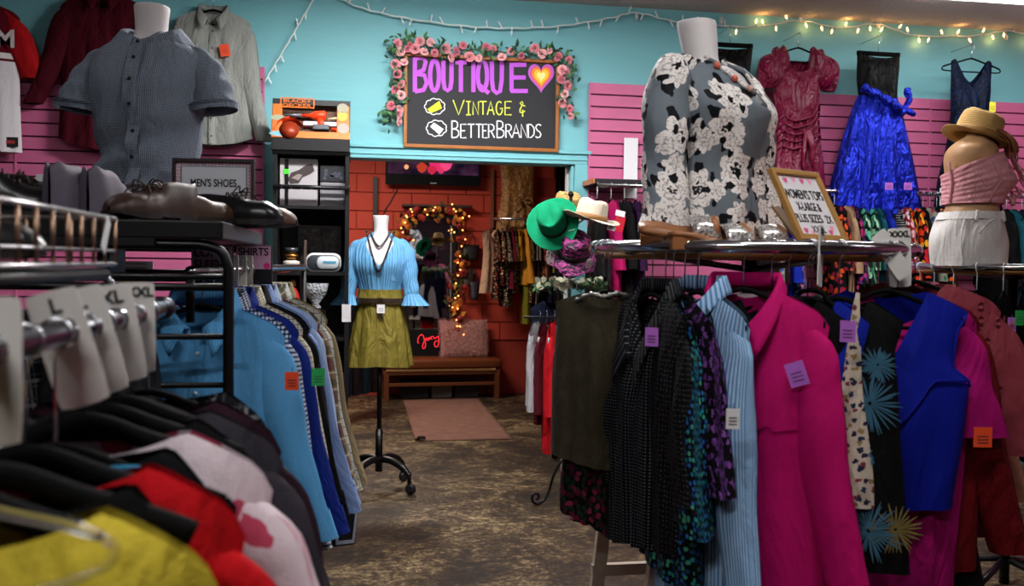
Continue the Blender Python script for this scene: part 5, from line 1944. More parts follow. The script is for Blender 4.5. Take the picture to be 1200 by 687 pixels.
g, s = rgarm(1060, 6, 'red_cardigan', 'deep red cardigan with an orange tag right behind the hot pink tee', 'cardigan', solid('#640a12'), 'deep red cardigan', L=.74, sw=.22, neckz=ZN + .01, sleeve=(.66, .08, .06, .12, .0), fold=(4, .014))
price_tag(g, g.matrix_basis.inverted() @ P(1152, 501, 2.30), 'orange', .046, .05, rz=R(-6), lab='orange price tag')
rgarm(1066, 8, 'long_dress', 'long black skirt dress below the red cardigan', 'dress', solid('#0b090b'), 'long black dress', L=1.05, sw=.2, neckz=ZN, W=[(0, .2), (.3, .17), (1, .3)], fold=(5, .02))
COR = cloth('coral', lambda n: n.mix(n.noise(n.obj, 30, 3), '#6e2630', '#8a3c46'), rough=.7, crease=.6)
g, s = rgarm(1073, -2, 'ruffled_blouse', 'coral blouse with tufted dots at the far right of the round rack', 'blouse', COR, 'coral tufted blouse', L=.72, sw=.245, drop=.06, neckz=ZN + .04, sleeve=(.46, .09, .11, .30, .0), fold=(5, .02))
tuf = MB()
for k in range(7):
    a = 2 * PI * k / 7
    tuf.grid(lambda u, v, a=a: (Vector((math.cos(a + (u - .5)) * .011 * v, -.008 * v - .002, math.sin(a + (u - .5)) * .011 * v)), (u, v)), 2, 2)
tme = tuf.mesh('tuft', COR)
slv = [c for c in g.children if c.name.startswith('sleeve')]
for so in slv:
    vs = so.data.vertices
    for k in range(26):
        q = vs[int(hsh('tf', k, so.name) * len(vs))]
        nn = q.normal
        linked(tme, 'tuft', so, q.co + nn * .002, (0, 0, math.atan2(nn.y, nn.x) + PI / 2), .9)
for k in range(20):
    linked(tme, 'tuft', g, s(-1, hsh('c', k) * 1.8 - .9, .08 + .9 * hsh('d', k), .004), (0, 0, 0), .9)
rgarm(1071, 16, 'peach_blouse', 'peach blouse behind the coral tufted blouse at the right edge', 'blouse', solid('#c08a70'), 'peach blouse', side=1, L=.78, sw=.24, neckz=ZN + .02, sleeve=(.62, .085, .075, .26, .0))
rgarm(1066, 18, 'rose_blouse', 'dusty rose blouse peeking over the coral tufted blouse', 'blouse', solid('#c06a80'), 'dusty rose blouse', side=1, L=.6, sw=.21, neckz=ZN + .045, sleeve=(.4, .08, .08, .2, .0))
# back half of the ring
for i, (px, lab, c_) in enumerate(((1030, 'dark plum tunic', '#2a1020'), (1000, 'dark teal tunic', '#0e2428'), (960, 'navy tunic', '#0e1226'), (915, 'black tunic', '#0a0a0c'), (870, 'brown tunic', '#22150e'))):
    rgarm(px, 70 + 12 * i, 'tunic', lab + ' hanging on the far side of the round rack', 'tunic', solid(c_), lab, side=1, L=.8, neckz=ZN - .02, sleeve=(.5, .07, .06, .06, .0), nu=16, nv=10)

# size dividers hung on rails
DIV = {}


def divider(pos, rot, s, label, w_=.055, h_=.135, rr=.019, size=.028, col_=None, up=.36, group=None):
    k = (w_, h_, rr)
    if k not in DIV:
        b = MB()
        hz = -0.0
        out = []
        n_ = 40
        for i in range(n_):
            a = 2 * PI * i / n_
            ca, sa = math.cos(a), math.sin(a)
            # rounded rectangle around the hole, hole at the origin
            t_ = min((w_ / 2) / max(abs(ca), 1e-6), ((h_ * up) if sa > 0 else h_ * (1 - up)) / max(abs(sa), 1e-6))
            out.append((ca * t_, sa * t_, ca * rr, sa * rr))
        # corners get their own vertex by snapping the closest one
        for cx, cz in ((w_ / 2, h_ * up), (-w_ / 2, h_ * up), (w_ / 2, -h_ * (1 - up)), (-w_ / 2, -h_ * (1 - up))):
            j = min(range(n_), key=lambda q: (out[q][0] - cx) ** 2 + (out[q][1] - cz) ** 2)
            out[j] = (cx * .93, cz * .97, out[j][2], out[j][3])
        for y in (-.0015, .0015):
            for o_ in out:
                b.add((o_[0], y, o_[1]))
                b.add((o_[2], y, o_[3]))
        m = 2 * n_
        for i in range(n_):
            j = (i + 1) % n_
            b.face((2 * i, 2 * i + 1, 2 * j + 1, 2 * j))
            b.face((m + 2 * i, m + 2 * j, m + 2 * j + 1, m + 2 * i + 1))
            b.face((2 * i, 2 * j, m + 2 * j, m + 2 * i))
            b.face((2 * i + 1, m + 2 * i + 1, m + 2 * j + 1, 2 * j + 1))
        DIV[k] = b.mesh('size_divider', plain('#d2d0cc', .45), False)
    o = linked(DIV[k], 'size_divider', None, pos, rot)
    tag(o, label, 'size tag', group)
    if s:
        text('lettering', s, size, INK, o, (0, -.0025, h_ * up - size * .75), bold=.0008)
    return o


q = ring_at(1054)
divider(q, (0, R(-3), CY + R(8)), 'XXXL', 'white XXXL size tag at the right end of the round rack', .064, .155, .0185, .022)
q2 = ring_at(1040)
divider(q2 + Vector((0, 0, 0)), (0, R(-38), CY + R(12)), None, 'tilted blank white size tag behind the XXXL tag on the round rack', .05, .14, .0185)
q3 = ring_at(962)
divider(q3, (0, R(6), CY + R(62)), 'XXL', 'white XXL size tag turned edge on in front of the framed price sign', .06, .155, .0185, .022)

# framed sign on the rack
d_ = 2.42
a, b_ = P(903, 198, d_), P(990, 281, d_)
zb = RZ + .016
c0 = P(966, 283, d_)
fw, fh = .215, .215
fr = empty('framed_sign', (c0.x, c0.y, zb + .003), CY + R(38), 'oak framed sign lettered in black standing on the round rack top', 'sign')
tl_ = empty('easel', (0, 0, 0))
tl_.parent = fr
tl_.rotation_euler = (R(-28), 0, 0)
OAK2 = plain('#b08448', .5, nz=.25, nsc=30)
for c_, dd in (((0, 0, fh - .008), (fw, .016, .016)), ((0, 0, .008), (fw, .016, .016)), ((-fw / 2 + .008, 0, fh / 2), (.016, .016, fh - .03)), ((fw / 2 - .008, 0, fh / 2), (.016, .016, fh - .03))):
    box('frame_bar', c_, dd, OAK2, tl_, .002)
box('paper', (0, .003, fh / 2), (fw - .03, .004, fh - .03), plain('#dcdadd', .6), tl_)
for s_, z, sz, sx in (("WOMEN'S TOPS", .142, .030, .172), ('X-LARGE &', .104, .026, .105), ('PLUS SIZES  2X', .068, .025, .165), ('XXXL', .035, .020, .06)):
    text('lettering', s_, .04, INK, tl_, (0, -.0002, z), bold=.0002, fit=(sx, sz))
for i in range(9):
    x, z = (-.055 + .037 * (i % 4), .178 + .012 * hsh('h', i)) if i < 4 else ((-.06, .03), (-.03, .022), (.05, .027), (.062, .04), (.0, .02))[i - 4]
    MB().poly([(p[0] - 0, -p[1]) for p in heart(0, 0, .009)], 0).build('printed_heart', plain(('#d9558a', '#e8a0bd')[i % 2], .6), tl_, False, loc=(x, -.0004, z))
box('back_prop', (0, .05, fh * .4), (.04, .006, fh * .8), OAK2, tl_, rot=(R(-14), 0, 0))

# --- patterned blouse form on the rack
d_ = 2.77
zz = lambda py, d=2.78, px=828: P(px, py, d).z
o0 = P(834, 250, d_)
mm = empty('torso_form', (o0.x, o0.y, 0), CY + R(42), 'white torso form in a grey blouse with large white flowers on the round rack', 'mannequin')
rows = [(zz(50), 0, .055, .046, .050), (zz(74), 0, .045, .055, .056), (zz(82), 0, .03, .105, .075), (zz(92), 0, .02, .155, .09), (zz(108), 0, .005, .182, .108), (zz(135), 0, -.02, .182, .13), (zz(165), 0, -.012, .168, .122), (zz(200), 0, 0, .155, .11), (zz(240), 0, 0, .168, .12), (zz(285), 0, 0, .18, .128)]
body = [(zz(25), .0, .07, .046, .050), (zz(26), .0, .07, .054, .058), (zz(52), 0, .058, .050, .054)] + [(r[0], r[1], r[2], r[3] - .006, r[4] - .006) for r in rows[1:-1]] + [(RZ - .014, 0, 0, .165, .115)]
b = MB().grid(loft(body), 36, 44, True, flip=True)
b.lathe([(.05, zz(26)), (.03, zz(25) + .002), (.0001, zz(25) + .003)], 20, (0, .07, 0))
b.build('torso', FOAM, mm)


def blouse_print(n):
    base = n.mix(n.noise(n.uv, 5, 3), '#59636b', '#7a848c')
    wv = n.node('ShaderNodeTexNoise')
    n.set(wv.inputs['Vector'], n.uv)
    wv.inputs['Scale'].default_value = 26
    wv.inputs['Detail'].default_value = 3
    mm_ = n.node('ShaderNodeVectorMath', operation='SCALE')
    n.set(mm_.inputs[0], wv.outputs['Color'])
    mm_.inputs['Scale'].default_value = .028
    ad = n.node('ShaderNodeVectorMath', operation='ADD')
    n.set(ad.inputs[0], n.uv)
    n.set(ad.inputs[1], mm_.outputs[0])
    c = base
    for sc, seed, rr in ((7.6, (0, 0, 0), .060), (8.5, (3.3, 7.7, 0), .038)):
        mp = n.node('ShaderNodeVectorMath', operation='ADD')
        n.set(mp.inputs[0], ad.outputs[0])
        mp.inputs[1].default_value = seed
        v = n.vor(mp.outputs[0], sc, .8)
        rel = n.node('ShaderNodeVectorMath', operation='SUBTRACT')
        n.set(rel.inputs[0], mp.outputs[0])
        n.set(rel.inputs[1], v.outputs['Position'])
        sp = n.node('ShaderNodeSeparateXYZ')
        n.set(sp.inputs[0], rel.outputs[0])
        ln = n.node('ShaderNodeVectorMath', operation='LENGTH')
        n.set(ln.inputs[0], rel.outputs[0])
        r = ln.outputs['Value']
        ang = n.math('ADD', n.math('ARCTAN2', sp.outputs[0], sp.outputs[1]), n.math('MULTIPLY', v.outputs['Color'], 6.0))
        # pointed leaves reaching out past the petals
        lf = n.math('POWER', n.math('ABSOLUTE', n.math('SINE', n.math('MULTIPLY', ang, 2.5))), 2.2)
        lf = n.math('MULTIPLY', lf, n.math('GREATER_THAN', n.math('SINE', n.math('ADD', ang, .6)), -.25))
        c = n.mix(n.math('LESS_THAN', r, n.math('MULTIPLY', n.math('ADD', .3, n.math('MULTIPLY', lf, 1.0)), rr * 1.12)), c, '#0c0e13')
        # ruffled petals
        pt = n.math('ADD', .72, n.math('MULTIPLY', n.math('ABSOLUTE', n.math('SINE', n.math('ADD', n.math('MULTIPLY', ang, 3.0), 1.1))), .26))
        vein = n.noise(n.uv, 110, 3)
        tone = n.mix(n.math('GREATER_THAN', vein, .57), '#e6e1dd', '#aaa2a2')
        c = n.mix(n.math('LESS_THAN', r, n.math('MULTIPLY', pt, rr)), c, tone)
        pt2 = n.math('ADD', .42, n.math('MULTIPLY', n.math('ABSOLUTE', n.math('SINE', n.math('MULTIPLY', ang, 2.5))), .16))
        rim = n.math('MULTIPLY', n.math('LESS_THAN', r, n.math('MULTIPLY', pt2, rr)), n.math('GREATER_THAN', r, n.math('MULTIPLY', n.math('SUBTRACT', pt2, .06), rr)))
        c = n.mix(n.math('MULTIPLY', rim, .55), c, '#4d4648')
        ctr = n.math('MULTIPLY', n.math('LESS_THAN', r, n.math('MULTIPLY', pt2, rr * .62)), n.math('GREATER_THAN', n.noise(n.uv, 75, 3), .45))
        c = n.mix(ctr, c, '#1d181b')
    return c


BP = cloth('blouseprint', blouse_print, rough=.6, crease=.5, csc=5)
vt = lambda a: zz(70) - max(0, 1 - adiff(a, FRONT) / .55) * (zz(70) - zz(118)) + .012 * math.cos(a - PI / 2)
b = wrap(rows, vt, lambda a: zz(278) + .008 * math.sin(3 * a), 72, 34, .01, lambda a, v: (.007 * math.sin(7 * a + 2 * v) + .004 * math.sin(13 * a)) * min(1, v * 2)).build('blouse', BP, mm)
for s in (-1, 1):
    cb_ = MB()
    cb_.tube([surface_of(rows, .016)(FRONT + s * t_ * .55, zz(118) + t_ * (zz(70) - zz(118))) for t_ in [k / 10 for k in range(11)]], .0075, 6)
    cb_.build('neck_edge', BP, b)
for k, (t_, c_) in enumerate(((.35, '#d0604a'), (.7, '#d0604a'), (.1, '#c89a90'))):
    p = surface_of(rows, .024)(FRONT - t_ * .62, zz(118) + t_ * (zz(74) - zz(118)))
    MB().ball((0, 0, 0), (.011, .008, .011), 8).build('embroidered_bead', plain(c_, .5), b, loc=p)
tube_sleeve([(-.09, .01, zz(90)), (-.158, .008, zz(94)), (-.207, .0, zz(114)), (-.235, -.01, zz(165)), (-.245, -.02, zz(215)), (-.262, -.035, zz(262)), (-.275, -.04, zz(284))], [.02, .052, .074, .078, .074, .072, .082, .088], BP, mm, seed=11, wr=.005)
tube_sleeve([(.09, .01, zz(90)), (.155, .008, zz(97)), (.192, .0, zz(120)), (.212, -.01, zz(165)), (.215, -.02, zz(215)), (.205, -.045, zz(262)), (.2, -.05, zz(279))], [.02, .05, .07, .076, .072, .068, .074, .078], BP, mm, seed=12, wr=.005)

# ------------------------------------------------------------------ shoes
def shoe(name, pos, yaw, m, label, L=.28, w_=.095, h=.055, ankle=.085, sole=None, heel=.022, laces=True, group=None, inner=None, boot=False, roll=0.0):
    e = empty(name, pos, yaw, label, 'shoe' if not boot else 'boot', group)
    e.rotation_euler = (0, roll, yaw)
    sole = sole or plain('#1a1412', .5)
    st = [(0, .5, .55), (.05, .72, .75), (.14, .9, .92), (.26, .98, .98), (.4, .86, 1.0), (.52, .76, 1.05), (.66, .74, 1.1), (.82, .76, 1.12), (.94, .66, 1.1), (1, .42, 1.02)]
    # outline half width along the length, toe at y=-L/2

    def half(t):
        return interp([(0, .02), (.012, .16), (.04, .31), (.1, .42), (.25, .5), (.38, .49), (.55, .39), (.7, .36), (.85, .37), (.94, .31), (.98, .2), (1, .02)], t) * w_

    def top(t):
        return interp([(0, .35 * h), (.05, .7 * h), (.15, h), (.3, 1.08 * h), (.45, 1.35 * h), (.56, ankle * .95), (.7, ankle), (.85, ankle * .98), (.96, ankle * 1.04), (1, ankle * .9)], t)

    def inner_z(t):
        k = interp([(0, 0), (.44, 0), (.55, .6), (.62, 1), (.9, 1), (.97, .5), (1, 0)], t)
        return k
    b = MB()
    bz = heel * .8
    ny, na = 26, 18

    def fn(u, v):
        t = v
        hw, tp, k = max(half(t), .004), top(t), inner_z(t)
        a = u
        # across: left bottom, left side, rim, inside, rim, right side, right bottom
        prof = [(-1, 0), (-1.03, .25), (-1.0, .55), (-.86, .82), (-.62, .97), (-.5, 1.0), (-.36, lerp(1.04, .72, k)), (-.2, lerp(1.07, .4, k)), (0, lerp(1.09, .3, k))]
        prof = prof + [(-x, z) for x, z in prof[:-1][::-1]]
        i = min(int(a * (len(prof) - 1) + 1e-6), len(prof) - 1)
        x, z = prof[i]
        if k > .3:
            x *= lerp(1, 1.12 if abs(x) < .7 else 1.0, k)
        return Vector((x * hw * .94, (t - .5) * L * .985, bz + z * tp)), (x * .05, t * L)
    b.grid(fn, 16, ny, flip=True)
    up = b.build('upper', m, e)

    def cap(nm, v0, v1, mm_):
        def cfn(u, v):
            p, uv = fn(u, lerp(v0, v1, v))
            c = Vector((0, p.y, bz + .02))
            d = p - c
            return c + d * (1.0 + .0022 / max(d.length, .01)), uv
        MB().grid(cfn, 16, 6, flip=True).build(nm, mm_, up)
    cap('toe_cap', 0, .2, m)
    b = MB()
    m_ = 30
    ol = [(half(t) * 1.04 + .002, (t - .5) * L * 1.01) for t in [k / (m_ - 1) for k in range(m_)]]
    ol = [(x, y) for x, y in ol] + [(-x, y) for x, y in ol[::-1]]
    for z in (heel * .35 if False else 0.004, bz + .004):
        for x, y in ol:
            zz_ = z
            if z < .01:
                zz_ = heel * .55 if -.1 * L < y < .18 * L else (0 if y >= .18 * L else heel * .25 + max(0, (-.32 * L - y)) * .2)
            b.add((x, y, zz_))
    k = len(ol)
    for i in range(k):
        b.face((i, (i + 1) % k, k + (i + 1) % k, k + i))
    b.face(range(k, 2 * k))
    b.face(list(range(k))[::-1])
    b.build('sole', sole, e, False)
    if laces:
        lc = MB()
        for i in range(4):
            t = .40 + .045 * i
            zt = bz + top(t) * 1.08
            lc.tube(spline([(-half(t) * .5, (t - .5) * L, zt - .008), (0, (t + .012 - .5) * L, zt + .005), (half(t) * .5, (t + .02 - .5) * L, zt - .008)], 4), .0028, 5)
        t = .43
        zt = bz + top(t) * 1.1 + .006
        for s in (-1, 1):
            lc.tube(spline([(0, (t - .5) * L, zt), (s * .03, (t - .54) * L, zt + .018), (s * .05, (t - .5) * L, zt - .005), (s * .02, (t - .49) * L, zt), (0, (t - .5) * L, zt)], 4), .0022, 5)
            lc.tube(spline([(0, (t - .5) * L, zt), (s * .025, (t - .58) * L, zt + .004), (s * .045, (t - .62) * L, zt - .02)], 4), .0022, 5)
        lc.build('laces', plain('#2a1b14', .8) if not boot else plain('#3d3844', .8), up)
    return e

# ------------------------------------------------------------------ shoe shelf rack on the left
A = P(268, 300, 2.3)
SX, SYY = A.x, A.y
ST = 1.592                                      # shelf top
rk = empty('shoe_shelf_rack', (SX - .5, SYY, 0), 0, 'black tube frame rack with a flat black shelf of shoes on top', 'rack')
fx = .5


def zpx(py, d=2.3):
    return P(268, py, d).z


FT = ST - .058
for yy in (0, .92):
    MB().tube(spline([(-fx + .0, yy, 0), (-fx, yy, FT - .09)], 1) + spline([(-fx, yy, FT - .06), (-fx + .02, yy, FT - .015), (-fx + .07, yy, FT)], 4) + spline([(fx - .07, yy, FT), (fx - .02, yy, FT - .015), (fx, yy, FT - .06)], 4) + [Vector((fx, yy, .4)), Vector((fx, yy, 0))], .0135, 10).build('tube_frame', BLACK, rk)
    for py in (325, 337, 395, 452, 520, 600):
        MB().tube([(-fx, yy, zpx(py)), (fx, yy, zpx(py))], .0075 if py != 337 else .010, 8).build('cross_bar', BLACK, rk)
box('shelf_board', (-.32, .47, ST - .022), (1.62, 1.0, .044), plain('#0c0c0e', .35), rk, .004)
box('shelf_lip', (-.32, -.022, ST - .04), (1.3, .012, .05), plain('#09090b', .4), rk, .003)
for x in (-.12, .2):
    box('shelf_bracket', (x, .1, ST - .085), (.03, .16, .09), BLACK, rk)
BRN = plain('#3a251b', .45, nz=.4, nsc=18, bump=.12, bsc=30)
BLKL = plain('#121216', .28, bump=.1, bsc=30)


def on_shelf(px, d, z=ST):
    q = P(px, 280, d)
    return Vector((q.x, q.y, z))


shoe('oxford_shoe', on_shelf(180, 2.38), R(-33), BRN, 'brown leather laced oxford pointing left at the front of the shelf', L=.295, w_=.11, h=.045, ankle=.09, heel=.022)
shoe('oxford_shoe', on_shelf(222, 2.50), R(140), plain('#46301f', .45, nz=.4, nsc=18), 'brown leather oxford pointing right beside its laced mate', L=.29, w_=.11, h=.045, ankle=.072, heel=.02, laces=False)
shoe('dress_shoe', on_shelf(272, 2.62), R(75), BLKL, 'black polished dress shoe with loose laces right of the brown oxfords', L=.3, w_=.10, h=.05, ankle=.075, heel=.02)
shoe('dress_shoe', on_shelf(268, 2.9), R(80), BLKL, 'black polished dress shoe standing behind its mate under the white sign', L=.3, w_=.10, h=.05, ankle=.075, heel=.02)
shoe('loafer', on_shelf(290, 2.85) + Vector((.02, -.06, -.0)), R(70), plain('#5a3323', .5, nz=.3), 'brown suede loafer with its toe past the right edge of the shelf', L=.29, w_=.1, h=.045, ankle=.06, heel=.015, laces=False)
GRY = plain('#5e5766', .7, nz=.25, nsc=10, bump=.2, bsc=60)
shoe('ankle_boot', on_shelf(95, 2.42), R(163), GRY, 'grey purple ankle boot left of its mate near the male torso form', L=.27, w_=.11, h=.07, ankle=.125, heel=.02, laces=False, boot=True)
shoe('ankle_boot', on_shelf(128, 2.47), R(172), GRY, 'grey purple ankle boot right of its mate near the male torso form', L=.27, w_=.11, h=.07, ankle=.12, heel=.02, laces=False, boot=True)
for i, (px, d, yw, lab) in enumerate(((10, 2.4, 100, 'black shoe at the left end of the shelf behind the basket'), (40, 2.5, 75, 'black shoe second from the left end of the shelf'), (20, 2.75, 120, 'black shoe at the back left of the shelf'), (65, 2.7, 60, 'black shoe left of the grey purple boots'), (150, 2.75, 100, 'black shoe behind the laced brown oxford'), (-30, 2.5, 100, 'black shoe cut off by the left picture edge'))):
    shoe('black_shoe', on_shelf(px, d), R(yw), BLKL, lab, L=.29, w_=.105, h=.06, ankle=.11, heel=.025, laces=i % 2 == 0)
shoe('brown_shoe', on_shelf(104, 2.85), R(150), plain('#5a3a20', .5, nz=.4), 'small tan brown shoe peeking over the grey purple boots', L=.2, w_=.09, h=.06, ankle=.14, heel=.04, laces=False)
# spray bottle and white cap bits
q = on_shelf(57, 2.85)
e = empty('spray_bottle', q, 0, 'small teal and clear spray bottle at the back of the shoe shelf', 'bottle')
MB().lathe([(.0001, 0), (.026, 0), (.027, .08), (.024, .1), (.012, .115), (.012, .125)], 14).build('body', plain('#8fb0b4', .25), e)
MB().lathe([(.0275, .03), (.0275, .085)], 14).build('teal_label', plain('#2f8d9a', .5), e)
box('pump_head', (-.01, 0, .145), (.05, .022, .03), plain('#cfd6d6', .4), e, .004)
MB().tube([(-.03, 0, .15), (-.055, 0, .12)], .006, 6).build('trigger', plain('#cfd6d6', .4), e)
q = on_shelf(70, 2.95)
o = MB().lathe([(.0001, 0), (.018, 0), (.018, .15), (.013, .16), (.013, .19), (.0001, .19)], 12).build('polish_tube', plain('#a8a49a', .4), loc=q)
tag(o, 'pale upright polish tube beside the teal spray bottle', 'bottle')

# white sign on a wire foot
d_ = 3.0
a, b_ = P(203, 187, d_), P(298, 243, d_)
c0 = (a + b_) / 2
fw, fh = (P(298, 187, d_) - a).length, a.z - P(203, 243, d_).z
sg = empty('framed_sign', (c0.x, c0.y, b_.z), R(-8), 'white sign in a dark frame lettered for men\'s footwear behind the shoes', 'sign')
sg['label'] = "framed white sign lettered MEN'S SHOES standing behind the black dress shoes"
FRM = plain('#2b1d22', .4)
tb = empty('picture_frame', (0, 0, 0))
tb.parent = sg
for c_, dd in (((0, 0, fh - .005), (fw, .018, .010)), ((0, 0, .005), (fw, .018, .010)), ((-fw / 2 + .005, 0, fh / 2), (.010, .018, fh - .02)), ((fw / 2 - .005, 0, fh / 2), (.010, .018, fh - .02))):
    box('frame_bar', c_, dd, FRM, tb)
box('mat_border', (0, .004, fh / 2), (fw - .018, .003, fh - .018), dots('#b99aa6', ['#d8c8d0'], 90, .3, 0), tb)
box('inner_line', (0, .002, fh / 2), (fw - .05, .003, fh - .046), plain('#6f7a86', .6), tb)
box('paper', (0, .0005, fh / 2), (fw - .058, .003, fh - .054), plain('#c9ccd4', .6), tb)
text('lettering', "MEN'S SHOES", .031, INK, tb, (0, -.0018, fh * .5), bold=.0006, fit=(fw * .56, fh * .17))
MB().tube([(-fw * .3, .02, .01), (-fw * .3, .03, ST - b_.z), (fw * .3, .03, ST - b_.z), (fw * .3, .02, .01)], .004, 6).build('wire_foot', STEEL, sg)

# ------------------------------------------------------------------ shirts on the rail behind the shelf
def sr_(d, x=-.83):
    q = RGT * (x - .05 * (d - 2.47)) + FWD * d
    return Vector((q.x, q.y, 1.465))


a, b_ = sr_(2.36), sr_(4.0)
e = empty('shirt_rail', (a + b_) / 2, math.atan2(b_.y - a.y, b_.x - a.x), 'chrome rail of button shirts running back from the shoe shelf', 'clothes rack')
hl = (b_ - a).length / 2
MB().tube([(-hl, 0, 0), (hl, 0, 0)], .0155, 10).build('bar', CHROME, e)
MB().tube([(hl, 0, .0), (hl, 0, -1.465)], .014, 8).build('post', BLACK, e)
MB().tube([(-hl, 0, -.0), (-hl, 0, -.13)], .012, 8).build('bar_end', BLACK, e)
MB().tube([(hl, -.3, -1.455), (hl, .3, -1.455)], .014, 8).build('foot', BLACK, e)
OXF = cloth('oxfordblue', lambda n: n.mix(n.math('LESS_THAN', n.math('FRACT', n.math('ADD', n.math('MULTIPLY', n.xy()[0], 210), 100)), .45), '#5fa3d4', '#4486bd'), crease=.6, csc=4, cd=.03)
SH = [
    (2.47, 'light blue finely striped shirt with orange tag, front of the shirt rail', OXF, 'orange', dict(collar='shirt', placket='#c9d6e2', buttons=7, pocket=.45), 2),
    (2.58, 'navy and white gingham shirt second on the shirt rail', checks('#d5d9e0', '#4a5578', .0125, .45, '#10142c'), None, {}, -3),
    (2.67, 'royal navy blue shirt with green tag on the shirt rail', solid('#152a80'), 'green', {}, 3),
    (2.77, 'cream windowpane checked shirt with dark lines on the shirt rail', checks('#cfc8b4', '#3a4038', .016, .13), None, {}, -2),
    (2.85, 'black shirt squeezed between cream check and pale blue shirts', solid('#0e0e12'), None, {}, 2),
    (2.92, 'periwinkle blue plain shirt on the shirt rail', solid('#7e97cc'), None, {}, -3),
    (3.00, 'pale sky blue cotton shirt on the shirt rail', solid('#a3b8d6'), None, {}, 4),
    (3.09, 'maroon green and cream plaid shirt on the shirt rail', plaid('#8a7a5c', [(.11, 0, .35, '#5c1030'), (.11, .5, .22, '#2f3a20'), (.055, .2, .08, '#d8cfae')]), None, {}, -2),
    (3.18, 'white shirt with a thin dark grid near the far end of the shirt rail', checks('#b9bcb8', '#4d544e', .03, .08), None, {}, 3),
    (3.27, 'beige tweed shirt next to the far end of the shirt rail', cloth('tweed', lambda n: n.mix(n.noise(n.uv, 180, 2), '#5a4d3a', '#a0916f')), None, {}, -4),
]
for i, (d, lab, m, tg, kw, yw) in enumerate(SH):
    pos = sr_(d)
    kw = dict(kw) or dict(collar='shirt')
    g, s = garment('button_shirt', lab, 'shirt', pos, CY + R(yw - 4), m, L=.80, sw=.225, drop=.062, neckz=-.092, nw=.08, fd=.09, sleeve=(.62 if i else .58, .085, .055, .10, .02, 0, .07), fold=(4, .014), hem=lambda x: .05 * abs(x) ** 2, group=None, **kw)
    hanger(pos, CY + R(yw - 4), 'black hanger carrying the ' + ' '.join(lab.split(' shirt')[0].split()[:7]) + ' shirt', rail=.0155, drop=-.006, w=.2)
    if tg == 'orange':
        inv = g.matrix_basis.inverted()
        price_tag(g, inv @ P(342, 436, 2.33), 'orange', .034, .046, rz=R(6), lab='orange paper price tag')
    if tg == 'green':
        inv = g.matrix_basis.inverted()
        price_tag(g, inv @ P(373, 432, 2.56), 'green', .036, .048, rz=R(14), lab='green paper price tag')
q = sr_(3.12, -.52)
q.z = P(430, 593, 3.12).z
o = box('hang_card', (0, 0, -.07), (.09, .02, .14), plain('#10131c', .5), loc=q, rot=None, bev=.002)
o.rotation_euler = (0, R(8), CY + R(50))
bd = MB()
for c_, dd in (((0, -.0105, -.012), (.08, .002, .012)), ((0, -.0105, -.128), (.08, .002, .012)), ((-.036, -.0105, -.07), (.010, .002, .12)), ((.036, -.0105, -.07), (.010, .002, .12))):
    bd.box(c_, dd)
bd.build('white_border', plain('#a9b2c8', .6), o, False)
tag(o, 'navy boxed card with a white border hanging below the shirt hems', 'card')
MB().tube([(0, 0, 0), (0, 0, .05)], .001, 4).build('string', WHITE, o)
# size tags and header cards of the shirt rail
for i, (d, s_, lab) in enumerate(((2.76, 'M', 'white M size tag on the shirt rail, nearest the pole'), (2.86, 'L', 'white L size tag on the shirt rail, second from the pole'), (2.94, 'XL', 'white XL size tag on the shirt rail, third from the pole'))):
    divider(sr_(d), (0, 0, CY + R(-12)), s_, lab, .055, .13, .019, .022)


def header_card(pos, yaw, l1, label):
    e = empty('header_card', pos, yaw, label, 'sign')
    box('holder', (0, 0, -.01), (.12, .012, .19), plain('#131316', .5), e, .002)
    box('paper', (0, -.007, .045), (.116, .002, .075), plain('#c99ab8', .6), e)
    for k, s_ in enumerate(l1):
        text('lettering', s_, .032, INK, e, (0, -.0085, .064 - .034 * k), bold=.0006, fit=(.1, .026))
    for x, z in ((-.042, .02), (.045, .018)):
        MB().poly([(.011 * math.cos(t_), .011 * math.sin(t_)) for t_ in [2 * PI * k / 14 for k in range(14)]], 0).build('pink_dot', plain('#d8277c', .6), e, False, loc=(x, -.0085, z))
    MB().lathe([(.018, -.006), (.022, -.006), (.022, .006), (.018, .006)], 16, (0, 0, -.05), rot=Matrix.Rotation(R(90), 3, 'X')).build('rail_ring', STEEL, e)
    return e


q = sr_(2.66)
q.z += .055
q = P(249, 322, 2.66)
header_card(q, CY, ['LONG', 'SLEEVE'], 'black and pink header card reading LONG SLEEVE behind the bent tube')
q = P(298, 318, 3.02)
header_card(q, CY - R(5), ['SHIRTS'], 'black and pink header card reading SHIRTS behind the size tags')
# paper notice on the slats
q = PY(154, 321, WY - .05)
q = P(154, 322, 3.4)
e = empty('paper_notice', q, CY, 'white printed notice with a yellow box below the shoe shelf', 'notice')
box('paper', (0, 0, 0), (.16, .002, .1), plain('#b9bcc4', .6), e)
box('yellow_box', (-.005, -.002, -.028), (.09, .001, .022), plain('#d0a91e', .6), e)
b = MB()
for k in range(4):
    b.box((.01 * (k % 2), -.002, .04 - .014 * k), (.11 - .02 * (k % 3), .001, .003))
b.build('printed_lines', plain('#3a3a50', .7), e, False)
MB().tube([(0, .004, -.05), (0, .02, -.4), (0, .02, q.z * -1 + .02)], .005, 6).build('stand', BLACK, e)

# ------------------------------------------------------------------ near rack at the left
def nr(d):
    q = RGT * (-.513 - .165 * (d - .98)) + FWD * d
    return Vector((q.x, q.y, 1.41))


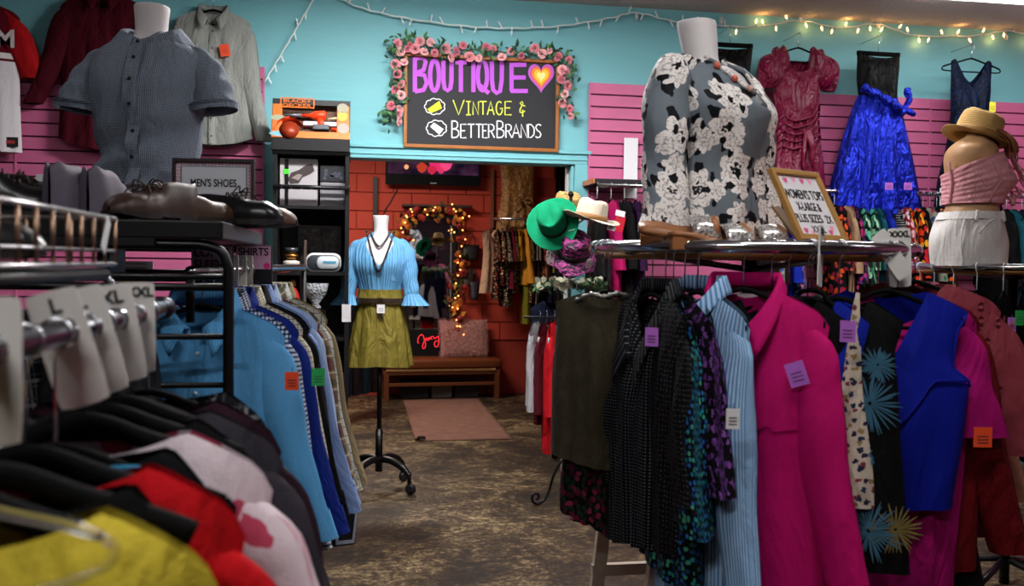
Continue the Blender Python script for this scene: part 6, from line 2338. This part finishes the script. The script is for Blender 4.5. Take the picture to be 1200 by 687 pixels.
a, b_ = nr(.42), nr(1.66)
NX, NYa, NYb = (a.x + b_.x) / 2, a.y, b_.y
ang = math.atan2(b_.y - a.y, b_.x - a.x)
e = empty('clothes_rack', (a + b_) / 2, ang, 'chrome railed clothes rack nearest the camera at the left', 'clothes rack')
hl = (b_ - a).length / 2
MB().tube([(-hl, 0, 0), (hl - .02, 0, 0), (hl, 0, 0)], [.0155, .0155, .0155], 14).build('rail', plain('#8d8f96', .2, 1.0), e)
MB().tube([(hl - .04, 0, 0), (hl - .01, 0, 0), (hl + .004, 0, 0)], [.0205, .0205, .015], 14).build('end_cap', plain('#4a4c54', .3, .9), e)
MB().tube([(hl - .03, 0, -.01), (hl - .03, .42, -.01), (hl - .03, .42, -1.41)], .012, 8).build('post', BLACK, e)
MB().tube([(-hl, 0, -.01), (-hl, .42, -.01), (-hl, .42, -1.41)], .012, 8).build('post', BLACK, e)
MB().tube([(-hl, .42, -1.3), (hl - .03, .42, -1.3)], .012, 8).build('lower_bar', BLACK, e)
MB().tube(spline([(0.035 * math.cos(t_) * 0 + .004 * math.sin(3 * t_), .018 * math.cos(t_), .018 * math.sin(t_)) for t_ in [2 * PI * k / 12 for k in range(13)]], 2), .0028, 6).build('brass_ring', BRASS, e).location = (-.45, 0, 0)

for i, (d, s_, lab, tilt, yw) in enumerate(((.87, None, 'blank white size tag cut by the left picture edge', 0, 4), (1.09, 'L', 'tilted white L size tag on the near rail', 16, 14), (1.19, 'L', 'white size tag tilted behind the L tag', 15, 10), (1.325, 'XL', 'tilted white XL size tag between other tags on the near rail', 10, 8), (1.44, 'XXXL', 'white XXXL size tag at the far end of the near rail', 1, 4))):
    divider(nr(d), (0, R(-tilt), R(yw * .5)), s_, lab, .058, .142, .018, .026 if s_ != 'XXXL' else .021)


def tiedye(n):
    v = n.vor(n.scale(n.uv, 1.0, 1.0), 9.5, 1.0)
    k = n.math('LESS_THAN', n.math('ADD', v.outputs['Distance'], n.math('MULTIPLY', n.noise(n.uv, 26, 3), .35)), .40)
    base = n.mix(n.noise(n.uv, 7, 4), '#c7b2bf', '#e4dadf')
    return n.mix(n.math('MULTIPLY', k, .9), base, '#b8174a')


TD = cloth('tiedye', tiedye, crease=.4)
YEL, REDK = solid('#dcc640'), solid('#c0101a')
NRG = [
    (.785, 'yellow knit top nearest the camera at the lower left', YEL, .60, .225, .42),
    (.965, 'bright red knit top behind the yellow one', REDK, .62, .225, .45),
    (1.17, 'white top splashed with magenta tie dye behind the red one', TD, .70, .235, .5),
    (1.33, 'dark grey cardigan behind the magenta splashed top', solid('#35323a'), .68, .235, .5),
    (.88, 'black vest between the yellow and red tops', solid('#08080a'), .5, .17, 0),
    (1.06, 'black vest with turquoise collar between the red and white tops', solid('#0b0c10'), .5, .175, 0),
    (1.25, 'black jersey top between the white and grey tops', solid('#0a0a0c'), .55, .2, 0),
    (1.42, 'plum cardigan behind the dark grey one', solid('#2a1420'), .66, .225, .45),
    (1.52, 'black and grey tartan shirt at the far end of the near rail', plaid('#121318', [(.06, 0, .12, '#8a8c90'), (.03, .3, .1, '#4a4c52')]), .7, .2, .4),
]
for i, (d, lab, m, L_, sw_, sl) in enumerate(NRG):
    pos = nr(d)
    g, s = garment('knit_pullover' if i < 7 else 'cardigan', lab, 'top' if i < 7 else 'shirt', pos, R(2 - i % 3), m, L=L_, sw=sw_, drop=.06, nw=.125, fd=.03, bd=.015, neckz=-.134, sleeve=(sl, .09, .062, .2, .02) if sl else None, fold=(4, .014), th=[(0, .014), (.05, .035), (.3, .07), (1, .06)])
    if i < 5 or i == 6:
        hanger(pos, R(2 - i % 3), 'thick black padded hanger holding the ' + ' '.join(lab.split()[:4]), w=.185, rail=.0155, thick=.013, bar=False, drop=-.036)
    else:
        hanger(pos, R(2 - i % 3), 'black hanger holding the ' + ' '.join(lab.split()[:6]), w=.19, rail=.0155, drop=-.048)
    if i in (5, 0):
        q = (.075, -.03, -.165) if i else (.06, .03, -.17)
        c_ = '#1583b0' if i else '#cdb52e'
        box('neck_label', (0, 0, 0), (.05, .006, .035), plain(c_, .7), g, .002, loc=q)
pos = nr(.66)
ch = hanger(pos, R(10), 'clear plastic hanger at the lower left corner', w=.13, m=plain('#f2f4f4', .05, 0, .8, Transmission_Weight=.96), rail=.0155, thick=.0045)
ch.rotation_euler = (0, -R(9), R(10))

# wire basket resting on the near rack frame
bx, y0, y1 = P(135, 290, 1.6).x, P(0, 290, 1.05).y - .25, P(135, 290, 1.6).y
zt, zb = P(135, 257, 1.6).z, P(135, 310, 1.6).z
bw2 = .36
e = empty('wire_basket', (bx - bw2 / 2, (y0 + y1) / 2, zb), 0, 'copper toned wire basket with black shoes at the left edge', 'basket')
ly = (y1 - y0)
hx, hy, hz = bw2 / 2, ly / 2, zt - zb
for z, r_ in ((0, .0042), (hz, .0042), (hz * .30, .0025)):
    MB().tube([(-hx, -hy, z), (hx, -hy, z), (hx, hy, z), (-hx, hy, z)], r_, 7, closed=True).build('rim_wire', plain('#b5b3b6', .3, 1.0), e)
wv_ = MB().tube([(0, 0, 0), (0, 0, hz)], .0032, 6).mesh('upright_wire', WIRE)
k = int(ly / .066)
for i in range(k + 1):
    for x in (-hx, hx):
        linked(wv_, 'upright_wire', e, (x, -hy + ly * i / k, 0))
for i in range(1, 5):
    linked(wv_, 'upright_wire', e, (-hx + bw2 * i / 5, hy, 0))
bwm = MB().tube([(-hx, 0, 0), (hx, 0, 0)], .0022, 6).mesh('floor_wire', WIRE)
for i in range(1, k):
    linked(bwm, 'floor_wire', e, (0, -hy + ly * i / k, 0))
q = (hx + .004, hy - ly * .22, hz * .45)
MB().box((0, 0, 0), (.002, .022, .065), Matrix.Rotation(R(-38), 3, 'X')).build('shelf_tag', plain('#d8dade', .5), e, False, loc=(hx + .006, hy - .085, hz * .62))
for i, (y, yw) in enumerate(((-.15, 10), (.12, 170), (.02, 95))):
    shoe('black_shoe', (bx - bw2 / 2 - .02 + .08 * (i - 1), (y0 + y1) / 2 + y, zb + .004 + (.0 if i < 2 else .0)), R(yw), BLKL, 'black leather shoe lying in the wire basket, ' + ('nearest', 'farthest', 'middle')[i] + ' of three', L=.25, w_=.09, h=.04, ankle=.06, heel=.012, laces=False)
# black support under the basket
e = empty('basket_stand', (bx - bw2 / 2, (y0 + y1) / 2, 0), 0, 'black tube stand with a bent chrome end under the wire basket', 'stand')
zs_ = zb - .016
for x in (-hx + .02, hx - .01):
    MB().tube([(x, -hy, zs_), (x, hy - .03, zs_)], .0105, 8).build('side_tube', BLACK, e)
for y in (-hy + .1, hy - .06):
    MB().tube([(-hx - .1, y, 0), (-hx - .1, y, zs_ - .02), (-hx + .02, y, zs_ - .002), (hx - .02, y, zs_ - .002)], .0105, 8).build('leg', BLACK, e)
MB().tube(spline([(hx - .06, hy - .03, zs_ - .002), (hx - .02, hy - .01, zs_ - .004), (hx - .003, hy, zs_ - .03), (hx - .003, hy, zs_ - .09)], 5), .0075, 8).build('bent_end', CHROME, e)

# dark clothes between the two racks
for i, (px, d, lab, m) in enumerate(((60, 2.05, 'black and white plaid shirt in the gap behind the near size tags', plaid('#0e0f14', [(.05, 0, .15, '#9a9ca4'), (.025, .4, .12, '#5a5c66')])), (20, 2.1, 'brown striped shirt in the gap behind the near rail', stripes('#231a12', '#5a4a30', .02, .4)), (105, 2.05, 'black jacket in the gap behind the near size tags', solid('#0a0a0e')), (150, 2.1, 'dark grey jacket in the gap left of the light blue shirt', solid('#16161c')))):
    pos = P(px, 335, d)
    garment('dark_shirt', lab, 'shirt', pos, R(75 + 4 * i), m, L=.8, sw=.21, neckz=-.06, sleeve=(.55, .08, .06, .05, .0), nu=18, nv=10)
a, b_ = P(-40, 335, 2.1), P(165, 335, 2.1)
b_.y = a.y = (a.y + b_.y) / 2
b_.z = a.z
e = MB().tube([(a.x, a.y, 0), a, b_, (b_.x, b_.y, 0)], .013, 8).build('gap_rail', BLACK)
tag(e, 'black rail behind the near rack holding dark shirts', 'clothes rack')

# ------------------------------------------------------------------ sandals on the round rack
def glit(n):
    v = n.vor(n.obj, 300, 1.0, dim='3D')
    return n.mix(n.math('GREATER_THAN', v.outputs['Color'], .55), '#6d6a66', '#f2ede6')


n = N('rhinestone')
_v = n.vor(n.obj, 260, 1.0, dim='3D')
RHINE = n.done(n.ramp(_v.outputs['Color'], [(.2, '#77726d'), (.5, '#d8d4ce'), (.8, '#ffffff')]), .2, .6, _v.outputs['Color'], .004, 1.0)
TANL = plain('#9a6238', .45, nz=.2, nsc=20)


def sandal(pos, yaw, label, roll=0.0, pitch=0.0, L=.25):
    e = empty('sandal', pos, yaw, label, 'sandal')
    e.rotation_euler = (pitch, roll, yaw)
    half = lambda t: interp([(0, .2), (.06, .34), (.2, .46), (.35, .48), (.6, .33), (.8, .36), (.95, .3), (1, .16)], t) * .085
    zc = lambda t: interp([(0, .012), (.25, .006), (.5, .014), (.8, .03), (1, .034)], t)
    b = MB()
    m_ = 24
    for z in (-.008, .006):
        for k in range(m_):
            t = k / (m_ - 1)
            b.add((half(t), (t - .5) * L, zc(t) + z + .008))
        for k in range(m_)[::-1]:
            t = k / (m_ - 1)
            b.add((-half(t), (t - .5) * L, zc(t) + z + .008))
    k = 2 * m_
    for i in range(k):
        b.face((i, (i + 1) % k, k + (i + 1) % k, k + i))
    for i in range(m_ - 1):
        b.face((k + i, k + i + 1, k + k - 2 - i, k + k - 1 - i))
        b.face((i, k - 1 - i, k - 2 - i, i + 1))
    b.build('footbed', TANL, e)
    for t0, m, wd in ((.27, RHINE, .036), (.17, TANL, .012)):
        s_ = MB()
        s_.grid(lambda u, v: (Vector((math.cos(PI * u) * half(t0) * 1.05, (t0 - .5) * L + (v - .5) * wd * 2 + .012 * math.sin(PI * u), zc(t0) + .014 + .05 * math.sin(PI * u) ** .8 - (.006 * abs(2 * v - 1)))), (u, v)), 16, 4)
        s_.build('strap', m, e, solid=.004)
    hl_ = MB()
    hl_.box((0, .36 * L, zc(.9) * .5), (.055, .06, zc(.9)))
    hl_.build('heel', TANL, e, False)
    return e


ztop = RZ - .014


def on_rack(px, d, dz=0.0):
    q = P(px, 285, d)
    return Vector((q.x, q.y, ztop + dz))


sandal(on_rack(803, 2.47, .03), CY + R(84), 'tan sandal tipped on its side, left on the round rack top', roll=R(-32))
sandal(on_rack(838, 2.41, .006), CY + R(95), 'tan rhinestone strap sandal in the middle of the row on the round rack')
sandal(on_rack(880, 2.46, .006), CY + R(84), 'tan rhinestone strap sandal nearest the framed sign')

# ------------------------------------------------------------------ hats and their stand
def hat(name, pos, rot, m, label, cr=(.085, .1), ch=.115, br=.15, curl=.02, pinch=.03, band=None, dent=True, tagc=None, flop=0.0):
    e = empty(name, pos, 0, label, 'hat')
    e.rotation_euler = rot
    b = MB()

    def fn(u, v):
        a = 2 * PI * u
        ca, sa = math.cos(a), math.sin(a)
        if v < .45:                              # crown from the centre of the top outwards, down the side
            k = v / .45
            if k < .5:
                r = k / .5 * .86
                z = ch + (.012 if not dent else -.028 * math.exp(-(ca * r * 1.5) ** 2 * 4) * (1 - r * .4) + .01)
                if dent:
                    z -= pinch * max(0, -sa) ** 2 * r * abs(ca) ** .5 * .8
                z -= .012 * r ** 3
            else:
                q = (k - .5) / .5
                r = .86 + .14 * q ** .5
                z = lerp(ch - .008, 0, q ** 1.4)
                if dent:
                    r -= .22 * max(0, -sa) ** 3 * abs(ca) ** .6 * (1 - q)
            return Vector((cr[0] * r * ca, cr[1] * r * sa, z)), (a * .1, z)
        k = (v - .45) / .55
        rx, ry = lerp(cr[0], br, k), lerp(cr[1], br * 1.1, k)
        z = curl * k ** 1.6 * (.9 * abs(ca) ** 2 - .5 * max(0, -sa)) - flop * k ** 1.5 + flop * .35 * k * math.sin(5 * a)
        return Vector((rx * ca, ry * sa, z)), (a * .15, k * .1)
    b.grid(fn, 48, 26, True, flip=True)
    b.build('hat_body', m, e, solid=.003)
    if band:
        b = MB()
        b.grid(lambda u, v: (Vector((cr[0] * 1.02 * math.cos(2 * PI * u), cr[1] * 1.02 * math.sin(2 * PI * u), .004 + .028 * v)), (u, v)), 36, 2, True)
        b.build('hat_band', band, e, solid=.003)
    return e


GREEN = cloth('greenfelt', lambda n: n.mix(n.noise(n.obj, 20, 4), '#08704c', '#128a60'), rough=.9, crease=.1, csc=20)
CREAM = cloth('creamstraw', lambda n: n.mix(n.noise(n.obj, 26, 5), '#9a9080', '#cfc6b4'), rough=.8, crease=.25, csc=60, cd=.004)
STRAW = cloth('straw', lambda n: n.mix(n.math('GREATER_THAN', n.math('FRACT', n.math('MULTIPLY', n.xy()[1], 130)), .35), '#7d6238', n.mix(n.noise(n.uv, 60, 3), '#b08a50', '#d2b277')), rough=.85, crease=.3, csc=60, cd=.004)
PURS = cloth('purplesequin', lambda n: n.mix(n.math('GREATER_THAN', n.noise(n.scale(n.obj, 1, 1, 3), 28, 4), .52), '#2a0f2c', n.mix(n.vor(n.obj, 120, 1, dim='3D').outputs['Color'], '#8a1f6c', '#c0409a')), rough=.4, spec=.6, crease=.6, csc=30)
hd = 5.55
hs = P(668, 300, 5.75)
st = empty('hat_stand', (hs.x, hs.y, 0), 0, 'black wrought iron hat stand with scrolled feet right of the doorway', 'hat stand')
zH = P(668, 228, 5.75).z
MB().tube([(0, 0, .1), (0, 0, zH)], .011, 8).build('pole', BLACK, st)
MB().ball((0, 0, zH), .02, 8).build('finial', BLACK, st)
for k in range(3):
    a = R(200 + 120 * k)
    c_, s_ = math.cos(a), math.sin(a)
    pts = [(0, .28), (.05, .25), (.10, .17), (.13, .08), (.17, .025), (.22, .012), (.25, .035), (.245, .07), (.215, .075), (.205, .05), (.222, .042)]
    MB().tube(spline([(c_ * r, s_ * r, z) for r, z in pts], 5), .009, 7).build('scroll_foot', BLACK, st)
for px, py, dd in ((648, 262, hd - .1), (690, 250, 5.45), (663, 238, 5.85), (670, 290, 5.5)):
    q = P(px, py, dd)
    MB().tube(spline([(0, 0, q.z - .06), ((q.x - hs.x) * .5, (q.y - hs.y) * .5, q.z - .05), (q.x - hs.x, q.y - hs.y, q.z)], 5), .006, 6).build('arm', BLACK, st)
h = hat('felt_fedora', P(649, 262, 5.42), (R(62), R(-14), R(-22)), GREEN, 'bright green felt fedora tipped toward the room on the hat stand', br=.158, ch=.12, curl=.035, band=plain('#10211f', .7))
price_tag(h, (.1, -.08, .012), 'white', .04, .05, lab='white price tag under the brim')
h = hat('sun_hat', P(692, 258, 5.35), (R(6), R(9), R(20)), CREAM, 'cream white brimmed straw hat right of the green fedora', cr=(.09, .1), br=.165, ch=.115, curl=.03, band=plain('#8a6238', .7))
price_tag(h, (.05, -.15, -.0), 'white', .05, .04, rz=R(-10), lab='white folded price tag')
hat('straw_hat', P(664, 248, 5.9), (R(20), 0, R(10)), STRAW, 'tan straw hat half hidden behind the green and cream hats', br=.14)
hat('sequin_hat', P(671, 296, 5.45), (R(38), R(10), R(-10)), PURS, 'floppy magenta and black sequin hat below the green fedora', cr=(.1, .105), br=.15, ch=.11, curl=.0, flop=.05, dent=False, band=plain('#0c0a0c', .7))
price_tag([o for o in bpy.data.objects if o.name == 'sequin_hat'][0], (.1, -.1, .05), 'white', .035, .06, rz=R(30))
b = empty('flower_crown', P(668, 334, 5.7), 0, 'wreath of white flowers and leaves under the sequin hat', 'wreath')
MB().tube([(.17 * math.cos(2 * PI * i / 24), .17 * math.sin(2 * PI * i / 24), .0) for i in range(24)], .012, 6, closed=True).build('ring', plain('#2c3a24', .8), b)
WF = MB()
for k in range(6):
    a0 = k * PI / 3
    WF.grid(lambda u, v, a0=a0: (Vector((math.cos(a0 + (u - .5)) * .026 * v, -.01, math.sin(a0 + (u - .5)) * .026 * v)), (u, v)), 2, 2)
WFm = WF.mesh('flower', plain('#b9b9a0', .7))
for k in range(26):
    a = 2 * PI * k / 34
    linked(WFm, 'flower', b, (.195 * math.cos(a), .195 * math.sin(a) - .01, .05 * hsh('w', k) - .01), (hsh('fx', k) - .5, hsh('fy', k) * 3, a + PI / 2 + hsh('q', k)), .6 + .6 * hsh('e', k))
for k in range(90):
    a = 2 * PI * k / 90
    linked(LEAVES[k % 3], 'leaf', b, (.20 * math.cos(a), .20 * math.sin(a), .03 * hsh('lz', k) - .015), (hsh('r', k) * 2 - 1, hsh('g', k) * 6, a), 1.1)
# blazers on the stand
q = P(655, 372, 5.75)
ar = MB().tube([(hs.x, hs.y, q.z + .0), (q.x - .22, q.y, q.z), ], .008, 6).build('side_arm', BLACK, st)
ar.location = (-hs.x, -hs.y, 0)
for i, (px, d, lab, cm_, L_, nm) in enumerate(((650, 5.6, 'bright red long cardigan hanging edge on left of the olive top', '#b5101c', .78, 'cardigan'), (641, 5.72, 'wine red velvet jacket with white piping beside the bright red cardigan', '#4a0c18', .62, 'jacket'), (633, 5.85, 'white lace blouse showing behind the wine red jacket', '#a9a6ac', .52, 'blouse'))):
    pos = P(px, 366, d)
    garment(nm, lab, nm, pos, R(68 - 4 * i), solid(cm_), L=L_, sw=.2, neckz=-.05, sleeve=(.5, .07, .06, .08, .05), nu=18, nv=12, group=None)
    hanger(pos, R(68 - 4 * i), 'clear hanger carrying the ' + ' '.join(lab.split()[:4]), rail=.008, m=plain('#9aa0a4', .3), dz=0)
q = P(650, 352, 5.95)
g, s = garment('navy_dress', 'navy dress hanging behind the flower wreath', 'dress', q, R(10), solid('#0d1428'), L=.5, sw=.17, neckz=-.0)
o = box('red_tag', (0, 0, 0), (.06, .006, .1), plain('#b5122a', .6), loc=P(726, 262, 5.6))
o.rotation_euler = (0, R(12), 0)
tag(o, 'red and white hang tag between the cream hat and patterned blouse', 'tag')
box('white_flap', (-.01, -.004, .06), (.06, .004, .035), plain('#d8d8dc', .6), o)

# ------------------------------------------------------------------ wall rail of bright clothes behind the gowns
ZR = PY(1000, 225, 6.0).z
xa, xb = PY(700, 222, 6.0).x, PY(1215, 226, 6.0).x
e = empty('wall_rail', ((xa + xb) / 2, 6.0, ZR), 0, 'long chrome wall rail of bright clothes below the gowns', 'clothes rail')
hl = (xb - xa) / 2
MB().tube([(-hl, 0, 0), (hl, 0, 0)], .015, 10).build('bar', CHROME, e)
for k in range(5):
    MB().tube([(-hl + .1 + k * (2 * hl - .2) / 4, 0, 0), (-hl + .1 + k * (2 * hl - .2) / 4, .27, 0)], .009, 6).build('bracket', STEEL, e)
PAL = [
    ('black and orange floral top', floral('#0c0a0c', ['#d2501e', '#8a1f3a'], 22, .36)),
    ('black and pink floral top', floral('#0b090c', ['#b02a6a', '#5a2a7a'], 24, .36)),
    ('tan blouse with an orange tag', solid('#a8886a')),
    ('green and teal leafy blouse', floral('#0c1c18', ['#1f7a5a', '#4aa88a', '#9ac0a0'], 18, .42)),
    ('black jersey top', solid('#0a0a0c')),
    ('cobalt blue blouse', solid('#13269c')),
    ('black white dotted top', dots('#0a0a0c', ['#b0b0b4'], 60, .25)),
    ('red white floral blouse', floral('#7a0f1c', ['#d8a0a8', '#e0d0d0'], 24, .36)),
    ('red orange print blouse', floral('#140a0a', ['#d83a14', '#e0a01e', '#c01a2a'], 20, .42)),
    ('navy floral top', floral('#0c1024', ['#5a6ab0', '#b06a8a'], 26, .34)),
    ('cream blue flowered blouse', floral('#8f8d80', ['#2a4a9a', '#6a6a2a', '#a8344a', '#2a6a4a'], 22, .38)),
    ('black top with orange flowers', floral('#0a0a0c', ['#d85a1a', '#e08a3a'], 20, .3)),
    ('black white blossom blouse', floral('#0b0b0e', ['#c9c9cc', '#8a8a92'], 26, .32)),
    ('bright green print top', floral('#0f2a14', ['#5ac02a', '#a0d84a'], 24, .36)),
    ('magenta blouse', solid('#a51255')),
    ('teal blouse', solid('#0f4a58')),
    ('dark purple blouse', solid('#2a1034')),
]
wpx = [700, 716, 732, 745, 893, 901, 909, 917, 925, 978, 987, 996, 1005, 1014, 1023, 1032, 1041, 1050, 1058, 1066, 1074, 1082, 1090, 1098, 1170, 1180, 1189, 1198, 1207]
CNT = {}
ORD = 'first second third fourth fifth sixth seventh eighth ninth tenth eleventh twelfth thirteenth fourteenth fifteenth sixteenth'.split()
order = [4, 14, 4, 16, 4, 10, 4, 5, 9, 0, 2, 1, 3, 3, 15, 5, 6, 7, 8, 8, 4, 10, 12, 11, 4, 15, 9, 13, 4]
for i, (px, oi) in enumerate(zip(wpx, order)):
    pos = PY(px, 226, 6.0)
    pos.z = ZR
    lab, m = PAL[oi]
    yw = R(86 + 10 * (hsh('w', i) - .5))
    zone = 'below the bracket shelf' if px < 760 else ('beside the framed sign' if px < 940 else ('under the blue skirt' if px < 1110 else 'right of the hatted form'))
    CNT[zone] = CNT.get(zone, 0) + 1
    pl_ = ORD[CNT[zone] - 1] + ' from left ' + zone
    g, s = garment('hanging_blouse', '%s on wall rail, %s' % (lab, pl_), 'top', pos, yw, m, L=.62 + .15 * hsh('l', i), sw=.2, neckz=-.10, sleeve=(.4 + .15 * hsh('s', i), .068, .06, .06, .02), nu=18, nv=12, fold=(5, .02))
    g['n'] = i
    hanger(pos, yw, 'black hanger', rail=.015, hookm=PLASTIC, drop=-.014, w=.18)['label'] = 'black hanger of the wall rail garment %s' % pl_
for i, (px, py, c_) in enumerate(((990, 248, 'orange'), (1042, 219, 'lilac'), (1064, 219, 'lilac'), (1098, 255, 'orange'))):
    if c_ == 'orange':
        continue
tg = [o for o in bpy.data.objects if o.get('label', '').startswith('strapless gown with black bodice')][0]
for px in (1042, 1064):
    price_tag(tg, PY(px, 214, GY - .22) - tg.location, 'lilac', .06, .05, lab='lilac price tag clipped to the skirt hem')

# ------------------------------------------------------------------ second round rack with the hatted form
C2 = P(1188, 313, 4.35)
R2, Z2 = .46, P(1140, 313, 3.95).z
rk = empty('round_clothes_rack', (C2.x, C2.y, 0), 0, 'chrome round clothes rack of black clothes at the right edge carrying the hatted form', 'clothes rack')
MB().tube([(R2 * math.cos(2 * PI * i / 64), R2 * math.sin(2 * PI * i / 64), Z2) for i in range(64)], .016, 10, closed=True).build('ring', CHROME, rk)
MB().lathe([(.0001, Z2 - .03), (R2 - .03, Z2 - .03), (R2 - .03, Z2 - .014), (.0001, Z2 - .014)], 48).build('wooden_top', TOPW, rk)
MB().tube([(0, 0, 0), (0, 0, Z2 - .03)], .022, 10).build('post', BLACK, rk)
for k in range(4):
    a = R(30 + 90 * k)
    MB().tube([(0, 0, Z2 - .05), (R2 * math.cos(a), R2 * math.sin(a), Z2 - .01)], .009, 8).build('spoke', STEEL, rk)
    MB().tube([(0, 0, .12), (.4 * math.cos(a), .4 * math.sin(a), .015)], .015, 8).build('leg', BLACK, rk)
DKS = ['#0b0b0e', '#101218', '#0e0a10', '#14100e', '#0a0e10', '#0c0c0c']
for i in range(15):
    a = R(-185 + 13 * i)
    pos = Vector((C2.x + R2 * math.cos(a), C2.y + R2 * math.sin(a), Z2))
    wv = ('one', 'two')[0]
    g, s = garment('black_blouse', ORD[i] + ' black blouse from left on the round rack below the hatted form', 'top', pos, a + R(10 * (hsh('z', i) - .5)), solid(DKS[i % 6]), L=.7, sw=.2, neckz=-.11, sleeve=(.45, .068, .06, .06, .0), nu=16, nv=10, group='black tops on the second round rack')
    hanger(pos, a, ORD[i] + ' clear hooked black hanger from left on the rack below the hatted form', rail=.016, hookm=PLASTIC, w=.18, drop=-.022, group='hangers on the second round rack')
    if i in (7, 8):
        px, py, dd, c_ = ((1186, 372, 3.72, 'lilac'), (1195, 364, 3.7, 'green'))[i - 7]
        price_tag(g, g.matrix_basis.inverted() @ P(px, py, dd), c_, .034, .06, rz=-g.rotation_euler.z + CY)
q = Vector((C2.x - .16, C2.y - .43, Z2))
o = divider(q, (0, 0, CY), None, 'small round topped white size tag on the right edge round rack rail', .03, .075, .0165, .01)

d_ = 4.2
zz = lambda py, d=4.2, px=1140: P(px, py, d).z
o0 = P(1140, 250, d_)
mm = empty('torso_form', (o0.x, o0.y, 0), CY + R(68), 'tan torso form in a pink ruched tube top and white shorts at the right', 'mannequin')
SKIN = plain('#b48b62', .5, nz=.08)
rows = [(zz(142), 0, -.03, .048, .05), (zz(158), 0, -.02, .05, .054), (zz(166), 0, .0, .1, .075), (zz(174), 0, .01, .16, .1), (zz(184), 0, .012, .175, .115), (zz(200), 0, -.005, .165, .128), (zz(215), 0, -.02, .155, .135), (zz(232), 0, -.0, .135, .112), (zz(246), 0, .005, .138, .112), (zz(265), 0, .015, .16, .135), (zz(285), 0, .02, .172, .15), (zz(314), 0, .01, .172, .14)]
MB().grid(loft(rows), 40, 48, True, flip=True).build('torso', SKIN, mm)
MB().poly([(.0, 0), (.012, .05), (.016, .05), (.006, 0)], 0).build('seam_mark', plain('#1d1713', .7), mm, False, loc=(-.10, -.088, zz(178)))
PKT = cloth('pinktube', lambda n: n.mix(n.noise(n.obj, 40, 2), '#c98690', '#d9a0a6'), rough=.6, crease=.4, csc=12)
ruc = lambda a, v: .0018 * math.sin(46 * v + 2.5 * math.sin(2 * a)) + .001 * math.sin(31 * v + 4 * a)
wrap(rows, lambda a: zz(193) - .05 * math.sin(a), lambda a: zz(240), 64, 44, .02, ruc).build('tube_top', PKT, mm)
tt = [c for c in mm.children if c.name.startswith('tube_top')][0]
gs = surface_of(rows, .024)
for k in range(2):
    a = FRONT + (-1.15, -2.4)[k]
    MB().tube([gs(a, lerp(zz(193), zz(239), t_ / 8)) for t_ in range(9)], .006, 6).build('side_seam', PKT, tt)
rf_ = MB()
for k in range(9):
    z = lerp(zz(186), zz(236), k / 8)
    p0 = gs(FRONT + .12 * math.sin(k * 2.2), min(z, zz(190)))
    rf_.grid(lambda u, v, p0=p0, k=k, z=z: (Vector((p0.x + (u - .5) * .075 * (1 - .05 * k) + .006 * math.sin(9 * u), p0.y - .008 - .022 * v - .008 * math.sin(14 * u + k) * v, z + .02 - .035 * v + .012 * math.sin(11 * u + 2 * k) * v)), (u, v)), 14, 4)
rf_.build('ruffle', PKT, tt, solid=.002)
DEN = cloth('whitedenim', lambda n: n.mix(n.noise(n.obj, 90, 2), '#bdbab8', '#d8d5d2'), rough=.8, crease=.4, csc=8)
wrap(rows, lambda a: zz(250), lambda a: zz(312), 56, 20, .014, lambda a, v: .004 * math.sin(5 * a + 6 * v)).build('shorts', DEN, mm)
shs = [c for c in mm.children if c.name.startswith('shorts')][0]
wrap(rows, lambda a: zz(249.5), lambda a: zz(258.5), 56, 3, .02).build('waistband', DEN, shs)
gs2 = surface_of(rows, .026)
for a in (-1.5, -.6, .5, 1.4):
    MB().tube([gs2(FRONT + a, lerp(zz(249), zz(261), t_ / 3)) for t_ in range(4)], .007, 6).build('belt_loop', DEN, shs)
gs3 = surface_of(rows, .018)
MB().tube([gs3(FRONT - .9 - .5 * t_ / 8, lerp(zz(259), zz(275), (t_ / 8) ** 2)) for t_ in range(9)], .003, 5).build('pocket_seam', DEN, shs)
MB().tube([gs3(FRONT - 1.75, lerp(zz(259), zz(311), t_ / 8)) for t_ in range(9)], .003, 5).build('side_seam', DEN, shs)
HAIR = plain('#7a4522', .7)
b = MB()
for k in range(26):
    x = (hsh('hx', k) - .5) * .12
    y = -.09 - .05 * hsh('hy', k)
    b.tube(spline([(x, y + .07, zz(148)), (x * 1.2, y - .02, zz(165)), (x * 1.3, y - .04, zz(178 + 12 * hsh('hl', k)))], 3), [.007, .006, .006, .005, .004, .003, .002], 5)
b.build('raffia_strands', HAIR, mm)
h = hat('straw_hat', P(1143, 163, 4.2), (R(-4), R(17), CY + R(60)), STRAW, 'woven straw fedora tilted on the tan torso form at the right', cr=(.098, .108), br=.148, ch=.12, curl=.015, band=plain('#8a6a38', .8))
h.rotation_euler = (0, R(20), CY)
q = PY(1107, 226, 6.0)
q.z = ZR
divider(q, (0, 0, CY), None, 'white blank size tag on the wall rail left of the white shorts', .07, .13, .0165, .02)
